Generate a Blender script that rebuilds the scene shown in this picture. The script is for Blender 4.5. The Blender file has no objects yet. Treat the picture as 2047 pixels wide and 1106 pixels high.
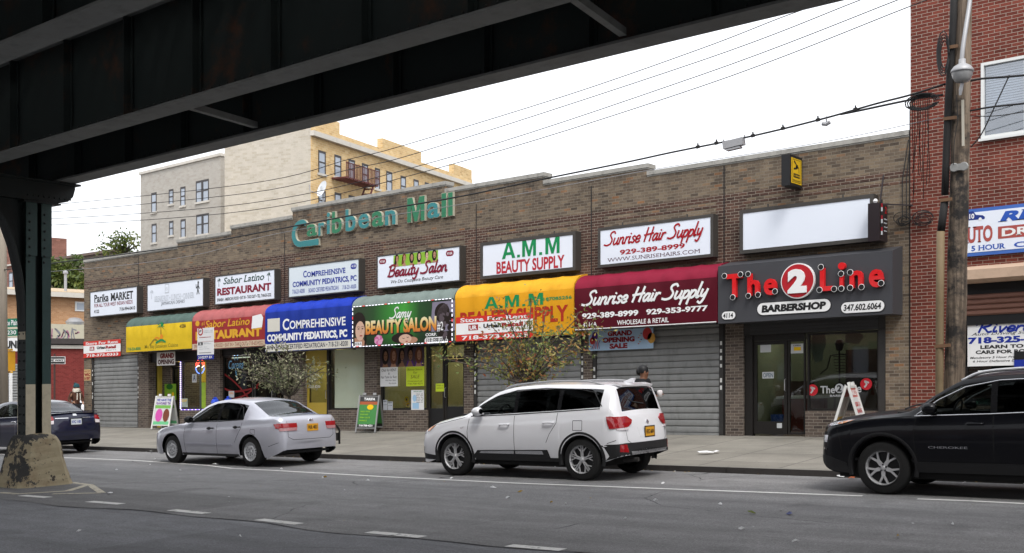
import bpy, bmesh, math, random
from mathutils import Vector, Matrix
from mathutils.bvhtree import BVHTree
R = math.radians
rnd = random.Random(7)
SC = bpy.context.scene
COL = SC.collection

# ------------------------------------------------------------------ camera
FOC, HZ, CX, CAMZ = 2170.0, 720.0, 1023.5, 1.68
PHI = math.atan2(FOC, CX + 1775.0)
S = 108.0 / math.hypot(CX + 1775.0, FOC)          # grade of the street: it falls towards -X
cd = bpy.data.cameras.new('camera')
cam = bpy.data.objects.new('camera', cd); COL.objects.link(cam)
cam.location = (0, 0, CAMZ); cam.rotation_euler = (R(90), 0, PHI)
cd.sensor_width = 36.0; cd.lens = FOC / 2047.0 * 36.0
cd.shift_y = (HZ - 553.0) / 2047.0
cd.clip_start = 0.1; cd.clip_end = 2000
SC.camera = cam

# ------------------------------------------------------------------ sky, sun, exposure
W = bpy.data.worlds.new('World'); SC.world = W; W.use_nodes = True
nt = W.node_tree; nt.nodes.clear()
SUN_EL, SUN_AZ = R(55), R(132)
sky = nt.nodes.new('ShaderNodeTexSky'); sky.sky_type = 'NISHITA'; sky.sun_disc = False
sky.sun_elevation = SUN_EL; sky.sun_rotation = SUN_AZ; sky.dust_density = 6.0; sky.air_density = 1.2; sky.ozone_density = 1.0
hs = nt.nodes.new('ShaderNodeHueSaturation'); hs.inputs['Saturation'].default_value = 0.10
mxs = nt.nodes.new('ShaderNodeMix'); mxs.data_type = 'RGBA'; mxs.inputs[0].default_value = 0.55
mxs.inputs[7].default_value = (9.6, 9.9, 10.5, 1)   # even cloud deck
bg = nt.nodes.new('ShaderNodeBackground'); bg.inputs['Strength'].default_value = 0.15
wo = nt.nodes.new('ShaderNodeOutputWorld')
nt.links.new(sky.outputs[0], hs.inputs['Color']); nt.links.new(hs.outputs[0], mxs.inputs[6])
nt.links.new(mxs.outputs[2], bg.inputs['Color']); nt.links.new(bg.outputs[0], wo.inputs[0])
sd = bpy.data.lights.new('sun', 'SUN'); sd.energy = 1.3; sd.angle = R(18); sd.color = (1.0, 0.96, 0.9)
sun = bpy.data.objects.new('sun', sd); COL.objects.link(sun)
sdir = Vector((math.sin(SUN_AZ) * math.cos(SUN_EL), math.cos(SUN_AZ) * math.cos(SUN_EL), math.sin(SUN_EL)))
sun.rotation_euler = sdir.to_track_quat('Z', 'Y').to_euler(); sun.location = (0, 0, 60)
SC.view_settings.view_transform = 'Standard'; SC.view_settings.look = 'None'
SC.view_settings.exposure = 0.55; SC.view_settings.gamma = 1.0
SC.cycles.max_bounces = 8; SC.cycles.transparent_max_bounces = 16

# ------------------------------------------------------------------ helpers
FWD = Vector((-math.sin(PHI), math.cos(PHI), 0)); RGT = Vector((math.cos(PHI), math.sin(PHI), 0))
def ray(x, y): return RGT * ((x - CX) / FOC) + FWD + Vector((0, 0, 1)) * ((HZ - y) / FOC)
FY = 22.5                                           # plane of the shop fronts
def at(x, y, Y):                                    # point of the plane Y seen at a photo pixel: X, height over the street
    d = ray(x, y); t = Y / d.y; p = d * t
    return p.x, p.z + CAMZ - S * p.x
def F(x, y, d=0.0): return at(x, y, FY - d)
def gr(x, y, v=0.0):                                # point on the street at a photo pixel
    d = ray(x, y); t = (v - CAMZ) / (d.z - S * d.x); return d.x * t, d.y * t

ORG = {}
def tag(o, label=None, cat=None, group=None, kind=None):
    if label: o['label'] = label
    if cat: o['category'] = cat
    if group: o['group'] = group
    if kind: o['kind'] = kind
    return o
def thing(name, label, cat, loc=(0, 0, 0), group=None, rot=(0, 0, 0)):
    o = bpy.data.objects.new(name, None); COL.objects.link(o)
    o.location = loc; o.rotation_euler = rot; o.empty_display_size = 0.2
    ORG[o.name] = Vector(loc)
    return tag(o, label, cat, group)
def sth(name, label, cat, X, Y, v, group=None):     # a thing that stands on the sloping street
    return thing(name, label, cat, (X, Y, v + S * X), group)

class MB:
    def __init__(s): s.v = []; s.f = []; s.m = []; s.uv = {}
    def quad(s, pts, m=0):
        n = len(s.v); s.v += [tuple(p) for p in pts]; s.f.append(tuple(range(n, n + len(pts)))); s.m.append(m); return s
    def box(s, x0, x1, y0, y1, z0, z1, m=0):
        if x0 > x1: x0, x1 = x1, x0
        if y0 > y1: y0, y1 = y1, y0
        if z0 > z1: z0, z1 = z1, z0
        n = len(s.v)
        s.v += [(x0, y0, z0), (x1, y0, z0), (x1, y1, z0), (x0, y1, z0), (x0, y0, z1), (x1, y0, z1), (x1, y1, z1), (x0, y1, z1)]
        for f in ((0, 3, 2, 1), (4, 5, 6, 7), (0, 1, 5, 4), (1, 2, 6, 5), (2, 3, 7, 6), (3, 0, 4, 7)):
            s.f.append(tuple(n + i for i in f)); s.m.append(m)
        return s
    def bar(s, a, b, w, h, m=0, up=(0, 0, 1)):
        a = Vector(a); b = Vector(b); d = (b - a).normalized(); up = Vector(up)
        if abs(d.dot(up)) > .98: up = Vector((1, 0, 0))
        q = d.cross(up).normalized() * (w / 2); u = q.cross(d).normalized() * (h / 2); n = len(s.v)
        for p in (a, b): s.v += [tuple(p - q - u), tuple(p + q - u), tuple(p + q + u), tuple(p - q + u)]
        for f in ((0, 1, 2, 3), (7, 6, 5, 4), (0, 4, 5, 1), (1, 5, 6, 2), (2, 6, 7, 3), (3, 7, 4, 0)):
            s.f.append(tuple(n + i for i in f)); s.m.append(m)
        return s
    def tube(s, pts, r, n=6, m=0, caps=True):
        pts = [Vector(p) for p in pts]; rs = r if isinstance(r, (list, tuple)) else [r] * len(pts); b = len(s.v)
        prev = None
        for i, p in enumerate(pts):
            d = (pts[min(i + 1, len(pts) - 1)] - pts[max(i - 1, 0)])
            d = d.normalized() if d.length > 1e-9 else Vector((0, 0, 1))
            if prev is None:
                q = d.orthogonal().normalized()
            else:
                q = (prev - d * prev.dot(d)); q = q.normalized() if q.length > 1e-6 else d.orthogonal().normalized()
            prev = q; u = d.cross(q)
            for k in range(n):
                a = 2 * math.pi * k / n
                s.v.append(tuple(p + (q * math.cos(a) + u * math.sin(a)) * rs[i]))
        for i in range(len(pts) - 1):
            for k in range(n):
                k2 = (k + 1) % n
                s.f.append((b + i * n + k, b + i * n + k2, b + (i + 1) * n + k2, b + (i + 1) * n + k)); s.m.append(m)
        if caps:
            s.f.append(tuple(b + k for k in range(n - 1, -1, -1))); s.m.append(m)
            s.f.append(tuple(b + (len(pts) - 1) * n + k for k in range(n))); s.m.append(m)
        return s
    def lathe(s, prof, c=(0, 0, 0), n=16, axis='z', m=0, mf=None):
        b = len(s.v)
        for (r, h) in prof:
            for k in range(n):
                a = 2 * math.pi * k / n; p, q = r * math.cos(a), r * math.sin(a)
                w = {'z': (p, q, h), 'y': (p, h, q), 'x': (h, p, q)}[axis]
                s.v.append((c[0] + w[0], c[1] + w[1], c[2] + w[2]))
        for i in range(len(prof) - 1):
            for k in range(n):
                k2 = (k + 1) % n
                s.f.append((b + i * n + k, b + i * n + k2, b + (i + 1) * n + k2, b + (i + 1) * n + k)); s.m.append(mf[i] if mf else m)
        return s
    def prism(s, poly, a, b, axis='y', m=0, mcap=None):   # poly in the two other axes (x,z) / (y,z) / (x,y)
        def P(p, t):
            return {'y': (p[0], t, p[1]), 'x': (t, p[0], p[1]), 'z': (p[0], p[1], t)}[axis]
        n = len(s.v); k = len(poly)
        s.v += [P(p, a) for p in poly] + [P(p, b) for p in poly]
        s.f.append(tuple(range(n, n + k))); s.m.append(m if mcap is None else mcap)
        s.f.append(tuple(range(n + 2 * k - 1, n + k - 1, -1))); s.m.append(m if mcap is None else mcap)
        for i in range(k):
            j = (i + 1) % k
            s.f.append((n + j, n + i, n + k + i, n + k + j)); s.m.append(m)
        return s
    def add(s, vs, fs, m=0):
        n = len(s.v); s.v += [tuple(v) for v in vs]
        for f in fs: s.f.append(tuple(n + i for i in f)); s.m.append(m)
        return s
    def xf(s, M, i0=0):
        for i in range(i0, len(s.v)): s.v[i] = tuple(M @ Vector(s.v[i]))
        return s
    def build(s, name, mats, parent=None, shear=False, smooth=False, local=False, org=None, merge=False, fixn=True):
        if not isinstance(mats, (list, tuple)): mats = [mats]
        me = bpy.data.meshes.new(name)
        raw = s.v
        vs = [(x, y, z + S * x) for x, y, z in raw] if shear else raw
        if local: o0 = Vector((0, 0, 0))
        elif parent is not None: o0 = ORG.get(parent.name, Vector((0, 0, 0)))
        elif org is not None: o0 = Vector(org)
        else:
            xs = [v[0] for v in vs]; ys = [v[1] for v in vs]; zs = [v[2] for v in vs]
            o0 = Vector(((min(xs) + max(xs)) / 2, (min(ys) + max(ys)) / 2, min(zs)))
        me.from_pydata([(v[0] - o0.x, v[1] - o0.y, v[2] - o0.z) for v in vs], [], s.f)
        for m in mats: me.materials.append(m)
        for p, mi in zip(me.polygons, s.m): p.material_index = mi
        uvl = me.uv_layers.new(name='UVMap')
        for p in me.polygons:
            nx, ny, nz = abs(p.normal.x), abs(p.normal.y), abs(p.normal.z)
            for li in p.loop_indices:
                v = raw[me.loops[li].vertex_index]
                if ny >= nx and ny >= nz: uvl.data[li].uv = (v[0], v[2])
                elif nx >= nz: uvl.data[li].uv = (v[1], v[2])
                else: uvl.data[li].uv = (v[0], v[1])
        if fixn or merge:
            bm = bmesh.new(); bm.from_mesh(me)
            if merge: bmesh.ops.remove_doubles(bm, verts=bm.verts, dist=1e-4)
            if fixn: bmesh.ops.recalc_face_normals(bm, faces=bm.faces)
            bm.to_mesh(me); bm.free()
        if smooth: me.shade_smooth()
        me.update()
        o = bpy.data.objects.new(name, me); COL.objects.link(o)
        if parent is not None: o.parent = parent; ORG[o.name] = o0
        else: o.location = o0; ORG[o.name] = o0.copy()
        return o

def children(o): return [c for c in bpy.data.objects if c.parent == o]
def copy_tree(o, parent=None):
    c = o.copy(); COL.objects.link(c)
    if parent is not None: c.parent = parent
    for ch in children(o): copy_tree(ch, c)
    return c

# ---- lettering
_TX = {}
def text_mesh(body, shear=0.0, bold=0.0, serif=False, ext=0.0, spacing=1.0):
    key = (body, shear, bold, serif, ext, spacing)
    if key in _TX: return _TX[key]
    cu = bpy.data.curves.new('t', 'FONT'); cu.body = body; cu.offset = bold; cu.resolution_u = 3
    cu.extrude = ext; cu.space_character = spacing; cu.fill_mode = 'BOTH' if ext else 'FRONT'
    ob = bpy.data.objects.new('t', cu); COL.objects.link(ob)
    dg = bpy.context.evaluated_depsgraph_get(); dg.update()
    me = ob.evaluated_get(dg).to_mesh()
    vs = [tuple(v.co) for v in me.vertices]; fs = [tuple(p.vertices) for p in me.polygons]
    ob.evaluated_get(dg).to_mesh_clear()
    if serif and not ext and vs:
        cnt = {}
        for f in fs:
            for i in range(len(f)):
                e = tuple(sorted((f[i], f[(i + 1) % len(f)]))); cnt[e] = cnt.get(e, 0) + 1
        H = max(v[1] for v in vs); n0 = len(vs); th = 0.055
        for (a, b), c in list(cnt.items()):
            if c != 1: continue
            pa, pb = vs[a], vs[b]
            if abs(pa[1] - pb[1]) > 0.004: continue
            L = abs(pa[0] - pb[0]); y = pa[1]
            if not 0.05 < L < 0.2: continue
            if not (abs(y + bold) < .03 or abs(y - .69) < .06 or abs(y - .52) < .06 or abs(y - .73) < .05): continue
            x0, x1 = min(pa[0], pb[0]) - .055, max(pa[0], pb[0]) + .055
            y0, y1 = (y, y + th) if y < .2 else (y - th, y)
            k = len(vs); vs += [(x0, y0, 0), (x1, y0, 0), (x1, y1, 0), (x0, y1, 0)]; fs.append((k, k + 1, k + 2, k + 3))
    if shear: vs = [(x + shear * y, y, z) for x, y, z in vs]
    bpy.data.objects.remove(ob); bpy.data.curves.remove(cu)
    _TX[key] = (vs, fs); return vs, fs
def put_text(mb, body, x0, x1, z0, z1, y, m=0, depth=0.0, shear=0.0, bold=0.02, serif=False, spacing=1.0, asc=None, pl='y'):
    """lettering fitted to a rectangle of a plane facing -Y (or, pl='x', facing +X with x0..x1 along Y)"""
    vs, fs = text_mesh(body, shear, bold, serif, 0.5 if depth else 0.0, spacing)
    if not vs: return mb
    a0, a1 = min(v[0] for v in vs), max(v[0] for v in vs); b0, b1 = min(v[1] for v in vs), max(v[1] for v in vs)
    if asc is not None: b0, b1 = asc
    out = []
    for (x, yy, z) in vs:
        u = x0 + (x - a0) / (a1 - a0) * (x1 - x0); w = z0 + (yy - b0) / (b1 - b0) * (z1 - z0); d = z * depth if depth else 0
        out.append((u, y + d, w) if pl == 'y' else (y - d, u, w))
    return mb.add(out, fs, m)

SCRIPT = {
 'S': (.66, [[(.6, .86), (.47, 1), (.25, .95), (.2, .76), (.35, .58), (.48, .38), (.42, .1), (.15, .0), (-.12, .06)]]),
 'u': (.5, [[(0, .5), (0, .15), (.1, 0), (.25, .1), (.33, .3)], [(.33, .5), (.33, .12), (.42, 0), (.5, .08)]]),
 'n': (.5, [[(0, .5), (0, 0)], [(0, .3), (.12, .48), (.25, .48), (.3, .35), (.3, .1), (.38, 0), (.47, .08)]]),
 'r': (.32, [[(0, .5), (0, 0)], [(0, .3), (.12, .48), (.26, .46)]]),
 'i': (.22, [[(0, .5), (0, .1), (.08, 0), (.16, .08)], [(0, .7), (.005, .72)]]),
 's': (.36, [[(.28, .42), (.15, .5), (.03, .4), (.12, .28), (.26, .16), (.15, 0), (0, .08)]]),
 'e': (.42, [[(.02, .24), (.3, .27), (.28, .45), (.12, .5), (0, .3), (.05, .05), (.2, 0), (.36, .1)]]),
 'H': (.7, [[(.05, 1), (.05, 0)], [(.5, 1), (.5, 0)], [(-.1, .46), (.66, .56)]]),
 'a': (.5, [[(.32, .45), (.15, .5), (0, .28), (.06, .02), (.2, .05), (.32, .3)], [(.32, .5), (.32, .1), (.4, 0), (.48, .08)]]),
 'p': (.42, [[(0, .5), (0, -.4)], [(0, .3), (.12, .48), (.28, .42), (.3, .15), (.15, 0), (0, .08)]]),
 'l': (.22, [[(0, 1), (0, .1), (.08, 0), (.16, .08)]]),
 'y': (.42, [[(0, .5), (.02, .15), (.15, .05), (.3, .3)], [(.32, .5), (.3, -.15), (.18, -.4), (0, -.3)]]),
 'B': (.65, [[(.05, 1), (.05, 0)], [(-.1, .85), (.2, 1), (.45, .9), (.42, .62), (.15, .52)], [(.15, .52), (.5, .45), (.5, .1), (.25, 0), (-.05, .05)]]),
 't': (.32, [[(.08, .85), (.08, .1), (.16, 0), (.26, .08)], [(-.08, .55), (.28, .58)]]),
 'o': (.42, [[(.15, .5), (0, .3), (.05, .05), (.18, 0), (.32, .2), (.28, .45), (.15, .5)]]),
 'm': (.7, [[(0, .5), (0, 0)], [(0, .3), (.1, .48), (.22, .46), (.25, .3), (.25, 0)], [(.25, .3), (.36, .48), (.48, .46), (.5, .3), (.5, .08), (.58, 0), (.66, .08)]]),
 'R': (.7, [[(.05, 1), (.05, 0)], [(-.25, .75), (-.1, .98), (.25, 1), (.48, .85), (.4, .6), (.12, .5)], [(.12, .5), (.3, .3), (.5, 0), (.65, .05)]]),
 'v': (.4, [[(0, .5), (.1, .05), (.16, 0), (.32, .45)]]),
 "'": (.2, [[(.08, 1), (.02, .8)]]), ' ': (.3, []),
}
def crom(pts, n=5):
    if len(pts) < 3: return [Vector(p) for p in pts]
    P = [Vector(p) for p in pts]; P = [2 * P[0] - P[1]] + P + [2 * P[-1] - P[-2]]; out = []
    for i in range(1, len(P) - 2):
        a, b, c, d = P[i - 1], P[i], P[i + 1], P[i + 2]
        for k in range(n):
            t = k / n
            out.append(.5 * ((2 * b) + (c - a) * t + (2 * a - 5 * b + 4 * c - d) * t * t + (3 * b - a - 3 * c + d) * t ** 3))
    out.append(P[-2]); return out
def stroke(mb, pts, w, fn, m=0):
    P = crom([(p[0], p[1]) for p in pts]); b = len(mb.v); n = len(P)
    for i, p in enumerate(P):
        d = P[min(i + 1, n - 1)] - P[max(i - 1, 0)]; d = d.normalized() if d.length > 1e-9 else Vector((1, 0)); q = Vector((-d.y, d.x)) * w / 2
        if i == 0: p = p - d * w * .3
        if i == n - 1: p = p + d * w * .3
        mb.v.append(fn(p + q)); mb.v.append(fn(p - q))
    for i in range(n - 1):
        mb.f.append((b + 2 * i, b + 2 * i + 1, b + 2 * i + 3, b + 2 * i + 2)); mb.m.append(m)
def put_script(mb, body, x0, x1, z0, z1, y, m=0, w=.13, slant=.35, desc=True):
    x = 0; L = []
    for ch in body:
        adv, st = SCRIPT[ch]
        for q in st: L.append([(x + a + slant * b, b) for a, b in q])
        x += adv * 1.06
    xs = [p[0] for q in L for p in q]; a0, a1 = min(xs), max(xs); b0, b1 = (-.4 if desc else 0), 1.0
    sx = (x1 - x0) / (a1 - a0); sz = (z1 - z0) / (b1 - b0); k = len(mb.v); dy = 0
    for q in L:
        dy -= .00025
        stroke(mb, [(x0 + (a - a0) * sx, z0 + (b - b0) * sz) for a, b in q], w * (sx + sz) / 2, lambda p, dy=dy: (p.x, y + dy, p.y), m)
    return mb
def disc(mb, x, z, y, rx, rz=None, n=20, m=0, depth=0.0):
    rz = rz or rx; pts = [(x + rx * math.cos(2 * math.pi * k / n), z + rz * math.sin(2 * math.pi * k / n)) for k in range(n)]
    if depth: mb.prism(pts, y, y + depth, 'y', m)
    else: mb.quad([(a, y, b) for a, b in pts], m)
    return mb
def pill(mb, x0, x1, z0, z1, y, m=0, depth=0.0, n=8):
    r = (z1 - z0) / 2; zc = (z0 + z1) / 2; pts = []
    for k in range(n + 1):
        a = -math.pi / 2 + math.pi * k / n; pts.append((x1 - r + r * math.cos(a), zc + r * math.sin(a)))
    for k in range(n + 1):
        a = math.pi / 2 + math.pi * k / n; pts.append((x0 + r + r * math.cos(a), zc + r * math.sin(a)))
    if depth: mb.prism(pts, y, y + depth, 'y', m)
    else: mb.quad([(a, y, b) for a, b in pts], m)
    return mb

# ------------------------------------------------------------------ materials
MT = {}
def _new(name):
    m = bpy.data.materials.new(name); m.use_nodes = True; t = m.node_tree
    return m, t, t.nodes['Principled BSDF']
def N(t, typ, **kw):
    n = t.nodes.new(typ)
    for k, v in kw.items(): setattr(n, k, v)
    return n
def ramp(t, stops, interp='LINEAR'):
    r = N(t, 'ShaderNodeValToRGB'); r.color_ramp.interpolation = interp; e = r.color_ramp.elements
    while len(e) > 1: e.remove(e[-1])
    for i, (p, c) in enumerate(stops):
        x = e[0] if i == 0 else e.new(p)
        x.position = p; x.color = (c, c, c, 1) if isinstance(c, (int, float)) else (*c[:3], 1)
    return r
def mixc(t, fac, a, b, mode='MIX'):
    m = N(t, 'ShaderNodeMix', data_type='RGBA', blend_type=mode)
    for sock, v in ((m.inputs[0], fac), (m.inputs[6], a), (m.inputs[7], b)):
        if isinstance(v, (int, float)): sock.default_value = v
        elif isinstance(v, tuple): sock.default_value = (*v[:3], 1)
        else: t.links.new(v, sock)
    return m.outputs[2]
def noise(t, co, scale, detail=4, rough=.6, dim=None):
    n = N(t, 'ShaderNodeTexNoise'); n.inputs['Scale'].default_value = scale; n.inputs['Detail'].default_value = detail
    n.inputs['Roughness'].default_value = rough
    if co is not None: t.links.new(co, n.inputs['Vector'])
    return n.outputs['Fac']
def coords(t, which='Object', sc=None):
    c = N(t, 'ShaderNodeTexCoord').outputs[which]
    if sc:
        m = N(t, 'ShaderNodeMapping'); m.inputs['Scale'].default_value = sc; t.links.new(c, m.inputs['Vector']); return m.outputs[0]
    return c
def pm(name, col, rough=.6, metal=0.0, var=.12, vs=2.5, bump=0.0, bs=60, coat=0.0, spec=.3, grime=0.0, sc=None, emit=0.0):
    if name in MT: return MT[name]
    m, t, p = _new(name); co = coords(t, 'Object', sc)
    lo = tuple(c * (1 - var) for c in col); hi = tuple(min(1, c * (1 + var)) for c in col)
    c = mixc(t, noise(t, co, vs, 6), lo, hi)
    if grime:
        g = ramp(t, [(.5, 0), (.72, 1)]); t.links.new(noise(t, co, vs * 2.3, 8, .7), g.inputs[0])
        mm = N(t, 'ShaderNodeMath', operation='MULTIPLY'); mm.inputs[1].default_value = grime; t.links.new(g.outputs[0], mm.inputs[0])
        c = mixc(t, mm.outputs[0], c, tuple(x * .35 for x in col))
    t.links.new(c, p.inputs['Base Color'])
    p.inputs['Roughness'].default_value = rough; p.inputs['Metallic'].default_value = metal
    p.inputs['Specular IOR Level'].default_value = spec
    if coat: p.inputs['Coat Weight'].default_value = coat; p.inputs['Coat Roughness'].default_value = .04
    if emit: t.links.new(c, p.inputs['Emission Color']); p.inputs['Emission Strength'].default_value = emit
    if bump:
        b = N(t, 'ShaderNodeBump'); b.inputs['Strength'].default_value = bump; b.inputs['Distance'].default_value = .01
        t.links.new(noise(t, co, bs, 5), b.inputs['Height']); t.links.new(b.outputs[0], p.inputs['Normal'])
    MT[name] = m; return m
def brick(name, stops, mortar, w=.205, h=.068, mort=.010, streak=0.0, top=None, rough=.85, bumpd=.006, wash=.25):
    if name in MT: return MT[name]
    m, t, p = _new(name); uv = coords(t, 'UV')
    b = N(t, 'ShaderNodeTexBrick'); t.links.new(uv, b.inputs['Vector'])
    b.inputs['Scale'].default_value = 1.0; b.inputs['Brick Width'].default_value = w; b.inputs['Row Height'].default_value = h
    b.inputs['Mortar Size'].default_value = mort / 2; b.inputs['Mortar Smooth'].default_value = .15
    b.inputs['Color1'].default_value = (0, 0, 0, 1); b.inputs['Color2'].default_value = (1, 1, 1, 1); b.inputs['Mortar'].default_value = (.5, .5, .5, 1)
    b.inputs['Bias'].default_value = 0.0
    r = ramp(t, stops, 'LINEAR'); t.links.new(b.outputs['Color'], r.inputs[0])
    n1 = noise(t, uv, 1.1, 6, .65); n2 = noise(t, uv, 28, 3)
    w1 = ramp(t, [(.3, 1 - wash), (.7, 1 + wash * .6)]); t.links.new(n1, w1.inputs[0])
    c = mixc(t, 1.0, r.outputs[0], w1.outputs[0], 'MULTIPLY')
    w2 = ramp(t, [(.3, .8), (.7, 1.15)]); t.links.new(n2, w2.inputs[0]); c = mixc(t, 1.0, c, w2.outputs[0], 'MULTIPLY')
    c = mixc(t, b.outputs['Fac'], c, mortar)
    if streak:                                       # soot that has run down from the coping
        sx = N(t, 'ShaderNodeSeparateXYZ'); t.links.new(uv, sx.inputs[0])
        mr = N(t, 'ShaderNodeMapRange'); mr.inputs[1].default_value = top - 1.3; mr.inputs[2].default_value = top; t.links.new(sx.outputs[1], mr.inputs[0])
        mp = N(t, 'ShaderNodeMapping'); mp.inputs['Scale'].default_value = (1.5, .5, 1); t.links.new(uv, mp.inputs[0])
        rs = ramp(t, [(.40, 0), (.68, 1)]); t.links.new(noise(t, mp.outputs[0], 1.6, 8, .75), rs.inputs[0])
        mu = N(t, 'ShaderNodeMath', operation='MULTIPLY'); t.links.new(mr.outputs[0], mu.inputs[0]); t.links.new(rs.outputs[0], mu.inputs[1])
        m2 = N(t, 'ShaderNodeMath', operation='MULTIPLY'); m2.inputs[1].default_value = streak; t.links.new(mu.outputs[0], m2.inputs[0])
        c = mixc(t, m2.outputs[0], c, (.022, .02, .018))
    t.links.new(c, p.inputs['Base Color']); p.inputs['Roughness'].default_value = rough; p.inputs['Specular IOR Level'].default_value = .25
    inv = N(t, 'ShaderNodeMath', operation='SUBTRACT'); inv.inputs[0].default_value = 1; t.links.new(b.outputs['Fac'], inv.inputs[1])
    bp = N(t, 'ShaderNodeBump'); bp.inputs['Strength'].default_value = .8; bp.inputs['Distance'].default_value = bumpd
    t.links.new(inv.outputs[0], bp.inputs['Height']); t.links.new(bp.outputs[0], p.inputs['Normal'])
    MT[name] = m; return m
def glass(name, tint=(.75, .8, .78), gloss=.12, rough=.02):
    if name in MT: return MT[name]
    m, t, p = _new(name); t.nodes.remove(p)
    tr = N(t, 'ShaderNodeBsdfTransparent'); tr.inputs[0].default_value = (*tint, 1)
    gl = N(t, 'ShaderNodeBsdfGlossy'); gl.inputs['Roughness'].default_value = rough; gl.inputs[0].default_value = (.95, .97, 1, 1)
    lw = N(t, 'ShaderNodeLayerWeight'); lw.inputs[0].default_value = .5
    pw = N(t, 'ShaderNodeMath', operation='POWER'); pw.inputs[1].default_value = 5.0; t.links.new(lw.outputs['Facing'], pw.inputs[0])
    ad = N(t, 'ShaderNodeMath', operation='ADD'); ad.inputs[1].default_value = gloss; ad.use_clamp = True; t.links.new(pw.outputs[0], ad.inputs[0])
    mx = N(t, 'ShaderNodeMixShader'); t.links.new(ad.outputs[0], mx.inputs[0]); t.links.new(tr.outputs[0], mx.inputs[1]); t.links.new(gl.outputs[0], mx.inputs[2])
    t.links.new(mx.outputs[0], t.nodes['Material Output'].inputs[0]); MT[name] = m; return m
def glow(name, col, st):
    if name in MT: return MT[name]
    m, t, p = _new(name); p.inputs['Base Color'].default_value = (*col, 1); p.inputs['Emission Color'].default_value = (*col, 1)
    p.inputs['Emission Strength'].default_value = st; MT[name] = m; return m
# ------------------------------------------------------------------ ground, road, pavement
def asphalt(name, base, seam=True):
    m, t, p = _new(name); co = coords(t, 'Object')
    n1 = noise(t, co, .35, 5, .6); n2 = noise(t, co, 3.0, 6, .7); n3 = noise(t, co, 120, 2, .6); n4 = noise(t, co, 38, 4, .75)
    c = mixc(t, n1, tuple(b * .92 for b in base), tuple(b * 1.08 for b in base))
    r2 = ramp(t, [(.3, .88), (.7, 1.1)]); t.links.new(n2, r2.inputs[0]); c = mixc(t, 1, c, r2.outputs[0], 'MULTIPLY')
    r3 = ramp(t, [(.30, .55), (.5, 1.0), (.62, 1.12), (.69, 1.75)]); t.links.new(n3, r3.inputs[0]); c = mixc(t, 1, c, r3.outputs[0], 'MULTIPLY')
    r4 = ramp(t, [(.34, .70), (.5, 1.0), (.66, 1.30)]); t.links.new(n4, r4.inputs[0]); c = mixc(t, 1, c, r4.outputs[0], 'MULTIPLY')
    mp = N(t, 'ShaderNodeMapping'); mp.inputs['Scale'].default_value = (.25, 1.6, 1); t.links.new(co, mp.inputs[0])
    r5 = ramp(t, [(.35, .80), (.65, 1.14)]); t.links.new(noise(t, mp.outputs[0], 1.2, 5, .6), r5.inputs[0]); c = mixc(t, 1, c, r5.outputs[0], 'MULTIPLY')
    # oil stains
    r6 = ramp(t, [(.60, 0), (.72, 1)]); t.links.new(noise(t, co, 1.1, 4, .5), r6.inputs[0])
    mm = N(t, 'ShaderNodeMath', operation='MULTIPLY'); mm.inputs[1].default_value = .30; t.links.new(r6.outputs[0], mm.inputs[0])
    c = mixc(t, mm.outputs[0], c, (.03, .03, .032))
    # older square repair patches, laid a shade darker or lighter
    bk = N(t, 'ShaderNodeTexBrick'); bk.offset = .37; t.links.new(co, bk.inputs['Vector']); bk.inputs['Scale'].default_value = 1; bk.inputs['Brick Width'].default_value = 5.3; bk.inputs['Row Height'].default_value = 2.1; bk.inputs['Mortar Size'].default_value = .004
    bk.inputs['Color1'].default_value = (0, 0, 0, 1); bk.inputs['Color2'].default_value = (1, 1, 1, 1); bk.inputs['Mortar'].default_value = (.5, .5, .5, 1)
    rb_ = ramp(t, [(0, .78), (.16, .80), (.17, 1.0), (.86, 1.0), (.87, 1.09), (1, 1.09)], 'CONSTANT'); t.links.new(bk.outputs['Color'], rb_.inputs[0]); c = mixc(t, .8, c, rb_.outputs[0], 'MULTIPLY')
    # cracks
    wv = N(t, 'ShaderNodeMix', data_type='VECTOR'); wv.inputs[0].default_value = .25
    nz = N(t, 'ShaderNodeTexNoise'); nz.inputs['Scale'].default_value = 1.3; nz.inputs['Detail'].default_value = 6; t.links.new(co, nz.inputs['Vector'])
    t.links.new(co, wv.inputs[4]); t.links.new(nz.outputs['Color'], wv.inputs[5])
    vo = N(t, 'ShaderNodeTexVoronoi', feature='DISTANCE_TO_EDGE'); vo.inputs['Scale'].default_value = .28; t.links.new(wv.outputs[1], vo.inputs['Vector'])
    rc = ramp(t, [(.0, 1), (.0016, 0)]); t.links.new(vo.outputs['Distance'], rc.inputs[0])
    rm = ramp(t, [(.50, 0), (.56, 1)]); t.links.new(noise(t, co, .5, 3), rm.inputs[0])
    mu = N(t, 'ShaderNodeMath', operation='MULTIPLY'); t.links.new(rc.outputs[0], mu.inputs[0]); t.links.new(rm.outputs[0], mu.inputs[1])
    c = mixc(t, mu.outputs[0], c, (.018, .018, .02))
    t.links.new(c, p.inputs['Base Color']); p.inputs['Roughness'].default_value = .82; p.inputs['Specular IOR Level'].default_value = .35
    b = N(t, 'ShaderNodeBump'); b.inputs['Strength'].default_value = .5; b.inputs['Distance'].default_value = .006
    t.links.new(n3, b.inputs['Height']); t.links.new(b.outputs[0], p.inputs['Normal']); return m
M_ROAD = asphalt('asphalt', (.178, .175, .175)); M_ROAD2 = asphalt('asphalt_coarse', (.182, .185, .197))
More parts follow.
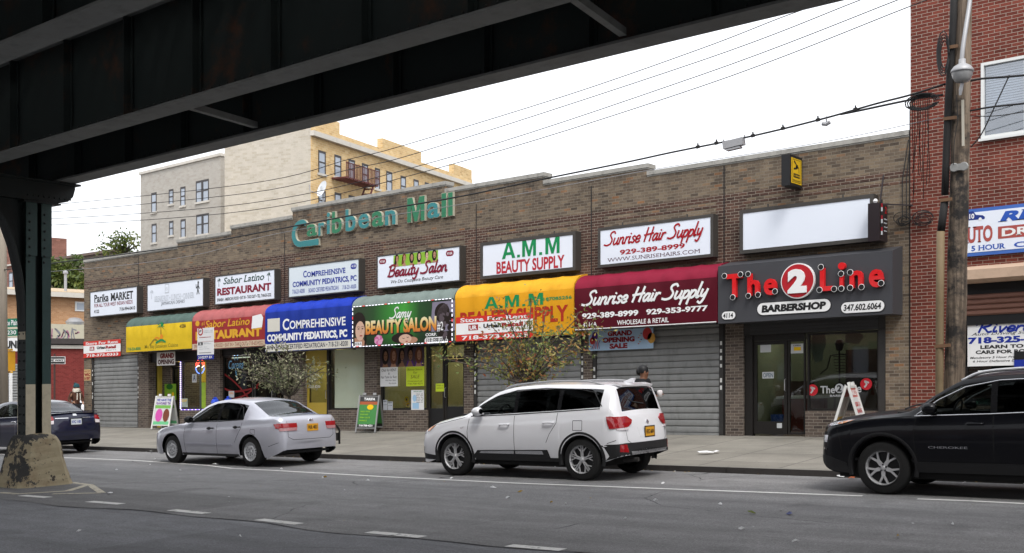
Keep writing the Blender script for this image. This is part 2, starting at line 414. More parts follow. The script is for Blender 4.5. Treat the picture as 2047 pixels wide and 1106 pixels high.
def concrete_slabs():
    m, t, p = _new('concrete_slabs'); uv = coords(t, 'UV')
    b = N(t, 'ShaderNodeTexBrick'); b.offset = 0.0; t.links.new(uv, b.inputs['Vector']); b.inputs['Scale'].default_value = 1
    b.inputs['Brick Width'].default_value = 1.52; b.inputs['Row Height'].default_value = 1.37; b.inputs['Mortar Size'].default_value = .013; b.inputs['Mortar Smooth'].default_value = .3
    b.inputs['Color1'].default_value = (.185, .172, .148, 1); b.inputs['Color2'].default_value = (.235, .220, .19, 1); b.inputs['Mortar'].default_value = (.075, .07, .064, 1)
    r1 = ramp(t, [(.3, .74), (.7, 1.16)]); t.links.new(noise(t, uv, .8, 7, .65), r1.inputs[0]); c = mixc(t, 1, b.outputs['Color'], r1.outputs[0], 'MULTIPLY')
    r2 = ramp(t, [(.3, .85), (.68, 1.12)]); t.links.new(noise(t, uv, 35, 4), r2.inputs[0]); c = mixc(t, 1, c, r2.outputs[0], 'MULTIPLY')
    vo = N(t, 'ShaderNodeTexVoronoi'); vo.inputs['Scale'].default_value = 3.2; t.links.new(uv, vo.inputs['Vector'])
    r3 = ramp(t, [(.0, 1), (.075, .9), (.1, 0)]); t.links.new(vo.outputs['Distance'], r3.inputs[0])
    mm = N(t, 'ShaderNodeMath', operation='MULTIPLY'); mm.inputs[1].default_value = .55; t.links.new(r3.outputs[0], mm.inputs[0])
    c = mixc(t, mm.outputs[0], c, (.07, .065, .06))
    t.links.new(c, p.inputs['Base Color']); p.inputs['Roughness'].default_value = .85; p.inputs['Specular IOR Level'].default_value = .3
    return m
M_SLAB = concrete_slabs()
M_KERB = pm('kerb_steel', (.038, .034, .032), .6, 0, .35, 3, .3, 30, grime=.5)
M_KERBTOP = pm('kerb_concrete', (.19, .18, .16), .8, 0, .25, 4, .3, 30, grime=.3)
KY = 16.95
tag(MB().quad([(-400, -80, -.02), (200, -80, -.02), (200, 500, -.02), (-400, 500, -.02)]).build('ground', pm('bare_ground', (.12, .115, .105), .9, 0, .3, 1), shear=True, fixn=False), kind='structure')
# road: finer coat beside the kerb, coarser coat beyond an uneven joint near the lane dashes
JY = [(x, 8.62 + .10 * math.sin(x * .9) + .07 * math.sin(x * 2.3 + 1)) for x in [i * .5 - 80 for i in range(240)]]
mb = MB()
for (a, ya), (b, yb) in zip(JY[:-1], JY[1:]): mb.quad([(a, ya, 0), (b, yb, 0), (b, KY + .06, 0), (a, KY + .06, 0)])
for q in (((-400, 8.6), (-80, 8.6), (-80, KY + .06), (-400, KY + .06)), ((39.5, 8.6), (200, 8.6), (200, KY + .06), (39.5, KY + .06))): mb.quad([(a, b, 0) for a, b in q])
tag(mb.build('road', M_ROAD, shear=True, org=(0, 0, 0), merge=True), kind='structure')
mb = MB()
for (a, ya), (b, yb) in zip(JY[:-1], JY[1:]): mb.quad([(a, -80, -.004), (b, -80, -.004), (b, yb + .04, -.004), (a, ya + .04, -.004)])
for q in (((-400, -80), (-80, -80), (-80, 8.6), (-400, 8.6)), ((39.5, -80), (200, -80), (200, 8.6), (39.5, 8.6))): mb.quad([(a, b, -.004) for a, b in q])
tag(mb.build('road_middle_lane', M_ROAD2, shear=True, org=(0, 0, 0), merge=True), kind='structure')
mb = MB(); pts = [gr(*p, .003) for p in ((852, 1071), (880, 1062), (905, 1056), (930, 1050), (958, 1048), (985, 1041), (1010, 1040), (1035, 1034))]
for jl in ([(x, y + .0) for x, y in JY if -16 < x < -1], pts):
    for k, ((a, ya), (b, yb)) in enumerate(zip(jl[:-1], jl[1:])):
        w = .004 + .011 * abs(math.sin(k * 1.7) * math.sin(k * .53))
        mb.quad([(a, ya - w, .003), (b, yb - w, .003), (b, yb + w, .003), (a, ya + w, .003)])
tag(mb.build('road_crack', pm('tar_joint', (.02, .02, .021), .9), shear=True), kind='structure')
mb = MB()
SWX0, SWX1 = -41.5, 60
xs = [SWX0 + (SWX1 - SWX0) * i / 40 for i in range(41)]
for a, b in zip(xs[:-1], xs[1:]): mb.quad([(a, KY + .17, .102), (b, KY + .17, .102), (b, 22.55, .305), (a, 22.55, .305)])
mb.quad([(SWX0, KY + .17, -.01), (SWX0, KY + .17, .102), (SWX0, 22.55, .305), (SWX0, 22.55, -.01)])
mb.quad([(SWX0, 22.55, .3), (-37.9, 22.55, .3), (-37.9, 60, .3), (SWX0, 60, .3)])
tag(mb.build('pavement', M_SLAB, shear=True, org=(0, 0, 0)), kind='structure')
mb = MB()
x = SWX0
while x < SWX1:
    w = 3.0; j = rnd.uniform(-.008, .008)
    mb.box(x + .006, x + w - .006, KY + j, KY + .168, -.01, .10, 0)
    mb.quad([(x + .006, KY + .025, .1015), (x + w - .006, KY + .025, .1015), (x + w - .006, KY + .168, .1015), (x + .006, KY + .168, .1015)], 1)
    x += w
tag(mb.build('kerb', [M_KERB, M_KERBTOP], shear=True, org=(0, 0, 0)), kind='structure')

# painted markings
def paint(name, col, wear):
    m, t, p = _new(name); co = coords(t, 'Object')
    r = ramp(t, [(wear - .04, 0), (wear + .06, 1)]); t.links.new(noise(t, co, 9, 8, .75), r.inputs[0])
    c = mixc(t, noise(t, co, 3), tuple(x * .8 for x in col), col); c = mixc(t, r.outputs[0], (.09, .09, .092), c)
    t.links.new(c, p.inputs['Base Color']); p.inputs['Roughness'].default_value = .75; return m
M_LINE = paint('road_paint', (.74, .73, .70), .36); M_LINEW = paint('worn_road_paint', (.72, .71, .68), .40); M_LINEY = paint('yellowed_road_paint', (.50, .45, .34), .42)
def strip(mb, pts, w, v=.004, m=0):
    for (a, b) in zip(pts[:-1], pts[1:]):
        a = Vector(a); b = Vector(b); d = (b - a).normalized(); q = Vector((-d.y, d.x)) * w / 2
        mb.quad([(a.x - q.x, a.y - q.y, v), (b.x - q.x, b.y - q.y, v), (b.x + q.x, b.y + q.y, v), (a.x + q.x, a.y + q.y, v)], m)
    return mb
mb = MB()
L1 = [gr(*p) for p in ((100, 913), (125, 915), (270, 921), (415, 931), (465, 937), (550, 941), (760, 953), (1023, 966), (1324, 977.5), (1560, 986), (1724, 992))]
L2 = [gr(*p) for p in ((1834, 998), (1940, 1002), (2060, 1008), (2400, 1024))]
def dense(P, n=12):
    out = []
    for a, b in zip(P[:-1], P[1:]): out += [(a[0] + (b[0] - a[0]) * k / n, a[1] + (b[1] - a[1]) * k / n) for k in range(n)]
    return out + [P[-1]]
strip(mb, dense([(-60, L1[0][1] - .0), L1[0]]), .10); strip(mb, dense(L1), .10); strip(mb, dense(L2), .10)
tag(mb.build('parking_line', M_LINE, shear=True), kind='structure')
mb = MB()
for a, b in (((1017, 1091), (1125, 1100)), ((738, 1064), (845, 1074)), ((518, 1039), (598, 1048)), ((343, 1020), (413, 1027)), ((178, 1003), (243, 1008)), ((44, 991), (97, 995))):
    strip(mb, [gr(*a), gr(*b)], .16)
strip(mb, [(-4.4, 8.72), (-3.5, 8.7)], .16); strip(mb, [(-1.9, 8.7), (-.9, 8.7)], .16)
tag(mb.build('lane_dashes', M_LINEW, shear=True), kind='structure')
mb = MB()
strip(mb, [gr(*p) for p in ((0, 985), (35, 988), (135, 982), (178, 969))], .13, .0042)
strip(mb, [gr(*p) for p in ((105, 988), (204, 986), (180, 970), (135, 964))], .12, .0050)
tag(mb.build('island_chevron', M_LINEY, shear=True), kind='structure')

# ------------------------------------------------------------------ elevated railway
M_STEEL = pm('viaduct_green_black', (.012, .017, .016), .55, 0, .4, 1.2, .15, 40, grime=.35)
M_RUST = pm('viaduct_rusty_flange', (.165, .17, .162), .65, 0, .35, 1.6, .2, 50, grime=.5)
M_GREEN = pm('column_green', (.035, .068, .063), .5, 0, .25, 1.5, .1, 40, grime=.3)
M_CREAM = pm('column_cream', (.55, .49, .36), .6, 0, .12, 3, .1, 40, grime=.35)
M_TIE = pm('tie_timber', (.035, .028, .022), .9, 0, .4, 2)
CXc, CYc = -18.82, 10.2                            # column by the parking lane
el = thing('elevated_railway', 'dark green riveted steel railway viaduct carried over the street on a column', 'railway viaduct', (CXc, CYc, S * CXc))
XA, XB = -60, 34
def rusty():
    if 'rw' in MT: return MT['rw']
    m, t, p = _new('viaduct_web'); co = coords(t, 'Object')
    r = ramp(t, [(.55, 0), (.72, 1)]); t.links.new(noise(t, co, 1.1, 8, .75), r.inputs[0])
    c = mixc(t, noise(t, co, .6, 4), (.008, .0125, .012), (.017, .024, .023)); c = mixc(t, r.outputs[0], c, (.075, .027, .011))
    t.links.new(c, p.inputs['Base Color']); p.inputs['Roughness'].default_value = .5; MT['rw'] = m; return m
def girder(yc, sx, full=True):
    mb = MB(); hw = .19
    mb.box(XA, XB, yc - hw, yc + hw, 5.50, 5.53, 1); mb.box(XA, XB, yc - hw, yc + hw, 6.97, 7.0, 1)
    mb.box(XA, XB, yc - .012, yc + .012, 5.532, 6.968, 0)
    for s in (-1, 1):
        mb.box(XA, XB, yc + s * .0135, yc + s * .028, 5.533, 5.65, 0)
        mb.box(XA, XB, yc + s * .03, yc + s * .15, 5.5315, 5.547, 1)
    x = sx
    while x < XB:
        if x > XA:
            for s in (-1, 1):
                mb.box(x - .05, x + .05, yc + s * .0285, yc + s * .042, 5.55, 6.95, 0)
                mb.box(x - .009, x + .009, yc + s * .0425, yc + s * .15, 5.55, 6.95, 0)
        x += 1.58
    if full:
        x = -20.0
        while x < 4:
            for z in (5.62,):
                mb.lathe([(.017, 0), (.012, -.012), (0.001, -.015)], (x, yc - .0285, z), 6, 'y', 0)
            x += .16
    return mb.build('girder', [rusty(), M_RUST], el, shear=True, org=None)
for yc, sx, fu in ((10.71, -59.2, True), (8.87, -59.5, True), (6.15, -59.9, True), (4.3, -59.3, False), (1.9, -59, False), (.0, -59.4, False)): girder(yc, sx, fu)
X0 = -12.75
for k in range(-6, 7):
    for y0, y1 in ((9.07, 10.5), (4.5, 5.95), (.2, 1.7)):
        x = X0 + k * 6.45
        mb = MB().bar((x, y0, 5.56), (x - .25, y1, 5.56), .09, .012).bar((x + .04, y0, 5.60), (x - .21, y1, 5.60), .012, .08)
        mb.build('lateral_brace', M_RUST, el, shear=True)
mb = MB(); x = XA
while x < XB:
    mb.box(x, x + .22, -.5, 11.2, 7.005, 7.25, 0); x += .40
mb.box(XA, XB, 9.2, 10.4, 7.26, 7.3, 0); mb.box(XA, XB, 5.2, 6.8, 7.26, 7.3, 0); mb.box(XA, XB, 0, 3.6, 7.26, 7.3, 0)
mb.build('track_deck', M_TIE, el, shear=True)
mb = MB()
for yy in (10.45, 9.0, 6.0, 4.5, 1.5, 0): mb.box(XA, XB, yy - .035, yy + .035, 7.302, 7.45)
mb.build('rail', M_STEEL, el, shear=True)
# bent: cap beam, knee bracket, columns and their concrete feet
def bent(xc):
    xv = xc; f = lambda y, v: (y, v + S * xv)
    cap = MB()
    cap.prism([f(-.6, 5.495), f(10.90, 5.495), f(10.90, 5.40), f(10.86, 5.26), f(10.76, 5.16), f(10.55, 5.10), f(9.2, 5.13), f(-.6, 5.13)], xv - .16, xv + .16, 'x')
    cap.prism([f(9.9, 5.099), f(10.6, 5.099), f(10.6, 5.07), f(9.9, 5.07)], xv - .20, xv + .20, 'x')
    cap.prism([f(-.6, 5.494), f(10.97, 5.494), f(10.97, 5.46), f(-.6, 5.46)], xv - .24, xv + .24, 'x')
    for k in range(9): cap.lathe([(.02, 0), (.015, .014), (.001, .018)], (xv + .16, 10.0 + k * .1, 5.2 + S * xv), 6, 'x')
    cap.build('cap_beam', M_STEEL, el)
    kn = MB()
    pol = [f(9.965, 2.7), f(9.94, 3.3), f(9.88, 3.8), f(9.76, 4.3), f(9.60, 4.72), f(9.36, 5.0), f(9.0, 5.129), f(9.965, 5.129)]
    kn.prism(pol, xv - .015, xv + .015, 'x')
    for a, b in zip(pol[:6], pol[1:7]): kn.bar((xv, a[0], a[1]), (xv, b[0], b[1]), .26, .03, up=(1, 0, 0)) if False else kn.add(
        [(xv - .14, a[0], a[1]), (xv + .14, a[0], a[1]), (xv + .14, b[0], b[1]), (xv - .14, b[0], b[1]), (xv - .14, a[0] + .03, a[1] + .01), (xv + .14, a[0] + .03, a[1] + .01), (xv + .14, b[0] + .03, b[1] + .02), (xv - .14, b[0] + .03, b[1] + .02)],
        [(0, 1, 2, 3), (7, 6, 5, 4), (0, 4, 5, 1), (1, 5, 6, 2), (2, 6, 7, 3), (3, 7, 4, 0)])
    kn.build('knee_bracket', M_STEEL, el)
def column(xc, yc, base=True):
    b = S * xc; mb = MB(); a0, a1 = yc - .235, yc + .235
    z0, zp, z1 = b + .86, b + 1.82, b + 5.07
    for (u0, u1) in ((a0, a0 + .175), (a1 - .165, a1)):
        for (p, q, m) in ((z0, zp, 1), (zp, z1, 0)):
            mb.box(xc + .135, xc + .15, u0, u1, p, q, m); mb.box(xc - .15, xc - .135, u0, u1, p, q, m)
    for (u0, u1) in ((a0, a0 + .014), (a1 - .014, a1)): mb.box(xc - .1345, xc + .1345, u0, u1, z0, z1, 2)
    mb.box(xc - .02, xc + .02, a0 + .0145, a1 - .0145, z0, z1, 2)
    k = z0 + .1
    while k < z1:
        for s in (-.07, .07): mb.lathe([(.02, 0), (.014, -.014), (.001, -.018)], (xc + s, a0, k), 6, 'y', 2)
        k += .16
    for (u0, u1) in ((a0 - .004, a0 + .20), (a1 - .19, a1 + .004)):
        mb.box(xc + .1505, xc + .168, u0, u1, z1 - .95, z1, 0)
        for k in range(6):
            mb.lathe([(.024, 0), (.017, .016), (.001, .02)], (xc + .168, (u0 + u1) / 2 - .04, z1 - .2 - k * .15), 6, 'x', 2)
        mb.lathe([(.024, 0), (.017, .016), (.001, .02)], (xc + .15, (u0 + u1) / 2 - .04, z1 - 1.06), 6, 'x', 2)
    mb.box(xc - .1, xc + .13, a0 - .006, a0 - .0005, b + 2.62, b + 2.76, 1)
    put_text(mb, '346', a0 + .03, a0 + .03, 0, 0, 0) if False else None
    c = mb.build('column', [M_GREEN, M_CREAM, M_STEEL], el)
    return c
def peeling():
    m, t, p = _new('peeling_cream_paint'); co = coords(t, 'Object')
    sx = N(t, 'ShaderNodeSeparateXYZ'); t.links.new(co, sx.inputs[0])
    nn = noise(t, co, 2.3, 10, .72)
    # big bare patch towards the top and the roadway side, small flakes elsewhere
    ad = N(t, 'ShaderNodeMath', operation='MULTIPLY_ADD'); ad.inputs[1].default_value = .20; t.links.new(sx.outputs[2], ad.inputs[0]); t.links.new(nn, ad.inputs[2])
    a2 = N(t, 'ShaderNodeMath', operation='MULTIPLY_ADD'); a2.inputs[1].default_value = -.30; t.links.new(sx.outputs[1], a2.inputs[0]); t.links.new(ad.outputs[0], a2.inputs[2])
    r = ramp(t, [(.69, 0), (.72, 1)]); t.links.new(a2.outputs[0], r.inputs[0])
    cr = mixc(t, noise(t, co, 5, 6), (.27, .215, .125), (.43, .375, .25)); st = ramp(t, [(.5, 0), (.7, .7)]); t.links.new(noise(t, co, 1.6, 7, .7), st.inputs[0])
    cr = mixc(t, st.outputs[0], cr, (.17, .10, .045))
    fl = ramp(t, [(.60, 0), (.63, 1)]); t.links.new(noise(t, co, 7, 6, .65), fl.inputs[0]); cr = mixc(t, fl.outputs[0], cr, (.045, .035, .028))
    dk = mixc(t, noise(t, co, 3, 6), (.018, .019, .019), (.05, .048, .045)); c = mixc(t, r.outputs[0], cr, dk)
    t.links.new(c, p.inputs['Base Color']); p.inputs['Roughness'].default_value = .8
    bp = N(t, 'ShaderNodeBump'); bp.inputs['Strength'].default_value = .7; bp.inputs['Distance'].default_value = .02
    t.links.new(a2.outputs[0], bp.inputs['Height']); t.links.new(bp.outputs[0], p.inputs['Normal']); return m
M_PEEL = peeling()
def octa(h, ch): return [(-h + ch, -h), (h - ch, -h), (h, -h + ch), (h, h - ch), (h - ch, h), (-h + ch, h), (-h, h - ch), (-h, -h + ch)]
def foot(xc, yc, col):
    b = S * xc; mb = MB(); n = 10; rings = []
    for i in range(n + 1):
        t = i / n; h = .545 - .20 * t ** .8; ch = .15 - .06 * t; z = b - .03 + .80 * t
        rings.append([(xc + p + rnd.uniform(-.008, .008), yc + q + rnd.uniform(-.008, .008), z) for p, q in octa(h, ch)])
    for h, dz, ch in ((.325, .845, .11), (.285, .90, .10), (.19, .935, .09)): rings.append([(xc + p, yc + q, b - .0 + dz) for p, q in octa(h, ch)])
    vs = [p for r in rings for p in r]; fs = []
    for i in range(len(rings) - 1):
        for k in range(8): fs.append((i * 8 + k, i * 8 + (k + 1) % 8, (i + 1) * 8 + (k + 1) % 8, (i + 1) * 8 + k))
    fs.append(tuple((len(rings) - 1) * 8 + k for k in range(8)))
    o = MB().add(vs, fs).build('concrete_foot', M_PEEL, None, org=(xc, yc, b))
    o.parent = col; o.location = (0, 0, 0)
    o.location = Vector((xc, yc, b)) - ORG[col.name]
    return o
bent(CXc)
for yy in (CYc, .3):
    c = column(CXc, yy); foot(CXc, yy, c)
# ------------------------------------------------------------------ the row of shops (one brick building)
TAN = [(0, (.075, .056, .042)), (.15, (.118, .089, .065)), (.35, (.168, .126, .088)), (.55, (.132, .100, .073)), (.75, (.18, .137, .095)), (.93, (.20, .154, .106)), (1, (.235, .118, .058))]
BRN = [(0, (.045, .026, .021)), (.3, (.085, .045, .034)), (.6, (.065, .036, .028)), (1, (.12, .064, .046))]
LOW = [(0, (.060, .046, .040)), (.35, (.12, .092, .075)), (.65, (.085, .066, .056)), (1, (.15, .118, .094))]
B_TAN = brick('tan_brick', TAN, (.225, .195, .155), streak=.9, top=7.0, wash=.26)
B_BRN = brick('brown_brick', BRN, (.30, .26, .21), wash=.2)
B_LOW = brick('low_brick', LOW, (.25, .22, .185), wash=.2)
B_TAN2 = brick('tan_brick_plain', TAN, (.25, .225, .185), wash=.3)
M_COPE = pm('coping_stone', (.31, .30, .275), .85, 0, .25, 2.5, .2, 30, grime=.7)
M_DARK = pm('dark_bronze_metal', (.022, .020, .019), .4, .3, .2, 4)
M_FRAME = pm('sign_frame_metal', (.060, .055, .050), .5, .2, .2, 3, grime=.3)
M_WHITE = pm('sign_white', (.70, .74, .82), .35, 0, .03, 1.2, spec=.4)
M_WHITE2 = pm('sign_white_grey', (.60, .66, .70), .35, 0, .05, 1.2)
M_BLACK = pm('black', (.012, .012, .013), .5, 0, .1)
M_SHUT = pm('galvanised_shutter', (.225, .228, .225), .55, .15, .22, 1.3, .08, 14, grime=.45, sc=(1.6, 1, .7))
M_GUIDE = pm('shutter_guide', (.045, .043, .042), .5, .3, .2, 5, grime=.3)
M_ROOF = pm('tar_roof', (.06, .06, .06), .9)
X0B, X1B = -37.90, -7.18
mall = thing('brick_shop_building', 'long one storey tan brick row of shops with stepped parapet', 'building', ((X0B + X1B) / 2, FY, S * (X0B + X1B) / 2 + .3))
STEPS = [(X0B, -32.03, 6.52), (-32.03, -29.10, 6.70), (-29.10, -26.08, 6.88), (-26.08, -19.77, 7.11), (-19.77, -16.42, 6.90), (-16.42, -13.35, 6.69), (-13.35, X1B, 6.50)]
HEAD = 2.95
mb = MB(); cp = MB()
for i, (a, b, t) in enumerate(STEPS):
    mb.box(a, b, FY, FY + .30, HEAD, t)
    lo = .035 if i > 0 and STEPS[i - 1][2] < t else 0; hi = .035 if i < 6 and STEPS[i + 1][2] < t else 0
    cp.box(a - lo, b + hi, FY - .035, FY + .335, t + .002, t + .10)
    cp.box(a - lo * .5, b + hi * .5, FY - .012, FY + .31, t - .03, t + .0015)
mb.box(X0B, X0B + .3, FY + .3, 40, 0, 6.4); mb.box(X1B - .3, X1B, FY + .3, 40, 2.9, 6.4); mb.box(X0B, X1B, 39.7, 40, 0, 6.4)
mb.build('wall', B_TAN, mall, shear=True)
cp.build('coping', M_COPE, mall, shear=True)
MB().box(X0B + .3, X1B - .3, FY + .3, 39.7, 6.0, 6.1).build('roof', M_ROOF, mall, shear=True)
mb = MB(); mb.box(X0B, X1B, FY - .006, FY - .0005, 5.66, 5.80); mb.box(X0B, X1B, FY - .006, FY - .0005, 5.525, 5.592)
mb.build('brick_band', B_BRN, mall, shear=True)
for (a, b) in ((-34.12, -33.42), (-30.28, -29.62), (-26.68, -25.98), (-22.92, -22.14), (-19.06, -18.28), (-15.31, -14.58), (-11.53, -10.80), (-7.92, -7.62)):
    MB().box(a, b, FY - .004, FY - .0005, HEAD + .01, 5.66).build('pilaster', B_BRN if a > -35 and a < -8 else B_TAN2, mall, shear=True)
for (a, b) in ((X0B, -37.41), (-34.36, -33.74), (-30.44, -29.69), (-26.5, -25.62), (-22.92, -22.42), (-19.10, -18.77), (-15.19, -14.93), (-11.30, -10.86), (-7.66, X1B)):
    MB().box(a, b, FY - .002, FY + .35, .05, HEAD - .002).build('pilaster', B_TAN2 if a < -37 or a > -8 else B_LOW, mall, shear=True)
# expansion joint lines of the wall
mb = MB()
for x in (-34.35, -26.45, -18.66, -14.95, -11.33): mb.box(x - .012, x + .012, FY - .010, FY - .007, 4.0 if x > -34 else 2.95, 6.45)
mb.build('wall_joint', M_BLACK, mall, shear=True)
# rooms behind the glass
GL = glass('shop_glass', (.72, .76, .72), .05)
M_FLOOR = pm('shop_floor', (.12, .1, .08), .4)
def room(a, b, col, back=25.0, top=2.9, lights=1, fl=.3, lit=3.0):
    w = pm('room_%d%d%d' % tuple(int(c * 255) for c in col), col, .8, 0, .15, 1.2)
    mb = MB(); mb.box(a, b, back, back + .05, .1, top); mb.box(a - .05, a, FY + .31, back, .1, top); mb.box(b, b + .05, FY + .31, back, .1, top)
    mb.box(a, b, FY + .31, back, top, top + .05); mb.box(a, b, FY + .10, back, .1, fl, 1)
    mb.build('shop_interior', [w, M_FLOOR], mall, shear=True)
    for k in range(lights):
        x = a + (b - a) * (k + .5) / lights
        MB().box(x - .6, x + .6, 23.6, 24.2, top - .06, top - .005).build('ceiling_lamp', glow('tube_light_%d' % int(lit * 10), (1, .96, .86), lit * 1.6), mall, shear=True)
def shutter(a, b, v0, v1):
    g = MB(); 
    for x in (a, b): g.box(x - .05, x + .05, FY + .02, FY + .10, v0 - .02, v1)
    gd = g.build('roller_shutter', M_GUIDE, mall, shear=True)
    mb = MB(); z = v0; sl = .152; y = FY + .07
    mb.box(a + .051, b - .051, y - .025, y + .02, v0, v0 + .06); z = v0 + .062
    P = [(.012, 0), (.012, .006), (-.010, .014), (-.014, .06), (-.011, .11), (-.006, .136), (.016, .141), (.016, .149), (.012, .152)]
    while z < v1:
        pr = [(y + d, z + h) for d, h in P if z + h <= v1]
        for (p, q) in zip(pr[:-1], pr[1:]): mb.quad([(a + .051, p[0], p[1]), (b - .051, p[0], p[1]), (b - .051, q[0], q[1]), (a + .051, q[0], q[1])])
        z += sl
    mb.box(a + .051, b - .051, y + .03, y + .04, v0, v1)
    o = mb.build('curtain', M_SHUT, gd, shear=True, merge=True, fixn=False)
    lb = MB(); rr = random.Random(int(a * 7))
    for x in (a, b):
        for k in range(7):
            if rr.random() < .75: z = v0 + 1.05 + k * .17; lb.box(x - .025, x + .025, FY + .0155, FY + .0195, z, z + rr.uniform(.05, .12))
    lb.build('sticker', pm('sticker_white', (.6, .6, .58), .6, 0, .3, 30), gd, shear=True)
shutter(-37.36, -34.40, .32, 2.97); shutter(-18.72, -15.24, .29, 2.75); shutter(-14.88, -11.42, .30, 2.86)
MB().box(-37.3, -34.4, FY + .36, FY + .4, .1, 2.95).box(-18.7, -15.2, FY + .36, FY + .4, .1, 2.9).box(-14.9, -11.4, FY + .36, FY + .4, .1, 2.9).build('shop_back', M_BLACK, mall, shear=True)
def window(a, b, v0, v1, y=FY + .10, fr=.05, mull=(), low=None, mat=None, gl=None):
    mb = MB(); mat = mat or M_DARK
    mb.box(a, a + fr, y, y + .07, v0, v1); mb.box(b - fr, b, y, y + .07, v0, v1)
    mb.box(a + fr, b - fr, y, y + .07, v0, v0 + fr); mb.box(a + fr, b - fr, y, y + .07, v1 - fr, v1)
    for x in mull: mb.box(x - .03, x + .03, y, y + .07, v0 + fr, v1 - fr)
    w = mb.build('shop_window', mat, mall, shear=True)
    MB().box(a + fr, b - fr, y + .03, y + .036, v0 + fr, v1 - fr).build('pane', gl or GL, w, shear=True)
    if low is not None: MB().box(a - .01, b + .03, FY + .02, FY + .30, .05, v0).build('sill_wall', B_LOW, mall, shear=True); MB().box(a - .01, b + .03, FY + .005, FY + .30, v0 + .0005, v0 + .03).build('sill', M_KERBTOP, mall, shear=True) if False else None
    return w
def door(a, b, v0, v1, y=FY + .10, fr=.07, mat=None, kick=.28, mid=None, gl=None, handle='r'):
    mb = MB(); mat = mat or M_DARK
    mb.box(a, a + fr, y, y + .06, v0, v1); mb.box(b - fr, b, y, y + .06, v0, v1)
    mb.box(a + fr, b - fr, y, y + .06, v0, v0 + kick); mb.box(a + fr, b - fr, y, y + .06, v1 - fr * 1.2, v1)
    if mid: mb.box(a + fr, b - fr, y, y + .06, mid, mid + .09)
    d = mb.build('shop_door', mat, mall, shear=True)
    MB().box(a + fr, b - fr, y + .025, y + .031, v0 + kick, v1 - fr * 1.2).build('pane', gl or GL, d, shear=True)
    hx = b - fr * .5 if handle == 'r' else a + fr * .5
    MB().tube([(hx, y - .002, v0 + .95), (hx, y - .05, v0 + .97), (hx, y - .05, v0 + 1.2), (hx, y - .002, v0 + 1.22)], .012, 6).build('handle', pm('steel', (.5, .5, .5), .3, .9), d, shear=True)
    return d
def header(a, b, v0, v1, mat=None, y=FY + .08): MB().box(a, b, y, y + .2, v0, v1).build('shop_header', mat or M_DARK, mall, shear=True)
# bay 2, Jamaican restaurant
room(-33.74, -30.44, (.58, .44, .06), lights=2, lit=6.0)
MB().box(-33.73, -33.25, FY + .55, FY + .9, .1, 2.9).box(-32.02, -31.95, FY + .12, FY + .9, .1, 2.9).build('entrance_wall', B_LOW, mall, shear=True)
header(-33.73, -30.45, 2.62, 2.948)
door(-33.2, -32.05, .33, 2.45, y=FY + .60, handle='l', gl=glass('dim_glass', (.25, .27, .25), .04)); header(-33.25, -32.0, 2.46, 2.615, y=FY + .58)
w2 = window(-31.93, -30.46, .93, 2.61, low=True)
# bay 3, restaurant
room(-29.69, -26.5, (.17, .12, .11), lights=2, lit=3.0)
header(-29.68, -26.51, 2.72, 2.948)
w3 = window(-29.66, -28.12, .95, 2.71, low=True, gl=glass('dim_glass', (.25, .27, .25), .04))
door(-28.06, -27.1, .32, 2.45, handle='r', gl=glass('dim_glass', (.25, .27, .25), .04)); header(-28.1, -27.07, 2.46, 2.715)
window(-27.06, -26.53, .95, 2.71, low=True, gl=glass('dim_glass', (.25, .27, .25), .04))
# bay 4, pediatrics
room(-25.62, -22.95, (.45, .36, .10), lights=2, lit=4.0)
header(-25.61, -22.96, 2.80, 2.948)
d4 = door(-25.55, -24.62, .30, 2.35, y=FY + .12, mat=pm('yellow_door', (.35, .25, .035), .5, 0, .15), mid=1.05, kick=.75)
header(-25.56, -24.6, 2.36, 2.795, mat=pm('yellow_panel', (.48, .35, .06), .5))
MB().box(-24.6, -24.5, FY + .06, FY + .3, .1, 2.795).build('door_post', M_DARK, mall, shear=True)
w4 = window(-24.49, -22.96, .92, 2.79, low=True, gl=glass('clear_glass', (.93, .95, .92), .03))
mb = MB()
for k in range(17):
    x = -24.42 + k * .086; mb.quad([(x, FY + .22, .97), (x + .072, FY + .26, .97), (x + .072, FY + .26, 2.74), (x, FY + .22, 2.74)])
mb.build('vertical_blind', pm('blind', (.62, .64, .59), .7, 0, .05), w4, shear=True)
# bay 5, beauty salon
room(-22.42, -19.10, (.40, .35, .16), lights=2, lit=3.0)
header(-22.41, -19.11, 2.74, 2.948)
w5 = window(-22.34, -20.52, .91, 2.735, low=True)
window(-20.49, -19.9, .31, 2.735, fr=.06); door(-19.88, -19.14, .30, 2.30, handle='l'); header(-19.9, -19.12, 2.31, 2.735, mat=M_BLACK) if False else window(-19.9, -19.12, 2.32, 2.735)
MB().box(-20.43, -19.96, FY + .11, FY + .16, .36, .95).box(-19.81, -19.21, FY + .11, FY + .155, .58, 1.0).build('door_panel', M_BLACK, mall, shear=True)
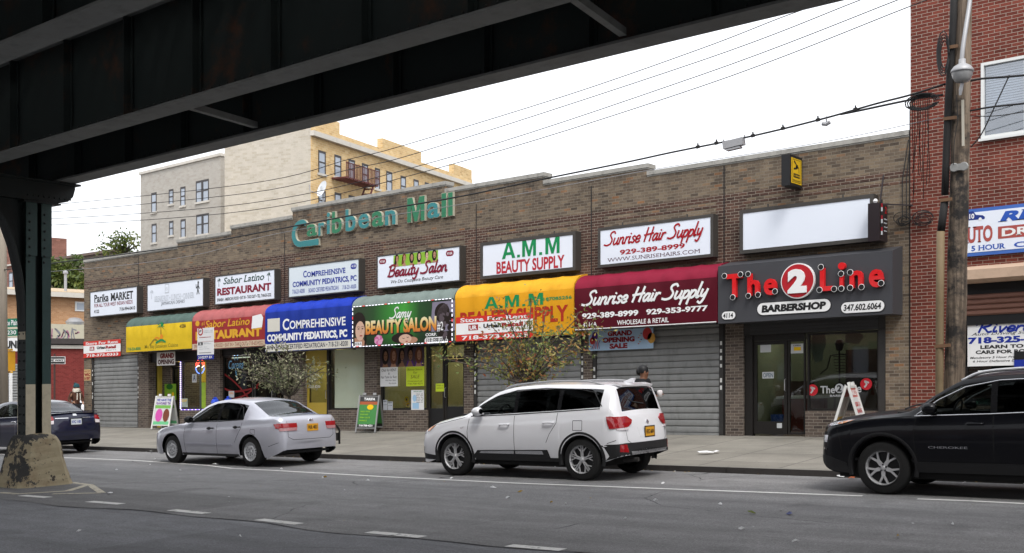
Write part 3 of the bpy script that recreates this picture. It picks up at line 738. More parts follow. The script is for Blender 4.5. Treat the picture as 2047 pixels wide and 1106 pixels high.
# bay 8, barber shop
room(-10.86, -7.66, (.22, .23, .16), lights=2, lit=2.0)
MB().box(-10.86, -7.66, FY + .03, FY + .3, 2.56, 2.947).build('shutter_housing', M_GUIDE, mall, shear=True)
mb = MB(); z = 2.57
while z < 2.93: mb.box(-10.7, -7.82, FY + .012, FY + .0295, z, z + .06); z += .072
mb.build('rolled_shutter', pm('dark_shutter', (.05, .05, .052), .5, .2), mall, shear=True)
MB().box(-10.85, -10.66, FY + .05, FY + .2, .1, 2.555).build('door_post', M_DARK, mall, shear=True)
d8 = door(-10.65, -9.86, .345, 2.42, mid=None, handle='r', gl=glass('shop_glass', 0)); header(-10.65, -9.45, 2.425, 2.555)
window(-9.84, -9.44, .345, 2.42, fr=.04)
w8 = window(-9.40, -7.82, .86, 2.55, fr=.05, low=True, gl=glass('barber_glass', (.5, .53, .5), .06))
MB().box(-7.815, -7.67, FY + .01, FY + .2, .1, 2.555).build('door_post', M_GUIDE, mall, shear=True)
MB().box(-11.41, -11.31, FY + .03, FY + .2, .1, 2.9).build('door_post', M_DARK, mall, shear=True)
# ------------------------------------------------------------------ flat light-box signs
def PX(d):
    return lambda x, y: F(x, y, d)
def T(mb, s, xl, yt, yb, xr, d, m=0, **k):
    a, v1 = F(xl, yt, d + .004); _, v0 = F(xl, yb, d + .004); b, _ = F(xr, yt, d + .004)
    y = FY - d - .004 - k.pop('lift', 0)
    return put_text(mb, s, a, b, v0, v1, y, m, **k)
def TS(mb, s, xl, yt, yb, xr, d, m=0, **k):
    a, v1 = F(xl, yt, d + .004); _, v0 = F(xl, yb, d + .004); b, _ = F(xr, yt, d + .004)
    return put_script(mb, s, a, b, v0, v1, FY - d - .004, m, **k)
C = {}
def ink(name, col, rough=.5):
    if name not in C: C[name] = pm('ink_' + name, col, rough, 0, .06, spec=.12)
    return C[name]
RED = ink('red', (.42, .018, .02)); MAROON = ink('maroon', (.20, .014, .035)); GREEN = ink('green', (.012, .22, .075)); BLUE = ink('blue', (.018, .035, .28))
WHT = ink('white', (.74, .74, .74)); GOLD = ink('gold', (.62, .33, .03)); GREY = ink('grey', (.42, .44, .46)); ORNG = ink('orange', (.65, .22, .02))
SKIN = ink('skin', (.38, .20, .13)); SKIN2 = ink('skin_pale', (.55, .36, .27)); HAIR = ink('hair', (.02, .014, .012)); PINK = ink('pink', (.50, .12, .28)); LIME = ink('lime', (.22, .40, .04)); DRED = ink('dark_red', (.24, .012, .02)); PURP = ink('purple', (.10, .03, .22)); BROWN = ink('brown_hair', (.14, .05, .025)); TEAL = ink('teal', (.02, .20, .21)); SKYB = ink('sky_blue', (.35, .55, .75)); YEL = ink('yellow', (.66, .42, .01)); BLK = M_BLACK
def sign(label, a, b, v0=4.385, v1=5.35, d=.25, fr=.035, face=None, frame=None):
    t = sth('light_box_sign', label, 'shop sign', (a + b) / 2, FY, v0)
    y0 = FY - d; mb = MB()
    mb.box(a, a + fr, y0, FY - .002, v0, v1); mb.box(b - fr, b, y0, FY - .002, v0, v1)
    mb.box(a + fr, b - fr, y0, FY - .002, v0, v0 + fr); mb.box(a + fr, b - fr, y0, FY - .002, v1 - fr, v1)
    for x in (a + (b - a) * .22, a + (b - a) * .78): mb.box(x - .015, x + .015, y0 + .03, y0 + .05, v1 + .0005, v1 + .07)
    mb.build('frame', frame or M_FRAME, t, shear=True)
    MB().box(a + fr + .001, b - fr - .001, y0 + .012, FY - .01, v0 + fr + .001, v1 - fr - .001).build('face', face or M_WHITE, t, shear=True)
    return t
POLY_M = [(0, 0), (0, 1), (.29, 1), (.5, .36), (.71, 1), (1, 1), (1, 0), (.79, 0), (.79, .70), (.58, 0), (.42, 0), (.21, .70), (.21, 0)]
def AMM(mb, xl, yt, yb, xr, d, m=0):
    a, v1 = F(xl, yt, d + .004); _, v0 = F(xl, yb, d + .004); b, _ = F(xr, yt, d + .004); w, h, y = b - a, v1 - v0, FY - d - .004
    P = lambda u, z, s, o: (a + w * (o + u * s), y, v0 + h * z)
    for q in ([(0, 0), (.36, 1), (.56, 1), (.24, 0)], [(.44, 1), (.64, 1), (1, 0), (.76, 0)]): mb.quad([P(u, z, .24, 0) for u, z in q], m); y -= .0004
    mb.quad([P(u, z, .24, 0) for u, z in ((.3, .22), (.7, .22), (.63, .40), (.37, .40))], m)
    for o in (.36, .76): mb.quad([P(u, z, .24, o) for u, z in POLY_M], m)
    for o in (.27, .655): mb.quad([P(u, z, 1, o) for u, z in ((0, 0), (.05, 0), (.05, .17), (0, .17))], m)
def L(mb, mats, t, name='lettering'): return mb.build(name, mats, t, shear=True, fixn=False)
D = .238
def palm(mb, x, z, h, y, m=0, mt=None):
    mt = m if mt is None else mt
    mb.quad([(x - h * .03, y, z), (x + h * .05, y, z), (x + h * .03, y, z + h * .62), (x - h * .01, y, z + h * .62)], mt)
    for k in range(9):
        a = R(-25 + k * 29); l = h * .36; dx, dz = math.cos(a), math.sin(a); zz = z + h * .62 + h * .02
        mb.quad([(x + .01, y - .0002 * k, zz), (x + .01 + l * .5 * dx - l * .13 * dz, y - .0002 * k, zz + l * .55 * dz + l * .16), (x + .01 + l * dx, y - .0002 * k, zz + l * dz - l * .12), (x + .01 + l * .5 * dx + l * .13 * dz, y - .0002 * k, zz + l * .4 * dz)], m)
def portrait(mb, x, z, h, y, skin=0, hair=1, style=0, dress=None):
    """a small printed head and shoulders"""
    w = h * .5
    if dress is not None: mb.quad([(x - w * .55, y, z), (x + w * .55, y, z), (x + w * .38, y, z + h * .3), (x - w * .38, y, z + h * .3)], dress)
    mb.quad([(x - w * .45, y - .0004, z), (x + w * .45, y - .0004, z), (x + w * .14, y - .0004, z + h * .3), (x - w * .14, y - .0004, z + h * .3)], skin)
    if style == 0: disc(mb, x, z + h * .56, y - .0008, w * .50, h * .43, 14, hair)
    elif style == 1:
        disc(mb, x, z + h * .66, y - .0008, w * .42, h * .33, 14, hair); mb.quad([(x - w * .6, y - .0008, z + h * .1), (x - w * .1, y - .0008, z + h * .2), (x - w * .1, y - .0008, z + h * .8), (x - w * .42, y - .0008, z + h * .7)], hair)
    else: disc(mb, x, z + h * .70, y - .0008, w * .38, h * .31, 14, hair); disc(mb, x + w * .2, z + h * .97, y - .0008, w * .2, h * .1, 10, hair)
    disc(mb, x + w * .06, z + h * .58, y - .0012, w * .27, h * .26, 14, skin)
    for s in (-1, 1): disc(mb, x + w * .06 + s * w * .11, z + h * .62, y - .0016, w * .06, h * .022, 8, hair)
    disc(mb, x + w * .06, z + h * .44, y - .0016, w * .08, h * .02, 8, hair)

# 1 market
t = sign('white market sign for West Indian needs at the left end of the row', -37.10, -34.05)
mb = MB(); T(mb, 'Parika', 188.6, 589.6, 604, 217, D, bold=.025, asc=(0, .73)); T(mb, 'MARKET', 221, 586.5, 602, 266, D, serif=True, bold=.03)
T(mb, 'FOR ALL YOUR WEST INDIAN NEEDS', 188.6, 608, 615.3, 265, D, 1, bold=.01); T(mb, '718-994-0410', 239, 615, 622, 270, D, bold=.02); T(mb, '4122', 188, 620, 626.7, 198, D, bold=.02)
a, v = F(188.6, 605, D); b, _ = F(217, 605, D); mb.box(a, b, FY - D - .005, FY - D - .004, v - .015, v)
L(mb, [BLK, MAROON], t)
# 2 faded
t = sign('faded nearly blank white sign reading Jamaican dishes', -33.47, -30.24)
mb = MB(); T(mb, 'BREAKFAST \u2022 LUNCH \u2022 DINNER', 309, 593, 604, 388, D, 0, serif=True, bold=.01); T(mb, 'JAMAICAN DISHES', 322, 604, 612, 369, D, 1, serif=True, bold=.0, shear=.15)
a, v = F(334, 577, D); mb.box(a - .12, a + .12, FY - D - .005, FY - D - .004, v - .16, v + .16, 0); mb.box(a - .09, a + .09, FY - D - .0056, FY - D - .0051, v - .12, v + .12, 2); T(mb, 'B', 331.5, 574.5, 581, 335.5, D, 0, bold=.0, lift=.003)
px, pz = F(303, 598, D); palm(mb, px, pz, .34, FY - D - .004, 0)
fx, fz = F(395.7, 588, D); y = FY - D - .004
for a, b, w in (((fx - .05, fz), (fx, fz + .17), .035), ((fx + .07, fz), (fx, fz + .17), .035), ((fx, fz + .15), (fx + .01, fz + .33), .06), ((fx + .01, fz + .3), (fx - .09, fz + .2), .03), ((fx - .09, fz + .2), (fx - .1, fz + .33), .025), ((fx + .01, fz + .3), (fx + .09, fz + .18), .03)): stroke(mb, [a, b], w, lambda p: (p.x, y, p.y), 3)
disc(mb, fx + .02, fz + .385, y, .04, .045, 10, 3)
L(mb, [ink('faint', (.50, .53, .58)), ink('midgrey', (.12, .13, .15)), M_WHITE, BLK], t)
# 3 restaurant
t = sign('white restaurant sign with green lettering, maroon capitals and two palms', -29.65, -26.62)
mb = MB(); T(mb, 'Sabor Latino', 446.4, 555, 568.7, 528, D, 0, serif=True, bold=.01, shear=.25, asc=(0, .73)); T(mb, 'RESTAURANT', 434, 577, 592, 542, D, 1, bold=.045)
T(mb, 'SPANISH - AMERICAN FOOD \u2022 EAT IN - TAKE OUT \u2022 TEL. 718-653-2222', 434, 597, 603.3, 542, D, 2, bold=.02)
for p in ((437.5, 573.5), (536.8, 562.5)): x, z = F(*p, D); palm(mb, x, z, .30, FY - D - .004, 0)
L(mb, [ink('dark_green', (.01, .05, .035)), MAROON, BLK], t)
# 4 pediatrics
t = sign('pale grey green pediatrics sign with blue lettering', -26.0, -22.88, face=M_WHITE2)
mb = MB(); T(mb, 'C', 606, 542, 555.5, 613, D, serif=True, bold=.02); T(mb, 'OMPREHENSIVE', 613.5, 544, 554.6, 690.7, D, serif=True, bold=.02); T(mb, 'COMMUNITY PEDIATRICS, PC', 585, 564, 574.5, 712.6, D, bold=.03, asc=(-.02, .72))
T(mb, '718-231-8200', 584.4, 579.5, 588, 609, D, 0, bold=.005); T(mb, 'BOARD CERTIFIED PEDIATRICIAN', 617, 576.8, 585.2, 676.5, D, 0, bold=.005); T(mb, '718-231-8200', 684.6, 571, 579, 712, D, 0, bold=.005)
x, z = F(707, 532.5, D); pill(mb, x - .125, x + .125, z - .08, z + .08, FY - D - .004, 0); T(mb, '4118', 703, 529.5, 535.6, 711, D, 1, bold=.01, lift=.003)
L(mb, [BLUE, WHT], t)
# 5 beauty salon
t = sign('white beauty salon sign with a strip of printed portraits', -22.17, -19.02)
mb = MB(); y = FY - D - .004
a, v1 = F(786.7, 511, D); b, _ = F(875.8, 511, D); v0 = v1 - .33; mb.quad([(a, y, v0), (b, y, v0), (b, y, v1), (a, y, v1)], 0)
for k, st in enumerate((1, 1, 0, 0, 2, 0)): portrait(mb, a + (b - a) * (.08 + .168 * k), v0, .36, y - .001, 2 if k not in (4, 3) else 5, 4 if k == 1 else 3, st)
TS(mb, 'Beauty Salon', 775, 531.5, 563, 893.4, D + .004, 1, w=.15, slant=.3)
T(mb, 'We Do Complete Beauty Care', 781, 560.5, 569, 885.6, D, 3, serif=True, bold=.0, shear=.25, asc=(-.2, .73))
for p in ((765, 522.8), (899.3, 506.5)):
    x, z = F(*p, D); pill(mb, x - .14, x + .14, z - .075, z + .075, y, 1); put_text(mb, '4116A', x - .095, x + .095, z - .04, z + .04, y - .003, 6, bold=.02)
L(mb, [LIME, MAROON, SKIN, HAIR, BROWN, SKIN2, WHT], t)
# 6 A.M.M.
t = sign('white beauty supply sign with big green initials over red capitals', -18.32, -15.26, fr=.085, v0=4.375)
mb = MB(); AMM(mb, 1003.4, 487, 518.5, 1118.7, D); T(mb, 'BEAUTY SUPPLY', 992.4, 524, 548.5, 1128.5, D, 1, bold=.03)
L(mb, [GREEN, ink('sign_red', (.40, .03, .045))], t)
# 7 hair supply
t = sign('white hair supply sign with red brush script and a web address', -14.60, -11.48, fr=.07, v0=4.375)
mb = MB(); TS(mb, 'Sunrise Hair Supply', 1207.8, 466, 502, 1405, D, 0, w=.135, slant=.4); T(mb, '929-389-8999', 1239, 500, 510, 1369, D, 0, bold=.03, serif=True); T(mb, 'WWW.SUNRISEHAIRS.COM', 1214, 517, 524.5, 1399.5, D, 1, bold=-.005, serif=True)
L(mb, [ink('script_red', (.33, .012, .02)), ink('plum', (.09, .03, .05))], t)
# 8 blank
t = sign('large blank white sign above the barber shop', -10.83, -7.82, fr=.08, v0=4.375)
# big free-standing letters on the wall
t = sth('channel_lettering', 'big green and turquoise letters spelling Caribbean Mall high on the brick wall', 'sign lettering', -22.5, FY, 5.95)
GRN2 = pm('letter_green', (.022, .155, .075), .4, 0, .15, 5, grime=.2); TRQ = pm('letter_turquoise', (.03, .18, .19), .4, 0, .15, 5, grime=.2); M_TRIM = pm('letter_edge', (.42, .40, .32), .5, 0, .1)
def big(s, xl, yt, yb, xr, col):
    a, v1 = F(xl, yt, .12); _, v0 = F(xl, yb, .12); b, _ = F(xr, yt, .12); p = None
    for y0, y1, e, bd, m, nm in ((FY - .085, FY - .005, .003, .035, M_TRIM, 'letter'), (FY - .096, FY - .086, -.010, .020, (GRN2, TRQ)[col], 'face')):
        mb = MB()
        if s == 'M': mb.prism([(a - e + (b - a + 2 * e) * u, v0 - e + (v1 - v0 + 2 * e) * z) for u, z in POLY_M], y0, y1, 'y')
        else: put_text(mb, s, a - e, b + e, v0 - e, v1 + e, (y0 + y1) / 2, 0, depth=y1 - y0, bold=bd)
        o_ = mb.build(nm, m, p or t, shear=True, fixn=False); p = o_
o = lambda x, y: (560 + x / 5.686, 360 + y / 5.686)
for s, x0, yt, yb, x1, c in (('a', 292, 505, 650, 410, 0), ('r', 425, 485, 638, 495, 1), ('i', 520, 368, 618, 560, 1), ('b', 580, 360, 615, 695, 0), ('b', 733, 335, 592, 852, 1), ('e', 878, 388, 562, 1003, 1), ('a', 1032, 362, 542, 1170, 0), ('n', 1182, 350, 522, 1305, 1), ('M', 1435, 205, 488, 1635, 0), ('a', 1662, 262, 445, 1805, 1), ('l', 1825, 150, 428, 1880, 0), ('l', 1900, 140, 412, 1955, 0)):
    p = o(x0, yt); q = o(x1, yb); big(s, p[0], p[1], q[1], q[0], c)
cpts = [o(*p) for p in ((285, 505), (262, 478), (225, 478), (180, 510), (150, 570), (145, 640), (165, 700), (205, 728), (270, 722), (350, 712), (428, 700))]
CP = crom([F(*p, .12) for p in cpts], 6)
pc = None
for (w, ya, yb, nm, m_) in ((.175, FY - .085, FY - .005, 'letter', M_TRIM), (.155, FY - .096, FY - .086, 'face', TRQ)):
    tgt = MB()
    Lf, Rt = [], []
    for i, p in enumerate(CP):
        d = (CP[min(i + 1, len(CP) - 1)] - CP[max(i - 1, 0)]).normalized(); ww = w * (.75 + .5 * i / len(CP)); q = Vector((-d.y, d.x)) * ww / 2; Lf.append(p + q); Rt.append(p - q)
    for i in range(len(CP) - 1): tgt.prism([tuple(Lf[i]), tuple(Lf[i + 1]), tuple(Rt[i + 1]), tuple(Rt[i])], ya, yb, 'y')
    pc = tgt.build(nm, m_, pc or t, shear=True, fixn=False)

# ------------------------------------------------------------------ awnings
def awning(label, a, b, v0, vt, vb, col, d=.62, top=None, ribs=6, rough=.65, grime=.1):
    t = sth('shop_awning', label, 'awning', (a + b) / 2, FY, v0)
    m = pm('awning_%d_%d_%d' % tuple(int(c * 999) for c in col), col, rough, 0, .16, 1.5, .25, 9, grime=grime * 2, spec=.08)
    mt = m if top is None else pm('awningtop_%d_%d_%d' % tuple(int(c * 999) for c in top), top, rough, 0, .18, 1.8, .25, 9, grime=grime * 2.5, spec=.1)  # apart from the green one, tops are lightened to paint in the sky light
    prof = [(d, v0), (d, (v0 + vt) / 2), (d, vt)]
    for k in range(1, 9):
        q = math.pi / 2 * k / 8; prof.append((d * math.cos(q) + .004, vt + (vb - vt) * math.sin(q)))
    mb = MB(); nx = ribs * 8
    for i in range(nx + 1):
        u = i / nx; x = a + (b - a) * u; sg = abs(math.sin(math.pi * u * ribs)) ** .7
        for j, (p, q) in enumerate(prof): s = sg * .028 if j >= 3 else 0; mb.v.append((x, FY - p + s * (1 if j < 9 else .3), q - s * .6))
    n = len(prof)
    for i in range(nx):
        for j in range(n - 1): mb.f.append((i * n + j, (i + 1) * n + j, (i + 1) * n + j + 1, i * n + j + 1)); mb.m.append(0 if j < 2 else 1)
    for x in (a, b):
        k = len(mb.v); mb.v += [(x, FY - p, q) for p, q in prof] + [(x, FY - .004, v0)]; mb.f.append(tuple(range(k, k + n + 1))); mb.m.append(1)
    o = mb.build('canopy', [m, mt], t, shear=True, fixn=False)
    o.data.shade_smooth()
    fr = MB()
    for q in (v0 - .012,): fr.bar((a + .02, FY - d + .02, q), (b - .02, FY - d + .02, q), .025, .025)
    for k in range(4): x = a + .05 + (b - a - .1) * k / 3; fr.bar((x, FY - d + .03, v0 - .01), (x, FY - .01, v0 + .0), .02, .02)
    fr.build('frame', M_GUIDE, t, shear=True)
    return t
AD = .62
# Jamaican cuisine
t = awning('yellow fronted awning with a palm emblem under a green top', -34.16, -30.36, 2.99, 3.88, 4.25, (.60, .41, .02), top=(.075, .115, .10), ribs=8)
mb = MB(); y = FY - AD - .004; x, z = F(321, 671, AD)
palm(mb, x + .02, z - .1, .62, y - .001, 0, 3); disc(mb, x + .06, z - .04, y - .002, .085, .085, 16, 1)
stroke(mb, [(x - .62, z - .30), (x - .35, z - .12), (x - .1, z - .2), (x + .2, z - .22)], .05, lambda p: (p.x, y - .0015, p.y), 2)
stroke(mb, [(x - .5, z - .22), (x - .25, z - .06), (x - .05, z - .12)], .05, lambda p: (p.x, y - .0012, p.y), 1); stroke(mb, [(x - .25, z - .24), (x + .05, z - .15), (x + .28, z - .23)], .07, lambda p: (p.x, y - .0018, p.y), 0)
T(mb, 'Mo Bay Jamaican Cuisine', 289, 690, 699, 356, AD, 2, serif=True, bold=.01); T(mb, '718-324-8000', 255, 695.5, 701.5, 281, AD, 0, bold=.03); T(mb, '4120A', 359, 648.8, 656, 371.5, AD, 4, bold=.03)
L(mb, [GREEN, ORNG, ink('olive', (.25, .20, .02)), BROWN, BLK], t)
# restaurant
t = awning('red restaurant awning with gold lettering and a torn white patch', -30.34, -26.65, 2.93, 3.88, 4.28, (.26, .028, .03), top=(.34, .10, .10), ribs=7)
mb = MB(); mb.quad([(-30.33, y, 2.945), (-26.66, y, 2.945), (-26.66, y, 3.13), (-30.33, y, 3.13)], 1)
T(mb, 'Sabor Latino', 410, 641, 656, 499, AD, 0, serif=True, bold=.015, shear=.25, asc=(0, .73)); T(mb, '#1', 403, 643.5, 652, 409, AD, 0, bold=.0); T(mb, 'RESTAURANT', 391, 663.5, 681, 523, AD, 0, bold=.06)
T(mb, 'SPANISH AMERICAN FOOD \u2022 EAT IN \u2022 TAKE OUT \u2022 718-653-2222', 388, 689.7, 697, 527, AD, 2, bold=.01, lift=.002)
x, z = F(514, 642.5, AD); mb.quad([(x - .27, y - .003, z - .22), (x + .24, y - .003, z - .2), (x + .30, y - .003, z + .1), (x + .2, y - .003, z + .22), (x - .22, y - .003, z + .17), (x - .24, y - .003, z)], 3); disc(mb, *F(395, 647, AD), y - .001, .11, .09, 14, 0)
L(mb, [GOLD, ink('cream', (.52, .42, .30)), ink('brick_red', (.26, .07, .06)), WHT], t)
# pediatrics
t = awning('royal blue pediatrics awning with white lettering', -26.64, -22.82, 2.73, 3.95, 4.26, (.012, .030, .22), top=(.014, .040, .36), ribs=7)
mb = MB(); mb.quad([(-26.62, y, 2.745), (-22.84, y, 2.745), (-22.84, y, 2.97), (-26.62, y, 2.97)], 1)
a, v1 = F(535, 638, AD); b, _ = F(559.5, 638, AD); mb.quad([(a, y, v1 - .40), (b, y, v1 - .40), (b, y, v1), (a, y, v1)], 1)
T(mb, 'C', 565, 638, 661, 578, AD, 0, serif=True, bold=.02); T(mb, 'OMPREHENSIVE', 579, 641.5, 658.5, 690.7, AD, 0, serif=True, bold=.02); T(mb, 'COMMUNITY PEDIATRICS, PC', 534, 669, 683, 694, AD, 0, bold=.05, asc=(-.02, .75))
T(mb, '4118 \u2022 BOARD CERTIFIED PEDIATRICIAN \u2022 718-231-8200', 534, 691, 700.5, 695.5, AD, 2, bold=.015, lift=.002)
L(mb, [WHT, ink('beige', (.58, .56, .50)), ink('navy', (.02, .02, .05))], t)
# salon: printed banner on a green-grey awning
t = awning('green beauty salon banner awning printed with faces and edged with lights', -22.79, -18.92, 2.72, 3.90, 4.24, (.05, .075, .066), top=(.16, .20, .185), ribs=8)
def banner_mat():
    m, tt, p = _new('printed_green_banner'); sx = N(tt, 'ShaderNodeSeparateXYZ'); tt.links.new(coords(tt, 'UV'), sx.inputs[0])
    mr = N(tt, 'ShaderNodeMapRange'); mr.inputs[1].default_value = -22.6; mr.inputs[2].default_value = -19.2; tt.links.new(sx.outputs[0], mr.inputs[0])
    r = ramp(tt, [(0, (.02, .035, .015)), (.2, (.015, .06, .012)), (.42, (.03, .22, .025)), (.55, (.045, .30, .03)), (.72, (.012, .06, .012)), (1, (.006, .012, .006))]); tt.links.new(mr.outputs[0], r.inputs[0])
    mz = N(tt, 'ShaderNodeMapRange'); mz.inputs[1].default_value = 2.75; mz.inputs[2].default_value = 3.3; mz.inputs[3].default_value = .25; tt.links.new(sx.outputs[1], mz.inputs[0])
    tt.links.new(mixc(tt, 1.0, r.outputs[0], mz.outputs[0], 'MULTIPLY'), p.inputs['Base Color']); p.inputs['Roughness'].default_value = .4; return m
def fire_mat():
    m, tt, p = _new('printed_fire_letters'); sx = N(tt, 'ShaderNodeSeparateXYZ'); tt.links.new(coords(tt, 'UV'), sx.inputs[0])
    mz = N(tt, 'ShaderNodeMapRange'); mz.inputs[1].default_value = 3.02; mz.inputs[2].default_value = 3.5; tt.links.new(sx.outputs[1], mz.inputs[0])
    r = ramp(tt, [(0, (.42, .06, .01)), (.4, (.62, .25, .03)), (.75, (.70, .55, .25)), (1, (.72, .68, .5))]); tt.links.new(mz.outputs[0], r.inputs[0]); tt.links.new(r.outputs[0], p.inputs['Base Color']); return m
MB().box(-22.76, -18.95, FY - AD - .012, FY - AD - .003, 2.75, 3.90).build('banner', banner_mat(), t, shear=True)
BD = AD + .012; y = FY - BD - .003; mb = MB()
# woman with braids at the left edge
x, z = F(719, 662, BD)
mb.quad([(x - .30, y, 2.765), (x + .3, y, 2.765), (x + .12, y, z - .2), (x - .22, y, z - .2)], 3)
disc(mb, x - .03, z + .2, y - .001, .28, .34, 20, 1)
for k in range(7): stroke(mb, [(x - .3 + k * .022, z + .2), (x - .31 + k * .015, z - .2), (x - .28 + k * .02, z - .52)], .018, lambda p: (p.x, y - .0012, p.y), 1)
for k in range(5): stroke(mb, [(x + .16 + k * .02, z + .15), (x + .22 + k * .012, z - .2), (x + .18 + k * .015, z - .5)], .016, lambda p: (p.x, y - .0012, p.y), 1)
disc(mb, x + .02, z, y - .002, .19, .28, 20, 2)
for s in (-.07, .09): disc(mb, x + .03 + s, z + .06, y - .003, .04, .017, 10, 1); stroke(mb, [(x + s - .03, z + .11), (x + .03 + s, z + .125), (x + .08 + s, z + .105)], .012, lambda p: (p.x, y - .003, p.y), 1)
disc(mb, x + .06, z - .14, y - .003, .06, .02, 10, 4); stroke(mb, [(x + .06, z + .05), (x + .075, z - .04), (x + .04, z - .05)], .012, lambda p: (p.x, y - .003, p.y), 3)
# head of curls at the right edge
x, z = F(884, 640, BD); rr = random.Random(5)
mb.quad([(x - .42, y - .0003, z - .3), (x + .45, y - .0003, z - .3), (x + .45, y - .0003, z + .50), (x - .35, y - .0003, z + .50)], 7)
disc(mb, x + .0, z + .2, y - .001, .27, .26, 20, 1)
for k in range(46):
    cx, cz = x + .12 + rr.uniform(-.2, .2), z - .15 + rr.uniform(-.4, .3); disc(mb, cx, cz, y - .0012 - k * .00003, rr.uniform(.05, .1), rr.uniform(.05, .1), 12, 1 if k % 3 else 8)
for k in range(8): stroke(mb, [(x - .2 + k * .05, z + .05 + .02 * k), (x - .1 + k * .04, z + .3), (x + .05 + k * .02, z + .42)], .012, lambda p: (p.x, y - .0028, p.y), 8)
# flower and sleeping face along the bottom
x, z = F(757, 680, BD)
for k in range(7): a = k * .9; disc(mb, x + .09 * math.cos(a), z + .08 * math.sin(a), y - .001 - k * .0001, .085, .07, 12, 5 if k % 2 else 9)
x, z = F(810, 677, BD); disc(mb, x - .1, z + .02, y - .0005, .42, .15, 20, 1); disc(mb, x + .0, z - .01, y - .001, .24, .13, 20, 2); disc(mb, x + .25, z - .05, y - .0008, .22, .09, 16, 3)
stroke(mb, [(x - .1, z + .02), (x - .06, z), (x - .02, z + .01)], .014, lambda p: (p.x, y - .002, p.y), 1); stroke(mb, [(x + .06, z + .04), (x + .1, z + .02), (x + .14, z + .04)], .014, lambda p: (p.x, y - .002, p.y), 1); disc(mb, x + .06, z - .08, y - .002, .045, .016, 10, 4)
for k in range(4): disc(mb, *F(790 + k * 5, 692, BD), y, .1, .05, 10, 10)
mb.build('printed_portraits', [HAIR, HAIR, SKIN2, SKIN, ink('lip', (.3, .05, .05)), PINK, WHT, ink('mauve_grey', (.20, .18, .24)), ink('curl_shine', (.09, .07, .08)), ink('pale_pink', (.6, .3, .45)), ink('leafy', (.02, .08, .02))], t, shear=True, fixn=False)
mb = MB(); T(mb, 'BEAUTY SALON', 732.5, 643.5, 671.5, 873.5, BD, 2, bold=.07, lift=.003); T(mb, 'BEAUTY SALON', 731, 642, 670, 872.6, BD, 0, bold=.045, lift=.006)
TS(mb, 'Samy', 778.6, 616, 645, 822, BD + .004, 1, w=.12, slant=.45); T(mb, '#2', 874, 643.5, 663, 886, BD, 1, bold=.01, lift=.003); T(mb, 'CORP.', 850.6, 666.6, 672.8, 873, BD, 1, bold=.03, lift=.003)
x0, z1 = F(849, 675.3, BD); x1, _ = F(896, 675.3, BD); pill(mb, x0, x1, z1 - .165, z1, y - .002, 1); T(mb, '718-708-4231', 851.5, 677, 680.3, 894, BD, 2, bold=.03, lift=.006); T(mb, '718-708-5553', 851.5, 680.9, 684.2, 894, BD, 2, bold=.03, lift=.006)
x0, z1 = F(709.5, 684, BD); x1, _ = F(723.5, 684, BD); mb.quad([(x0, y - .002, z1 - .13), (x1, y - .002, z1 - .13), (x1, y - .002, z1), (x0, y - .002, z1)], 1); T(mb, '4116 A', 710.5, 685, 690.5, 722.5, BD, 2, bold=.02, lift=.006)
L(mb, [fire_mat(), WHT, BLK], t)
mb = MB(); k = 0
def led(ax, az, bx, bz, n):
    global k
    for i in range(n):
        f = (i + .25) / n; g = (i + .72) / n; x0, z0, x1, z1 = ax + (bx - ax) * f, az + (bz - az) * f, ax + (bx - ax) * g, az + (bz - az) * g
        mb.box(min(x0, x1) - .006, max(x0, x1) + .006, FY - BD - .02, FY - BD - .004, min(z0, z1) - .008, max(z0, z1) + .008, 1 if k % 7 == 3 else 0); k += 1
led(-22.74, 3.90, -18.97, 3.90, 30); led(-22.74, 2.75, -18.97, 2.75, 30); led(-22.745, 2.75, -22.745, 3.9, 9); led(-18.965, 2.75, -18.965, 3.9, 9)
mb.build('light_string', [glow('led_white', (.85, .85, .95), .9), glow('led_red', (.8, .05, .05), .6)], t, shear=True)
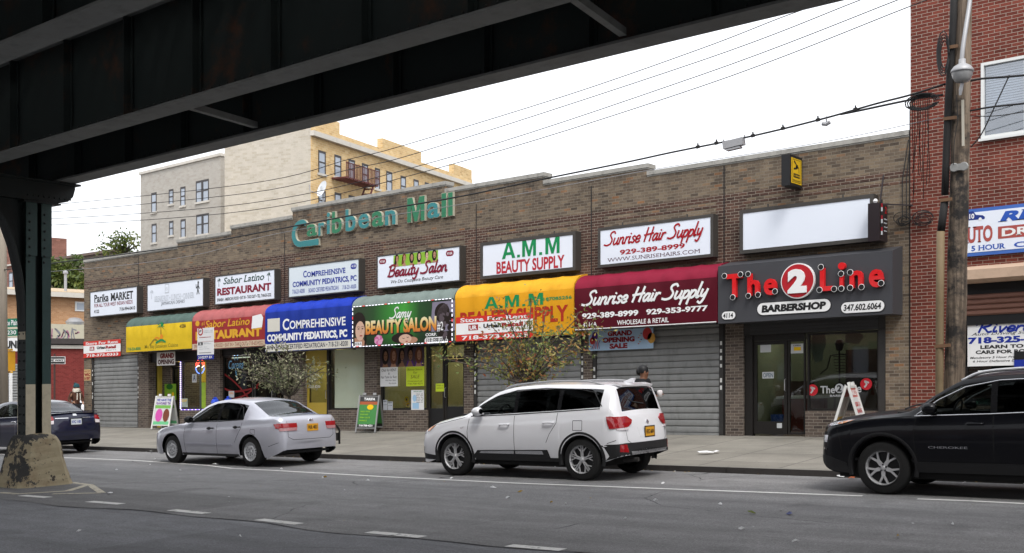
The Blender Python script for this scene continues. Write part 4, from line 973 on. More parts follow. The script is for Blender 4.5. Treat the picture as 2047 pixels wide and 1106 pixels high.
# A.M.M. awning and the rental banner tied to it
t = awning('orange yellow beauty supply awning with green initials and red capitals', -18.88, -15.06, 2.77, 3.89, 4.28, (.58, .27, .012), top=(.64, .32, .022), ribs=6)
y = FY - AD - .004; mb = MB(); AMM(mb, 968.5, 595, 618, 1085.7, AD); T(mb, 'BEAUTY SUPPLY', 920, 625, 656, 1135.8, AD, 1, bold=.035); T(mb, '7187085256', 1078, 595.8, 602.5, 1143, AD, 0, bold=.03); T(mb, 'WHOLESALE & RETAIL', 1080, 664, 671, 1140, AD, 0, bold=.01)
L(mb, [GREEN, ink('awning_red', (.36, .03, .015))], t)
def rent_banner(label, quad, d, texts, mark):
    (xl, yt, yb, xr) = quad; a, v1 = F(xl, yt, d); _, v0 = F(xl, yb, d); b, _ = F(xr, yt, d); h = v1 - v0
    t = sth('rental_banner', label, 'banner', (a + b) / 2, FY - d, v0); y = FY - d
    mb = MB(); mb.box(a, b, y, y + .004, v1 - h * .26, v1, 0); mb.box(a, b, y, y + .004, v0 + h * .27, v1 - h * .26 - .0005, 1); mb.box(a, b, y, y + .004, v0, v0 + h * .27 - .0005, 0)
    mb.build('sheet', [ink('banner_red', (.55, .035, .025)), WHT], t, shear=True)
    lt = MB(); w = b - a
    put_text(lt, 'Store For Rent', a + w * .06, b - w * .06, v1 - h * .225, v1 - h * .05, y - .003, 0, serif=True, bold=.02); put_text(lt, '718-373-0333', a + w * .08, b - w * .06, v0 + h * .04, v0 + h * .215, y - .003, 0, serif=True, bold=.03)
    lt.box(a + w * .17, a + w * .30, y - .002, y - .001, v0 + h * .42, v0 + h * .66, 2); put_text(lt, 'UR', a + w * .185, a + w * .285, v0 + h * .45, v0 + h * .62, y - .004, 0, bold=.04)
    put_text(lt, 'Urban', a + w * .37, a + w * .60, v0 + h * .48, v0 + h * .66, y - .003, 1, bold=.05); put_text(lt, 'Retail', a + w * .61, a + w * .88, v0 + h * .48, v0 + h * .66, y - .003, 2, bold=.05); put_text(lt, 'REALTY', a + w * .62, a + w * .88, v0 + h * .36, v0 + h * .42, y - .003, 1, bold=.0, spacing=1.5)
    L(lt, [WHT, BLK, ink('banner_dark_red', (.30, .02, .02))], t)
rent_banner('red and white store for rent banner tied across the orange awning', (911.5, 635, 683, 1065), AD + .02, None, None)
rent_banner('red and white store for rent banner above the leftmost shutter', (167, 683.5, 716, 241), .05, None, None)
# hair supply awning
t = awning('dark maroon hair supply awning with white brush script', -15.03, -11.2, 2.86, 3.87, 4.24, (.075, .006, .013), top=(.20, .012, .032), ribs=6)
mb = MB(); TS(mb, 'Sunrise Hair Supply', 1163.4, 584, 622, 1415.5, AD, 0, w=.15, slant=.42); T(mb, '929-389-8999', 1163.4, 627, 638.4, 1276, AD, 0, bold=.04); T(mb, '929-353-9777', 1291.6, 618.5, 629.8, 1415, AD, 0, bold=.04)
T(mb, '4114A', 1165, 645.3, 653.7, 1193, AD, 0, bold=.015); T(mb, 'WHOLESALE & RETAIL', 1233.5, 640.8, 650.3, 1336.8, AD, 0, bold=.015)
mb.quad([(-15.02, FY - AD - .004, 2.865), (-11.21, FY - AD - .004, 2.865), (-11.21, FY - AD - .004, 2.885), (-15.02, FY - AD - .004, 2.885)], 0)
L(mb, [WHT], t)
# barber shop fascia
a, b, v0, v1 = -11.17, -7.31, 2.83, 4.10
t = sth('fascia_sign', 'dark grey barber shop fascia with raised red letters and black dots', 'shop sign', (a + b) / 2, FY, v0)
M_FASC = pm('grey_fascia_panel', (.060, .061, .068), .45, .2, .08, 1.0, grime=.1)
mb = MB(); mb.prism([(FY - AD, v0), (FY - AD, v1), (FY - .004, v1 + .14), (FY - .004, v0)], a, b, 'x')
mb.build('panel_box', M_FASC, t, shear=True)
M_LRED = pm('letter_red', (.62, .012, .015), .35, 0, .05, coat=.3)
def raised(s, xl, yt, yb, xr, bold=.06):
    a, v1 = F(xl, yt, AD + .1); _, v0 = F(xl, yb, AD + .1); b, _ = F(xr, yt, AD + .1); put_text(MB(), s, a, b, v0, v1, FY - AD - .055, 0, depth=.09, bold=bold).build('letter', M_LRED, t, shear=True, fixn=False)
q = lambda x, y: (1300 + x / 3.722, 440 + y / 3.722)
for s, x0, yt, yb, x1 in (('T', 555, 398, 585, 690), ('h', 710, 392, 573, 818), ('e', 832, 432, 570, 948), ('L', 1250, 350, 538, 1365), ('n', 1470, 372, 515, 1590), ('e', 1614, 362, 512, 1742)):
    p = q(x0, yt); r_ = q(x1, yb); raised(s, p[0] + 3, p[1] + 2, r_[1] - 2, r_[0] - 3, .03)
p = q(1400, 395); r_ = q(1440, 525); raised('I', p[0] + 2, p[1], r_[1], r_[0] - 2, .01)
x, z = F(*q(1422, 342), AD + .1); disc(MB(), x, z, FY - AD - .1, .075, .075, 18, 0, .09).build('letter_dot', M_LRED, t, shear=True)
x, z = F(*q(1092, 452), AD + .1); mb = MB(); disc(mb, x, z, FY - AD - .075, .375, .375, 32, 1, .07); disc(mb, x, z, FY - AD - .085, .35, .35, 32, 0, .009); put_text(mb, '2', x - .21, x + .21, z - .26, z + .25, FY - AD - .10, 1, depth=.025, bold=.07)
mb.build('roundel', [pm('roundel_red', (.40, .014, .022), .4), WHT], t, shear=True, fixn=False)
for (dx, dy) in ((550, 416), (670, 404), (726, 402), (612, 575), (728, 564), (800, 556), (926, 531), (1268, 350), (1258, 520), (1366, 513), (1420, 510), (1418, 400), (1486, 389), (1486, 504), (1570, 499), (1716, 470)):
    x, z = F(*q(dx, dy), AD + .115); mb = MB(); disc(mb, x, z, FY - AD - .104, .05, .05, 20, 0, .1); disc(mb, x, z, FY - AD - .112, .064, .064, 20, 1, .0075); disc(mb, x, z, FY - AD - .118, .053, .053, 20, 0, .0055); mb.build('dot', [BLK, WHT], t, shear=True)
mb = MB(); y = FY - AD
for (cx, cy, w, h, s, x0, x1) in ((1068, 648, 545, 84, 'BARBERSHOP', 828, 1308), (1580, 646, 322, 72, '347.602.6064', 1438, 1718), (582, 710, 100, 56, '4114', 541, 616)):
    xa, zc = F(*q(cx - w / 2, cy + (w / 2) * .065 ), AD + .02); xb, zc2 = F(*q(cx + w / 2, cy - (w / 2) * .065), AD + .02); zc = (zc + zc2) / 2; hh = h / 3.722 / 87 / 2
    pill(mb, xa - .015, xb + .015, zc - hh - .015, zc + hh + .015, y - .012, 1, .0115); pill(mb, xa, xb, zc - hh, zc + hh, y - .02, 0, .0078)
    ta, _ = F(*q(x0, cy), AD + .02); tb, _ = F(*q(x1, cy), AD + .02); put_text(mb, s, ta, tb, zc - hh * .62, zc + hh * .62, y - .023, 1, bold=.06 if s[0] == 'B' else .03, shear=.08)
L(mb, [WHT, BLK], t, 'name_plates')
# projecting signs
M_YSIGN = pm('yellow_sign_face', (.60, .38, .012), .4, 0, .05)
xb, zb = F(1590, 350, .0)
t = sth('projecting_sign', 'yellow projecting box sign with black edging high on the wall', 'sign', -9.54, FY - .4, 5.7)
mb = MB(); x0, x1 = -9.64, -9.45; y0, y1 = 21.8, FY - .05; z1 = at(1570, 309, 21.8)[1]; z0 = at(1570, 371, 21.8)[1]
mb.box(x0, x1, y0, y1, z0, z1).bar((x0 + .1, y1 - .001, z0 + .2), (x0 + .1, FY, z0 + .2), .05, .05).bar((x0 + .1, y1 - .001, z1 - .2), (x0 + .1, FY, z1 - .2), .05, .05); mb.build('box', M_BLACK, t, shear=True)
mb = MB(); mb.box(x1 + .001, x1 + .006, y0 + .07, y1 - .05, z0 + .06, z1 - .06); mb.build('face', M_YSIGN, t, shear=True)
mb = MB(); yy = lambda u: y0 + .07 + (y1 - y0 - .12) * u; zz = lambda w: z0 + .06 + (z1 - z0 - .12) * w; fx = x1 + .009
P = lambda p: (fx, yy(p.x), zz(p.y))
stroke(mb, [(.28, .88), (.5, .74), (.55, .64), (.25, .58)], .07, P); stroke(mb, [(.55, .62), (.7, .66), (.74, .46)], .04, P); stroke(mb, [(.45, .66), (.62, .72)], .09, P)
for a, b in (((.1, .95), (.9, .95)), ((.9, .95), (.9, .06)), ((.9, .06), (.1, .06)), ((.1, .06), (.1, .95))): stroke(mb, [a, b], .015, P)
mb.quad([(fx, yy(.2), zz(.24)), (fx, yy(.82), zz(.24)), (fx, yy(.82), zz(.40)), (fx, yy(.2), zz(.40))])
put_text(mb, 'La Nacional', yy(.25), yy(.78), zz(.28), zz(.37), fx + .003, 1, pl='x', bold=.02); put_text(mb, 'ENVIOS DE DINERO', yy(.14), yy(.88), zz(.09), zz(.16), fx + .002, 0, pl='x', bold=.01)
L(mb, [BLK, M_YSIGN], t)
t = sth('projecting_sign', 'dark projecting barber sign with striped pole beside the blank sign', 'sign', -7.7, FY - .35, 4.35)
x0, x1 = -7.84, -7.60; y0, y1 = 21.97, FY - .06; zt_ = at(1746, 406, y0)[1]; zb_ = at(1746, 482, y0)[1]
MB().box(x0, x1, y0, y1, zb_, zt_).bar((x0 + .1, y1 - .001, 4.9), (x0 + .1, FY, 4.9), .04, .04).bar((x1 - .1, y0 + .3, zt_), (x1 - .1, FY, 5.75), .025, .025).bar((x1 - .02, y0 + .2, 5.1), (x1 + .5, FY, 5.05), .025, .025).build('box', pm('dark_plum_box', (.020, .014, .016), .3), t, shear=True)
mb = MB()
for k in range(9): mb.tube([(x1 + .03, y0 + .04, 4.45 + k * .08), (x1 + .03, y0 + .04, 4.45 + k * .08 + .0795)], .018, 8, k % 3)
mb.build('striped_pole', [GREY, DRED, M_BLACK], t, shear=True)
mb = MB(); put_text(mb, '2', y0 + .3, y0 + .42, 4.92, 5.06, x1 + .003, 0, pl='x', bold=.03)
for k in range(4): mb.box(x1 + .002, x1 + .003, y0 + .25, y0 + .42 + .03 * (k % 2), 4.55 + k * .08, 4.57 + k * .08, 1)
L(mb, [RED, GREY], t)
MB().lathe([(.001, 0), (.03, .01), (.05, .05), (.03, .09), (.001, .1)], (x1 - .12, y0 + .1, zt_), 12).build('bulb', WHT, t, shear=True)
# banners and papers on the fronts
def panel(name, label, cat, xl, yt, yb, xr, d, col, texts=(), mats=None, extra=None, group=None, th=.004):
    a, v1 = F(xl, yt, d); _, v0 = F(xl, yb, d); b, _ = F(xr, yt, d)
    t = sth(name, label, cat, (a + b) / 2, FY - d, v0, group)
    MB().box(a, b, FY - d, FY - d + th, v0, v1).build('sheet', col, t, shear=True)
    mb = MB(); w, h = b - a, v1 - v0
    for (s, u0, w0, u1, w1, m, *k) in texts: put_text(mb, s, a + w * u0, a + w * u1, v0 + h * w0, v0 + h * w1, FY - d - .002, m, **(k[0] if k else {}))
    if extra: extra(mb, a, b, v0, v1, FY - d - .002)
    if mb.v: L(mb, mats or [BLK], t)
    return t
def balloons(mb, a, b, v0, v1, y):
    w, h = b - a, v1 - v0
    for (u, q_, r, m) in ((.91, .72, .13, 1), (.97, .5, .11, 2), (.1, .72, .09, 3), (.06, .5, .08, 1)): disc(mb, a + w * u, v0 + h * q_, y - .001, r, r * 1.15, 14, m)
    for k in range(5): stroke(mb, [(a + w * (.05 + k * .03), v0 + h * .1), (a + w * (.08 + k * .02), v0 + h * .35), (a + w * (.04 + .035 * k), v0 + h * .5)], .02, lambda p: (p.x, y, p.y), 1 if k % 2 else 3)
    for k in range(6): disc(mb, a + w * (.78 + .02 * (k % 3)), v0 + h * (.25 + .1 * k), y, .025, .012, 8, k % 3 + 1)
panel('banner', 'pale blue grand opening sale banner with balloons on the shutter', 'banner', 1177, 662, 702, 1306, .03, pm('banner_blue', (.40, .56, .74), .5, 0, .15, 2),
      (('GRAND', .30, .68, .68, .94, 0, {'bold': .06}), ('OPENING', .22, .37, .72, .63, 0, {'bold': .06}), ('SALE', .33, .06, .61, .32, 0, {'bold': .06})), [DRED, ink('balloon_red', (.5, .05, .05)), ink('balloon_orange', (.65, .35, .08)), PURP], balloons)
panel('banner', 'small white banner with red and black grand opening hung in a doorway', 'banner', 313.5, 705, 731.5, 350, .25, pm('banner_white', (.68, .66, .64), .6), (('GRAND', .18, .52, .94, .92, 0, {'bold': .06}), ('OPENING', .06, .08, .95, .45, 1, {'bold': .05})), [ink('red_black', (.22, .02, .02)), ink('black_red', (.06, .01, .01))])
panel('notice', 'small yellow notice about accepted benefits on the corner brick', 'notice', 168, 739, 761, 181, .012, pm('notice_yellow', (.60, .42, .20), .6), (('WE ACCEPT', .05, .72, .95, .92, 0), ('WIC', .05, .38, .95, .66, 0, {'bold': .06}), ('& EBT', .05, .06, .95, .32, 0, {'bold': .05})), [DRED])
# ------------------------------------------------------------------ red brick building beside the row
REDB = [(0, (.095, .021, .014)), (.3, (.155, .034, .022)), (.6, (.122, .026, .017)), (1, (.19, .046, .030))]
B_RED = brick('red_brick', REDB, (.31, .255, .21), w=.213, wash=.2, mort=.011)
X0R, X1R = -7.15, 14.0
rb = thing('red_brick_building', 'tall red brick building with a driving school on the ground floor', 'building', ((X0R + X1R) / 2, FY, S * (X0R + X1R) / 2 + .3))
wx0, wv1 = F(1962, 128); _, wv0 = F(1962, 279); wx1 = wx0 + 1.62
lx0 = F(1926, 600)[0] + .0
mb = MB(); y0, y1 = FY - .012, FY + .3
mb.box(X0R, lx0, y0, y1, .1, 3.55); mb.box(X0R, X1R, y0, y1, 3.55, wv0); mb.box(X0R, wx0, y0, y1, wv0, wv1); mb.box(wx1, wx1 + 2.2, y0, y1, wv0, wv1); mb.box(wx1 + 3.82, X1R, y0, y1, wv0, wv1); mb.box(X0R, X1R, y0, y1, wv1, 12.4)
mb.box(X0R, X0R + .3, y1, 40, 0, 12.4); mb.box(X0R + .3, X1R, y1, 40, 12.0, 12.1); mb.box(X1R - .3, X1R, y1, 40, 0, 12)
mb.build('wall', B_RED, rb, shear=True, merge=False)
MB().box(X0R - .02, X0R - .003, FY - .014, FY + .2, .3, 7).build('party_joint', BLK, rb, shear=True)
M_ALU = pm('white_window_frame', (.62, .63, .62), .4, 0, .05)
GLW = glass('window_glass', (.7, .74, .78), .18)
for a in (wx0, wx1 + 2.2):
    b = a + 1.62; mb = MB(); f = .055
    mb.box(a, a + f, FY - .05, FY + .06, wv0, wv1); mb.box(b - f, b, FY - .05, FY + .06, wv0, wv1); mb.box(a + f, b - f, FY - .05, FY + .06, wv0, wv0 + f); mb.box(a + f, b - f, FY - .05, FY + .06, wv1 - f, wv1)
    mb.box((a + b) / 2 - .03, (a + b) / 2 + .03, FY - .03, FY + .05, wv0 + f, wv1 - f); mb.box(a - .04, b + .04, FY - .09, FY - .0505, wv0 - .05, wv0 - .001)
    w = mb.build('window', M_ALU, rb, shear=True)
    MB().box(a + f, b - f, FY + .02, FY + .025, wv0 + f, wv1 - f).build('pane', GLW, w, shear=True)
    mb = MB(); z = wv0 + .6
    while z < wv1 - .05: mb.quad([(a + f, FY + .1, z), (b - f, FY + .1, z), (b - f, FY + .13, z + .045), (a + f, FY + .13, z + .045)]); z += .05
    mb.quad([(a - .2, FY + .29, wv0), (b + .2, FY + .29, wv0), (b + .2, FY + .29, wv1), (a - .2, FY + .29, wv1)], 1)
    mb.build('blind', [pm('slat_blind', (.58, .61, .66), .6, 0, .06), pm('dim_room', (.05, .055, .06), .9)], w, shear=True)
# shop of the red building
M_LEDGE = pm('beige_ledge', (.46, .33, .24), .7, 0, .12, 2, grime=.25)
_, e1 = F(1930, 541, .35); _, e0 = F(1930, 566, .35)
MB().prism([(FY - .013, e1 + .10), (FY - .40, e1), (FY - .40, e0 + .06), (FY - .30, e0), (FY - .013, e0)], lx0 - .02, X1R - 1, 'x').build('ledge', M_LEDGE, rb, shear=True)
mb = MB(); z = F(1930, 632, 0)[1]; zt = F(1930, 592, 0)[1]
while z < zt: mb.prism([(FY + .02, z), (FY - .01, z + .03), (FY - .01, z + .08), (FY + .02, z + .10)], lx0 + .02, X1R - 1, 'x'); z += .105
mb.build('rolled_shutter', pm('brown_slats', (.20, .10, .075), .5, .1, .1), rb, shear=True)
MB().box(lx0, X1R - 1, FY + .03, FY + .2, 2.55, 3.55).build('shop_header', M_BLACK, rb, shear=True)
MB().box(lx0, X1R - 1, FY + .0, FY + .25, .1, .95).build('sill_wall', B_LOW, rb, shear=True)
mb = MB()
for x in (lx0 + .03, lx0 + 2.6, lx0 + 5.2): mb.box(x - .03, x + .03, FY + .06, FY + .14, .951, 2.549)
w = mb.build('shop_window', M_DARK, rb, shear=True); MB().box(lx0 + .06, X1R - 1, FY + .1, FY + .105, .951, 2.549).build('pane', GL, w, shear=True)
mb = MB(); mb.box(lx0, X1R - 1, 24.6, 24.65, .1, 3); mb.box(lx0, X1R - 1, FY + .3, 24.6, .05, .1); mb.box(lx0 + .1, lx0 + 6, FY + .5, FY + .9, .97, 1.08, 1); mb.build('shop_interior', [pm('dim_green_room', (.05, .07, .06), .8), pm('teal_shelf', (.10, .30, .26), .6)], rb, shear=True)
# driving school signs
xs0, sv1 = F(1903, 425, .1); _, sv0 = F(1935, 513, .1); sv1 = F(1935, 419, .1)[1]; xs1 = xs0 + 5.6
t = sth('wall_sign', 'long blue edged white driving school sign with red and blue lettering', 'shop sign', (xs0 + xs1) / 2, FY, sv0)
MB().box(xs0, xs1, FY - .09, FY - .013, sv0, sv1).build('frame', pm('blue_frame', (.05, .13, .42), .5, 0, .15, grime=.2), t, shear=True)
MB().box(xs0 + .07, xs1 - .07, FY - .096, FY - .0905, sv0 + .07, sv1 - .07).build('face', M_WHITE, t, shear=True)
mb = MB(); d = .097; BL2, RB2 = 0, 1
a, v1 = F(1995, 423, d); _, v0 = F(1995, 444.5, d); put_text(mb, "RIVERA'S", a, a + 2.2, v0, v1, FY - d - .003, 0, serif=True, bold=.05, shear=.25)
a, v1 = F(1916, 456, d); b, _ = F(1984.5, 456, d); _, v0 = F(1916, 489, d); put_text(mb, 'AUTO', a, b, v0, v1, FY - d - .003, 1, serif=True, bold=.04)
a, v1 = F(1995, 453.5, d); _, v0 = F(1995, 478, d); mb.box(a, a + 3.2, FY - d - .002, FY - d - .001, v0, v1, 1); put_text(mb, 'DRIVING SCHOOL', a + .07, a + 3.1, v0 + .04, v1 - .04, FY - d - .005, 2, serif=True, bold=.03)
a, v1 = F(1941.7, 492, d); b, _ = F(2010.5, 492, d); _, v0 = F(1941.7, 502.5, d); put_text(mb, '5 HOUR', a, b, v0, v1, FY - d - .003, 0, serif=True, bold=.02); a = F(2027, 492, d)[0]; put_text(mb, 'CLASS DAILY', a, a + 1.9, v0, v1, FY - d - .003, 0, serif=True, bold=.02)
a, v0 = F(1922, 445, d); b, _ = F(1969, 445, d); w = b - a; P = [(0, .03), (.02, .18), (.5, .2), (.62, .12), (.9, .1), (1, .06), (.98, .02)]
mb.quad([(a + w * u, FY - d - .002, v0 + z) for u, z in P], 3); put_text(mb, '3110', a + w * .05, a + w * .55, v0 + .05, v0 + .15, FY - d - .005, 2, bold=.03); disc(mb, a + w * .8, v0 + .03, FY - d - .004, .03, m=2)
L(mb, [ink('sign_blue', (.03, .09, .40)), ink('sign_brick', (.36, .08, .07)), WHT, ink('car_blue', (.02, .04, .20))], t)
d = -.06; a, v1 = F(1930, 642.5, d); _, v0 = F(1930, 733, d); b = a + 1.75
t = sth('window_poster', 'white driving school poster with a phone number behind the red building glass', 'poster', (a + b) / 2, FY - d, v0)
MB().box(a, b, FY - d, FY - d + .005, v0, v1).build('sheet', WHT, t, shear=True); mb = MB(); y = FY - d - .003; w, h = b - a, v1 - v0
put_script(mb, "Rivera's", a + w * .12, a + w * .85, v0 + h * .74, v0 + h * .96, y, 0, w=.14, slant=.25, desc=False)
for s, u0, z0, u1, z1, m, k in (('Auto Driving School, Inc.', .06, .655, .95, .735, 1, dict(shear=.3, serif=True, bold=0)), ('718-325-5152', .03, .49, .97, .635, 0, dict(bold=.05)), ('LEARN TO DRIVE', .16, .375, .9, .455, 1, dict(bold=.04)), ('CARS FOR ROAD TEST', .11, .265, .95, .345, 1, dict(bold=.04)), ('Mandatory 5 Hour Pre-Licensing Sat. & Sun.', .05, .15, .96, .21, 1, dict(shear=.2, bold=.01)), ('6 Hour Defensive Driving Course Class', .08, .07, .96, .13, 1, dict(shear=.2, bold=.01))): put_text(mb, s, a + w * u0, a + w * u1, v0 + h * z0, v0 + h * z1, y, m, **k)
L(mb, [BLUE, BLK], t)
a, v1 = F(1955, 741, d); MB().box(a, a + .7, FY - d, FY - d + .004, v1 - .3, v1).build('notice', WHT, t, shear=True)
a, v1 = F(2027, 703, -.03); tag(MB().box(a, a + .6, FY + .04, FY + .05, v1 - .16, v1, 0).box(a, a + .6, FY + .04, FY + .05, v1 - .30, v1 - .161, 1).build('window_sticker', [M_BLACK, BLUE], shear=True), 'black and blue sticker on the glass over the driving school poster', 'sticker')

# ------------------------------------------------------------------ timber poles, lamp, wires
def wood():
    m, t, p = _new('weathered_pole_wood'); co = coords(t, 'Object', (9, 9, .35))
    r = ramp(t, [(.25, (.02, .015, .012)), (.46, (.10, .072, .05)), (.6, (.24, .185, .135)), (.72, (.09, .058, .036)), (1, (.30, .25, .20))]); t.links.new(noise(t, co, 1.6, 9, .72), r.inputs[0])
    c2 = coords(t, 'Object'); s = ramp(t, [(.47, 0), (.57, 1)]); t.links.new(noise(t, c2, 1.1, 6, .7), s.inputs[0])
    t.links.new(mixc(t, s.outputs[0], r.outputs[0], (.014, .012, .011)), p.inputs['Base Color']); p.inputs['Roughness'].default_value = .85
    b = N(t, 'ShaderNodeBump'); b.inputs['Strength'].default_value = .8; b.inputs['Distance'].default_value = .02; t.links.new(noise(t, co, 3, 6), b.inputs['Height']); t.links.new(b.outputs[0], p.inputs['Normal']); return m
M_WOOD = wood(); M_TARP = pm('tar_black', (.016, .015, .015), .75, 0, .3, 3, .3, 30); M_RISER = pm('brown_riser', (.19, .14, .08), .7, .1, .2, 3, grime=.25); M_WIRE = pm('wire_black', (.02, .02, .021), .6)
M_LAMPGREY = pm('lamp_grey', (.34, .34, .35), .45, .2, .12)
PY = 17.42
def P3(x, y, Y): X, v = at(x, y, Y); return Vector((X, Y, v + S * X))
b0 = P3(1903.5, 930, PY); t0 = P3(1928, -70, PY); b0.z = S * b0.x + .05
t = thing('utility_pole', 'weathered timber utility pole with black conduit in front of the red building', 'utility pole', (b0.x, b0.y, S * b0.x + .15))
mb = MB(); n = 14; pts = [b0.lerp(t0, i / n) + Vector((rnd.uniform(-.008, .008), 0, 0)) for i in range(n + 1)]; mb.tube(pts, [.158 - .03 * i / n for i in range(n + 1)], 18); mb.build('pole', M_WOOD, t, smooth=True)
mb = MB(); mb.tube([P3(*p, PY - .13) for p in ((1909, -70), (1906, 40), (1896, 200), (1891, 330), (1889, 390))], .055, 10); mb.tube([P3(*p, PY - .14) for p in ((1888.5, 402), (1884, 440), (1881, 462))], .058, 10); mb.build('conduit', M_TARP, t, smooth=True)
MB().tube([P3(*p, PY - .14) for p in ((1880.5, 463), (1879, 600), (1878, 790), (1877.5, 930))], .060, 10).build('riser_pipe', M_RISER, t, smooth=True)
mb = MB()
for y, xa, xb in ((398, 1880, 1903), (690, 1868, 1900), (92, 1897, 1915), (235, 1886, 1912)): mb.bar(P3(xa, y + 3, PY - .19), P3(xb, y, PY - .19), .03, .05)
mb.build('strap', pm('rusty_strap', (.16, .09, .05), .7), t)
c = P3(1917, 334, PY - .17); mb = MB()
for dx, dz in ((-.07, 0), (.07, 0)): mb.lathe([(.001, -.012), (.06, -.012), (.07, 0)], (c.x + dx, c.y, c.z + dx * .02), 12, 'y')
mb.box(c.x - .08, c.x + .08, c.y - .01, c.y + .02, c.z - .05, c.z + .05); mb.build('medallion', pm('dull_zinc', (.32, .32, .31), .5, .5, .2), t)
mb = MB(); mb.bar(P3(1924.5, 200, PY - .16), P3(1925.5, 292, PY - .16), .025, .035); mb.build('marker_strip', pm('pale_strip', (.45, .42, .35), .7), t)
# pendant street lamp
lp = P3(1923.5, 150, 17.0); t = thing('street_lamp', 'grey bell shaped street lamp hanging from a bent pipe on the timber pole', 'street lamp', lp)
ar = [P3(1944, -60, PY - .1), P3(1939, 0, 17.25), P3(1931, 55, 17.1), P3(1925, 95, 17.02), P3(1922.5, 123, 17.0)]
MB().tube(crom([tuple(p) for p in ar], 5), .034, 8).build('arm', M_LAMPGREY, t, smooth=True)
MB().lathe([(.001, .235), (.05, .235), (.052, .17), (.075, .155), (.12, .13), (.155, .085), (.165, .055), (.16, .04), (.15, .04)], lp, 20).build('hood', M_LAMPGREY, t, smooth=True)
MB().lathe([(.150, .038), (.145, .0), (.125, -.06), (.10, -.10), (.06, -.115), (.001, -.118)], lp, 20).build('refractor', pm('refractor', (.25, .25, .25), .25, 0, .2, 30, coat=.4), t, smooth=True)
MB().tube([lp + Vector((0, 0, -.12)), lp + Vector((-.02, 0, -.22)), lp + Vector((-.03, 0, -.30))], [.025, .03, .018], 8).build('photocell', M_LAMPGREY, t)
# far timber pole
X = at(4, 700, PY)[0]; t = sth('utility_pole', 'pale timber utility pole at the far left behind the viaduct column', 'utility pole', X, PY, .15)
MB().tube([(X + .1, PY, S * X), (X - .1, PY, S * X + 12.5)], [.16, .12], 12).build('pole', pm('pale_pole', (.30, .26, .21), .8, 0, .25, 3, sc=(6, 6, .4)), t, smooth=True)
# wires strung between the poles
def wire(label, pts, r, Y=PY, name='overhead_wire', group='thin overhead wires', mat=None, ends=True):
    P = [P3(x, y, Y) for x, y in pts]; Q = crom([tuple(p) for p in P], 8)
    return tag(MB().tube(Q, r, 5).build(name, mat or M_WIRE, smooth=True), label, 'wire', group)
TW = 'one of four thin black wires sweeping from the viaduct column to the upper right'
for pts in (((-10, 411), (95, 410), (500, 367), (700, 318), (803, 292), (1126, 193), (1400, 98), (1560, 36), (1660, 0), (1840, -70)),
            ((-10, 424), (95, 424.5), (500, 385.6), (700, 338.5), (841, 304), (1400, 122), (1715, 2), (1850, -50)),
            ((-10, 437), (95, 438), (500, 406.4), (877, 321), (1400, 150.5), (1795, 0), (1860, -26)),
            ((-10, 450), (95, 450.5), (500, 421), (889, 332.6), (1400, 173.5), (1819, 13), (1868, -5))): wire(TW, pts, .0085)
main = [(0, 541), (95, 528), (250, 508), (400, 487), (560, 457.5), (740, 424), (920, 393), (1087, 358), (1250, 325), (1347, 304), (1500, 273), (1640, 239), (1750, 208), (1820, 190), (1890, 168)]
wire('thick black cable sagging in front of the parapet to the timber pole', main, .017, name='overhead_cable', group=None)
wire('thin pale service wire just below the thick black cable', [(80, 545), (250, 530), (400, 508), (560, 466), (920, 409), (1300, 340), (1640, 285), (1880, 235)], .006, name='overhead_cable', group=None, mat=pm('wire_grey', (.25, .25, .26), .5))
wire('second black cable under the thick one near the red building', [(1680, 229), (1720, 221), (1790, 206), (1840, 196), (1885, 190)], .018, name='overhead_cable', group=None)
wire('upper black cable running right from the pole past the window', [(1925, 165), (1960, 158), (2010, 154), (2080, 148)], .017, name='overhead_cable', group=None)
wire('lower black cable running right from the pole past the window', [(1938, 222), (1970, 216), (2010, 211), (2080, 204)], .015, name='overhead_cable', group=None)
wire('slanting black guy cable in front of the upper window', [(2018, 150), (1990, 210), (1962, 268), (1940, 295)], .010, name='overhead_cable', group=None)
wire('thin wire crossing the lower pane of the upper window', [(1935, 232), (1990, 232), (2060, 222)], .007, name='overhead_cable', group=None)
t = thing('cable_junction_box', 'pale grey junction box clipped under the overhead cable', 'junction box', P3(1467, 291, PY)); c = P3(1467, 290, PY)
MB().bar(c + Vector((-.19, 0, 0.005)), c + Vector((.19, 0, .045)), .12, .13).bar(c + Vector((-.13, 0, -.08)), c + Vector((.14, 0, -.055)), .1, .03).bar(c + Vector((-.2, 0, .02)), c + Vector((-.2, 0, .12)), .02, .02).bar(c + Vector((.2, 0, .05)), c + Vector((.2, 0, .15)), .02, .02).build('case', M_LAMPGREY, t)
c = P3(1652, 245, PY); t = thing('cable_splice', 'small grey splice case hanging from the overhead cable', 'splice case', c)
MB().tube([c + Vector((-.07, 0, -.01)), c + Vector((0, 0, -.03)), c + Vector((.06, 0, 0))], .035, 8).bar(c, c + Vector((0, 0, .1)), .02, .02).build('case', M_LAMPGREY, t)
mb = MB()
for x in (1395, 1432, 1505, 1565, 1635, 1710):
    k = [i for i in range(len(main) - 1) if main[i][0] <= x <= main[i + 1][0]][0]; u = (x - main[k][0]) / (main[k + 1][0] - main[k][0]); y = main[k][1] + (main[k + 1][1] - main[k][1]) * u; c = P3(x, y - 1, PY)
    tag(MB().bar(c + Vector((-.03, 0, -.01)), c + Vector((.03, 0, 0)), .04, .05).bar(c, c + Vector((0, 0, .06)), .02, .02).build('cable_clamp', M_TARP), 'small dark clamp on the thick overhead cable', 'clamp', 'clamps along the cable')
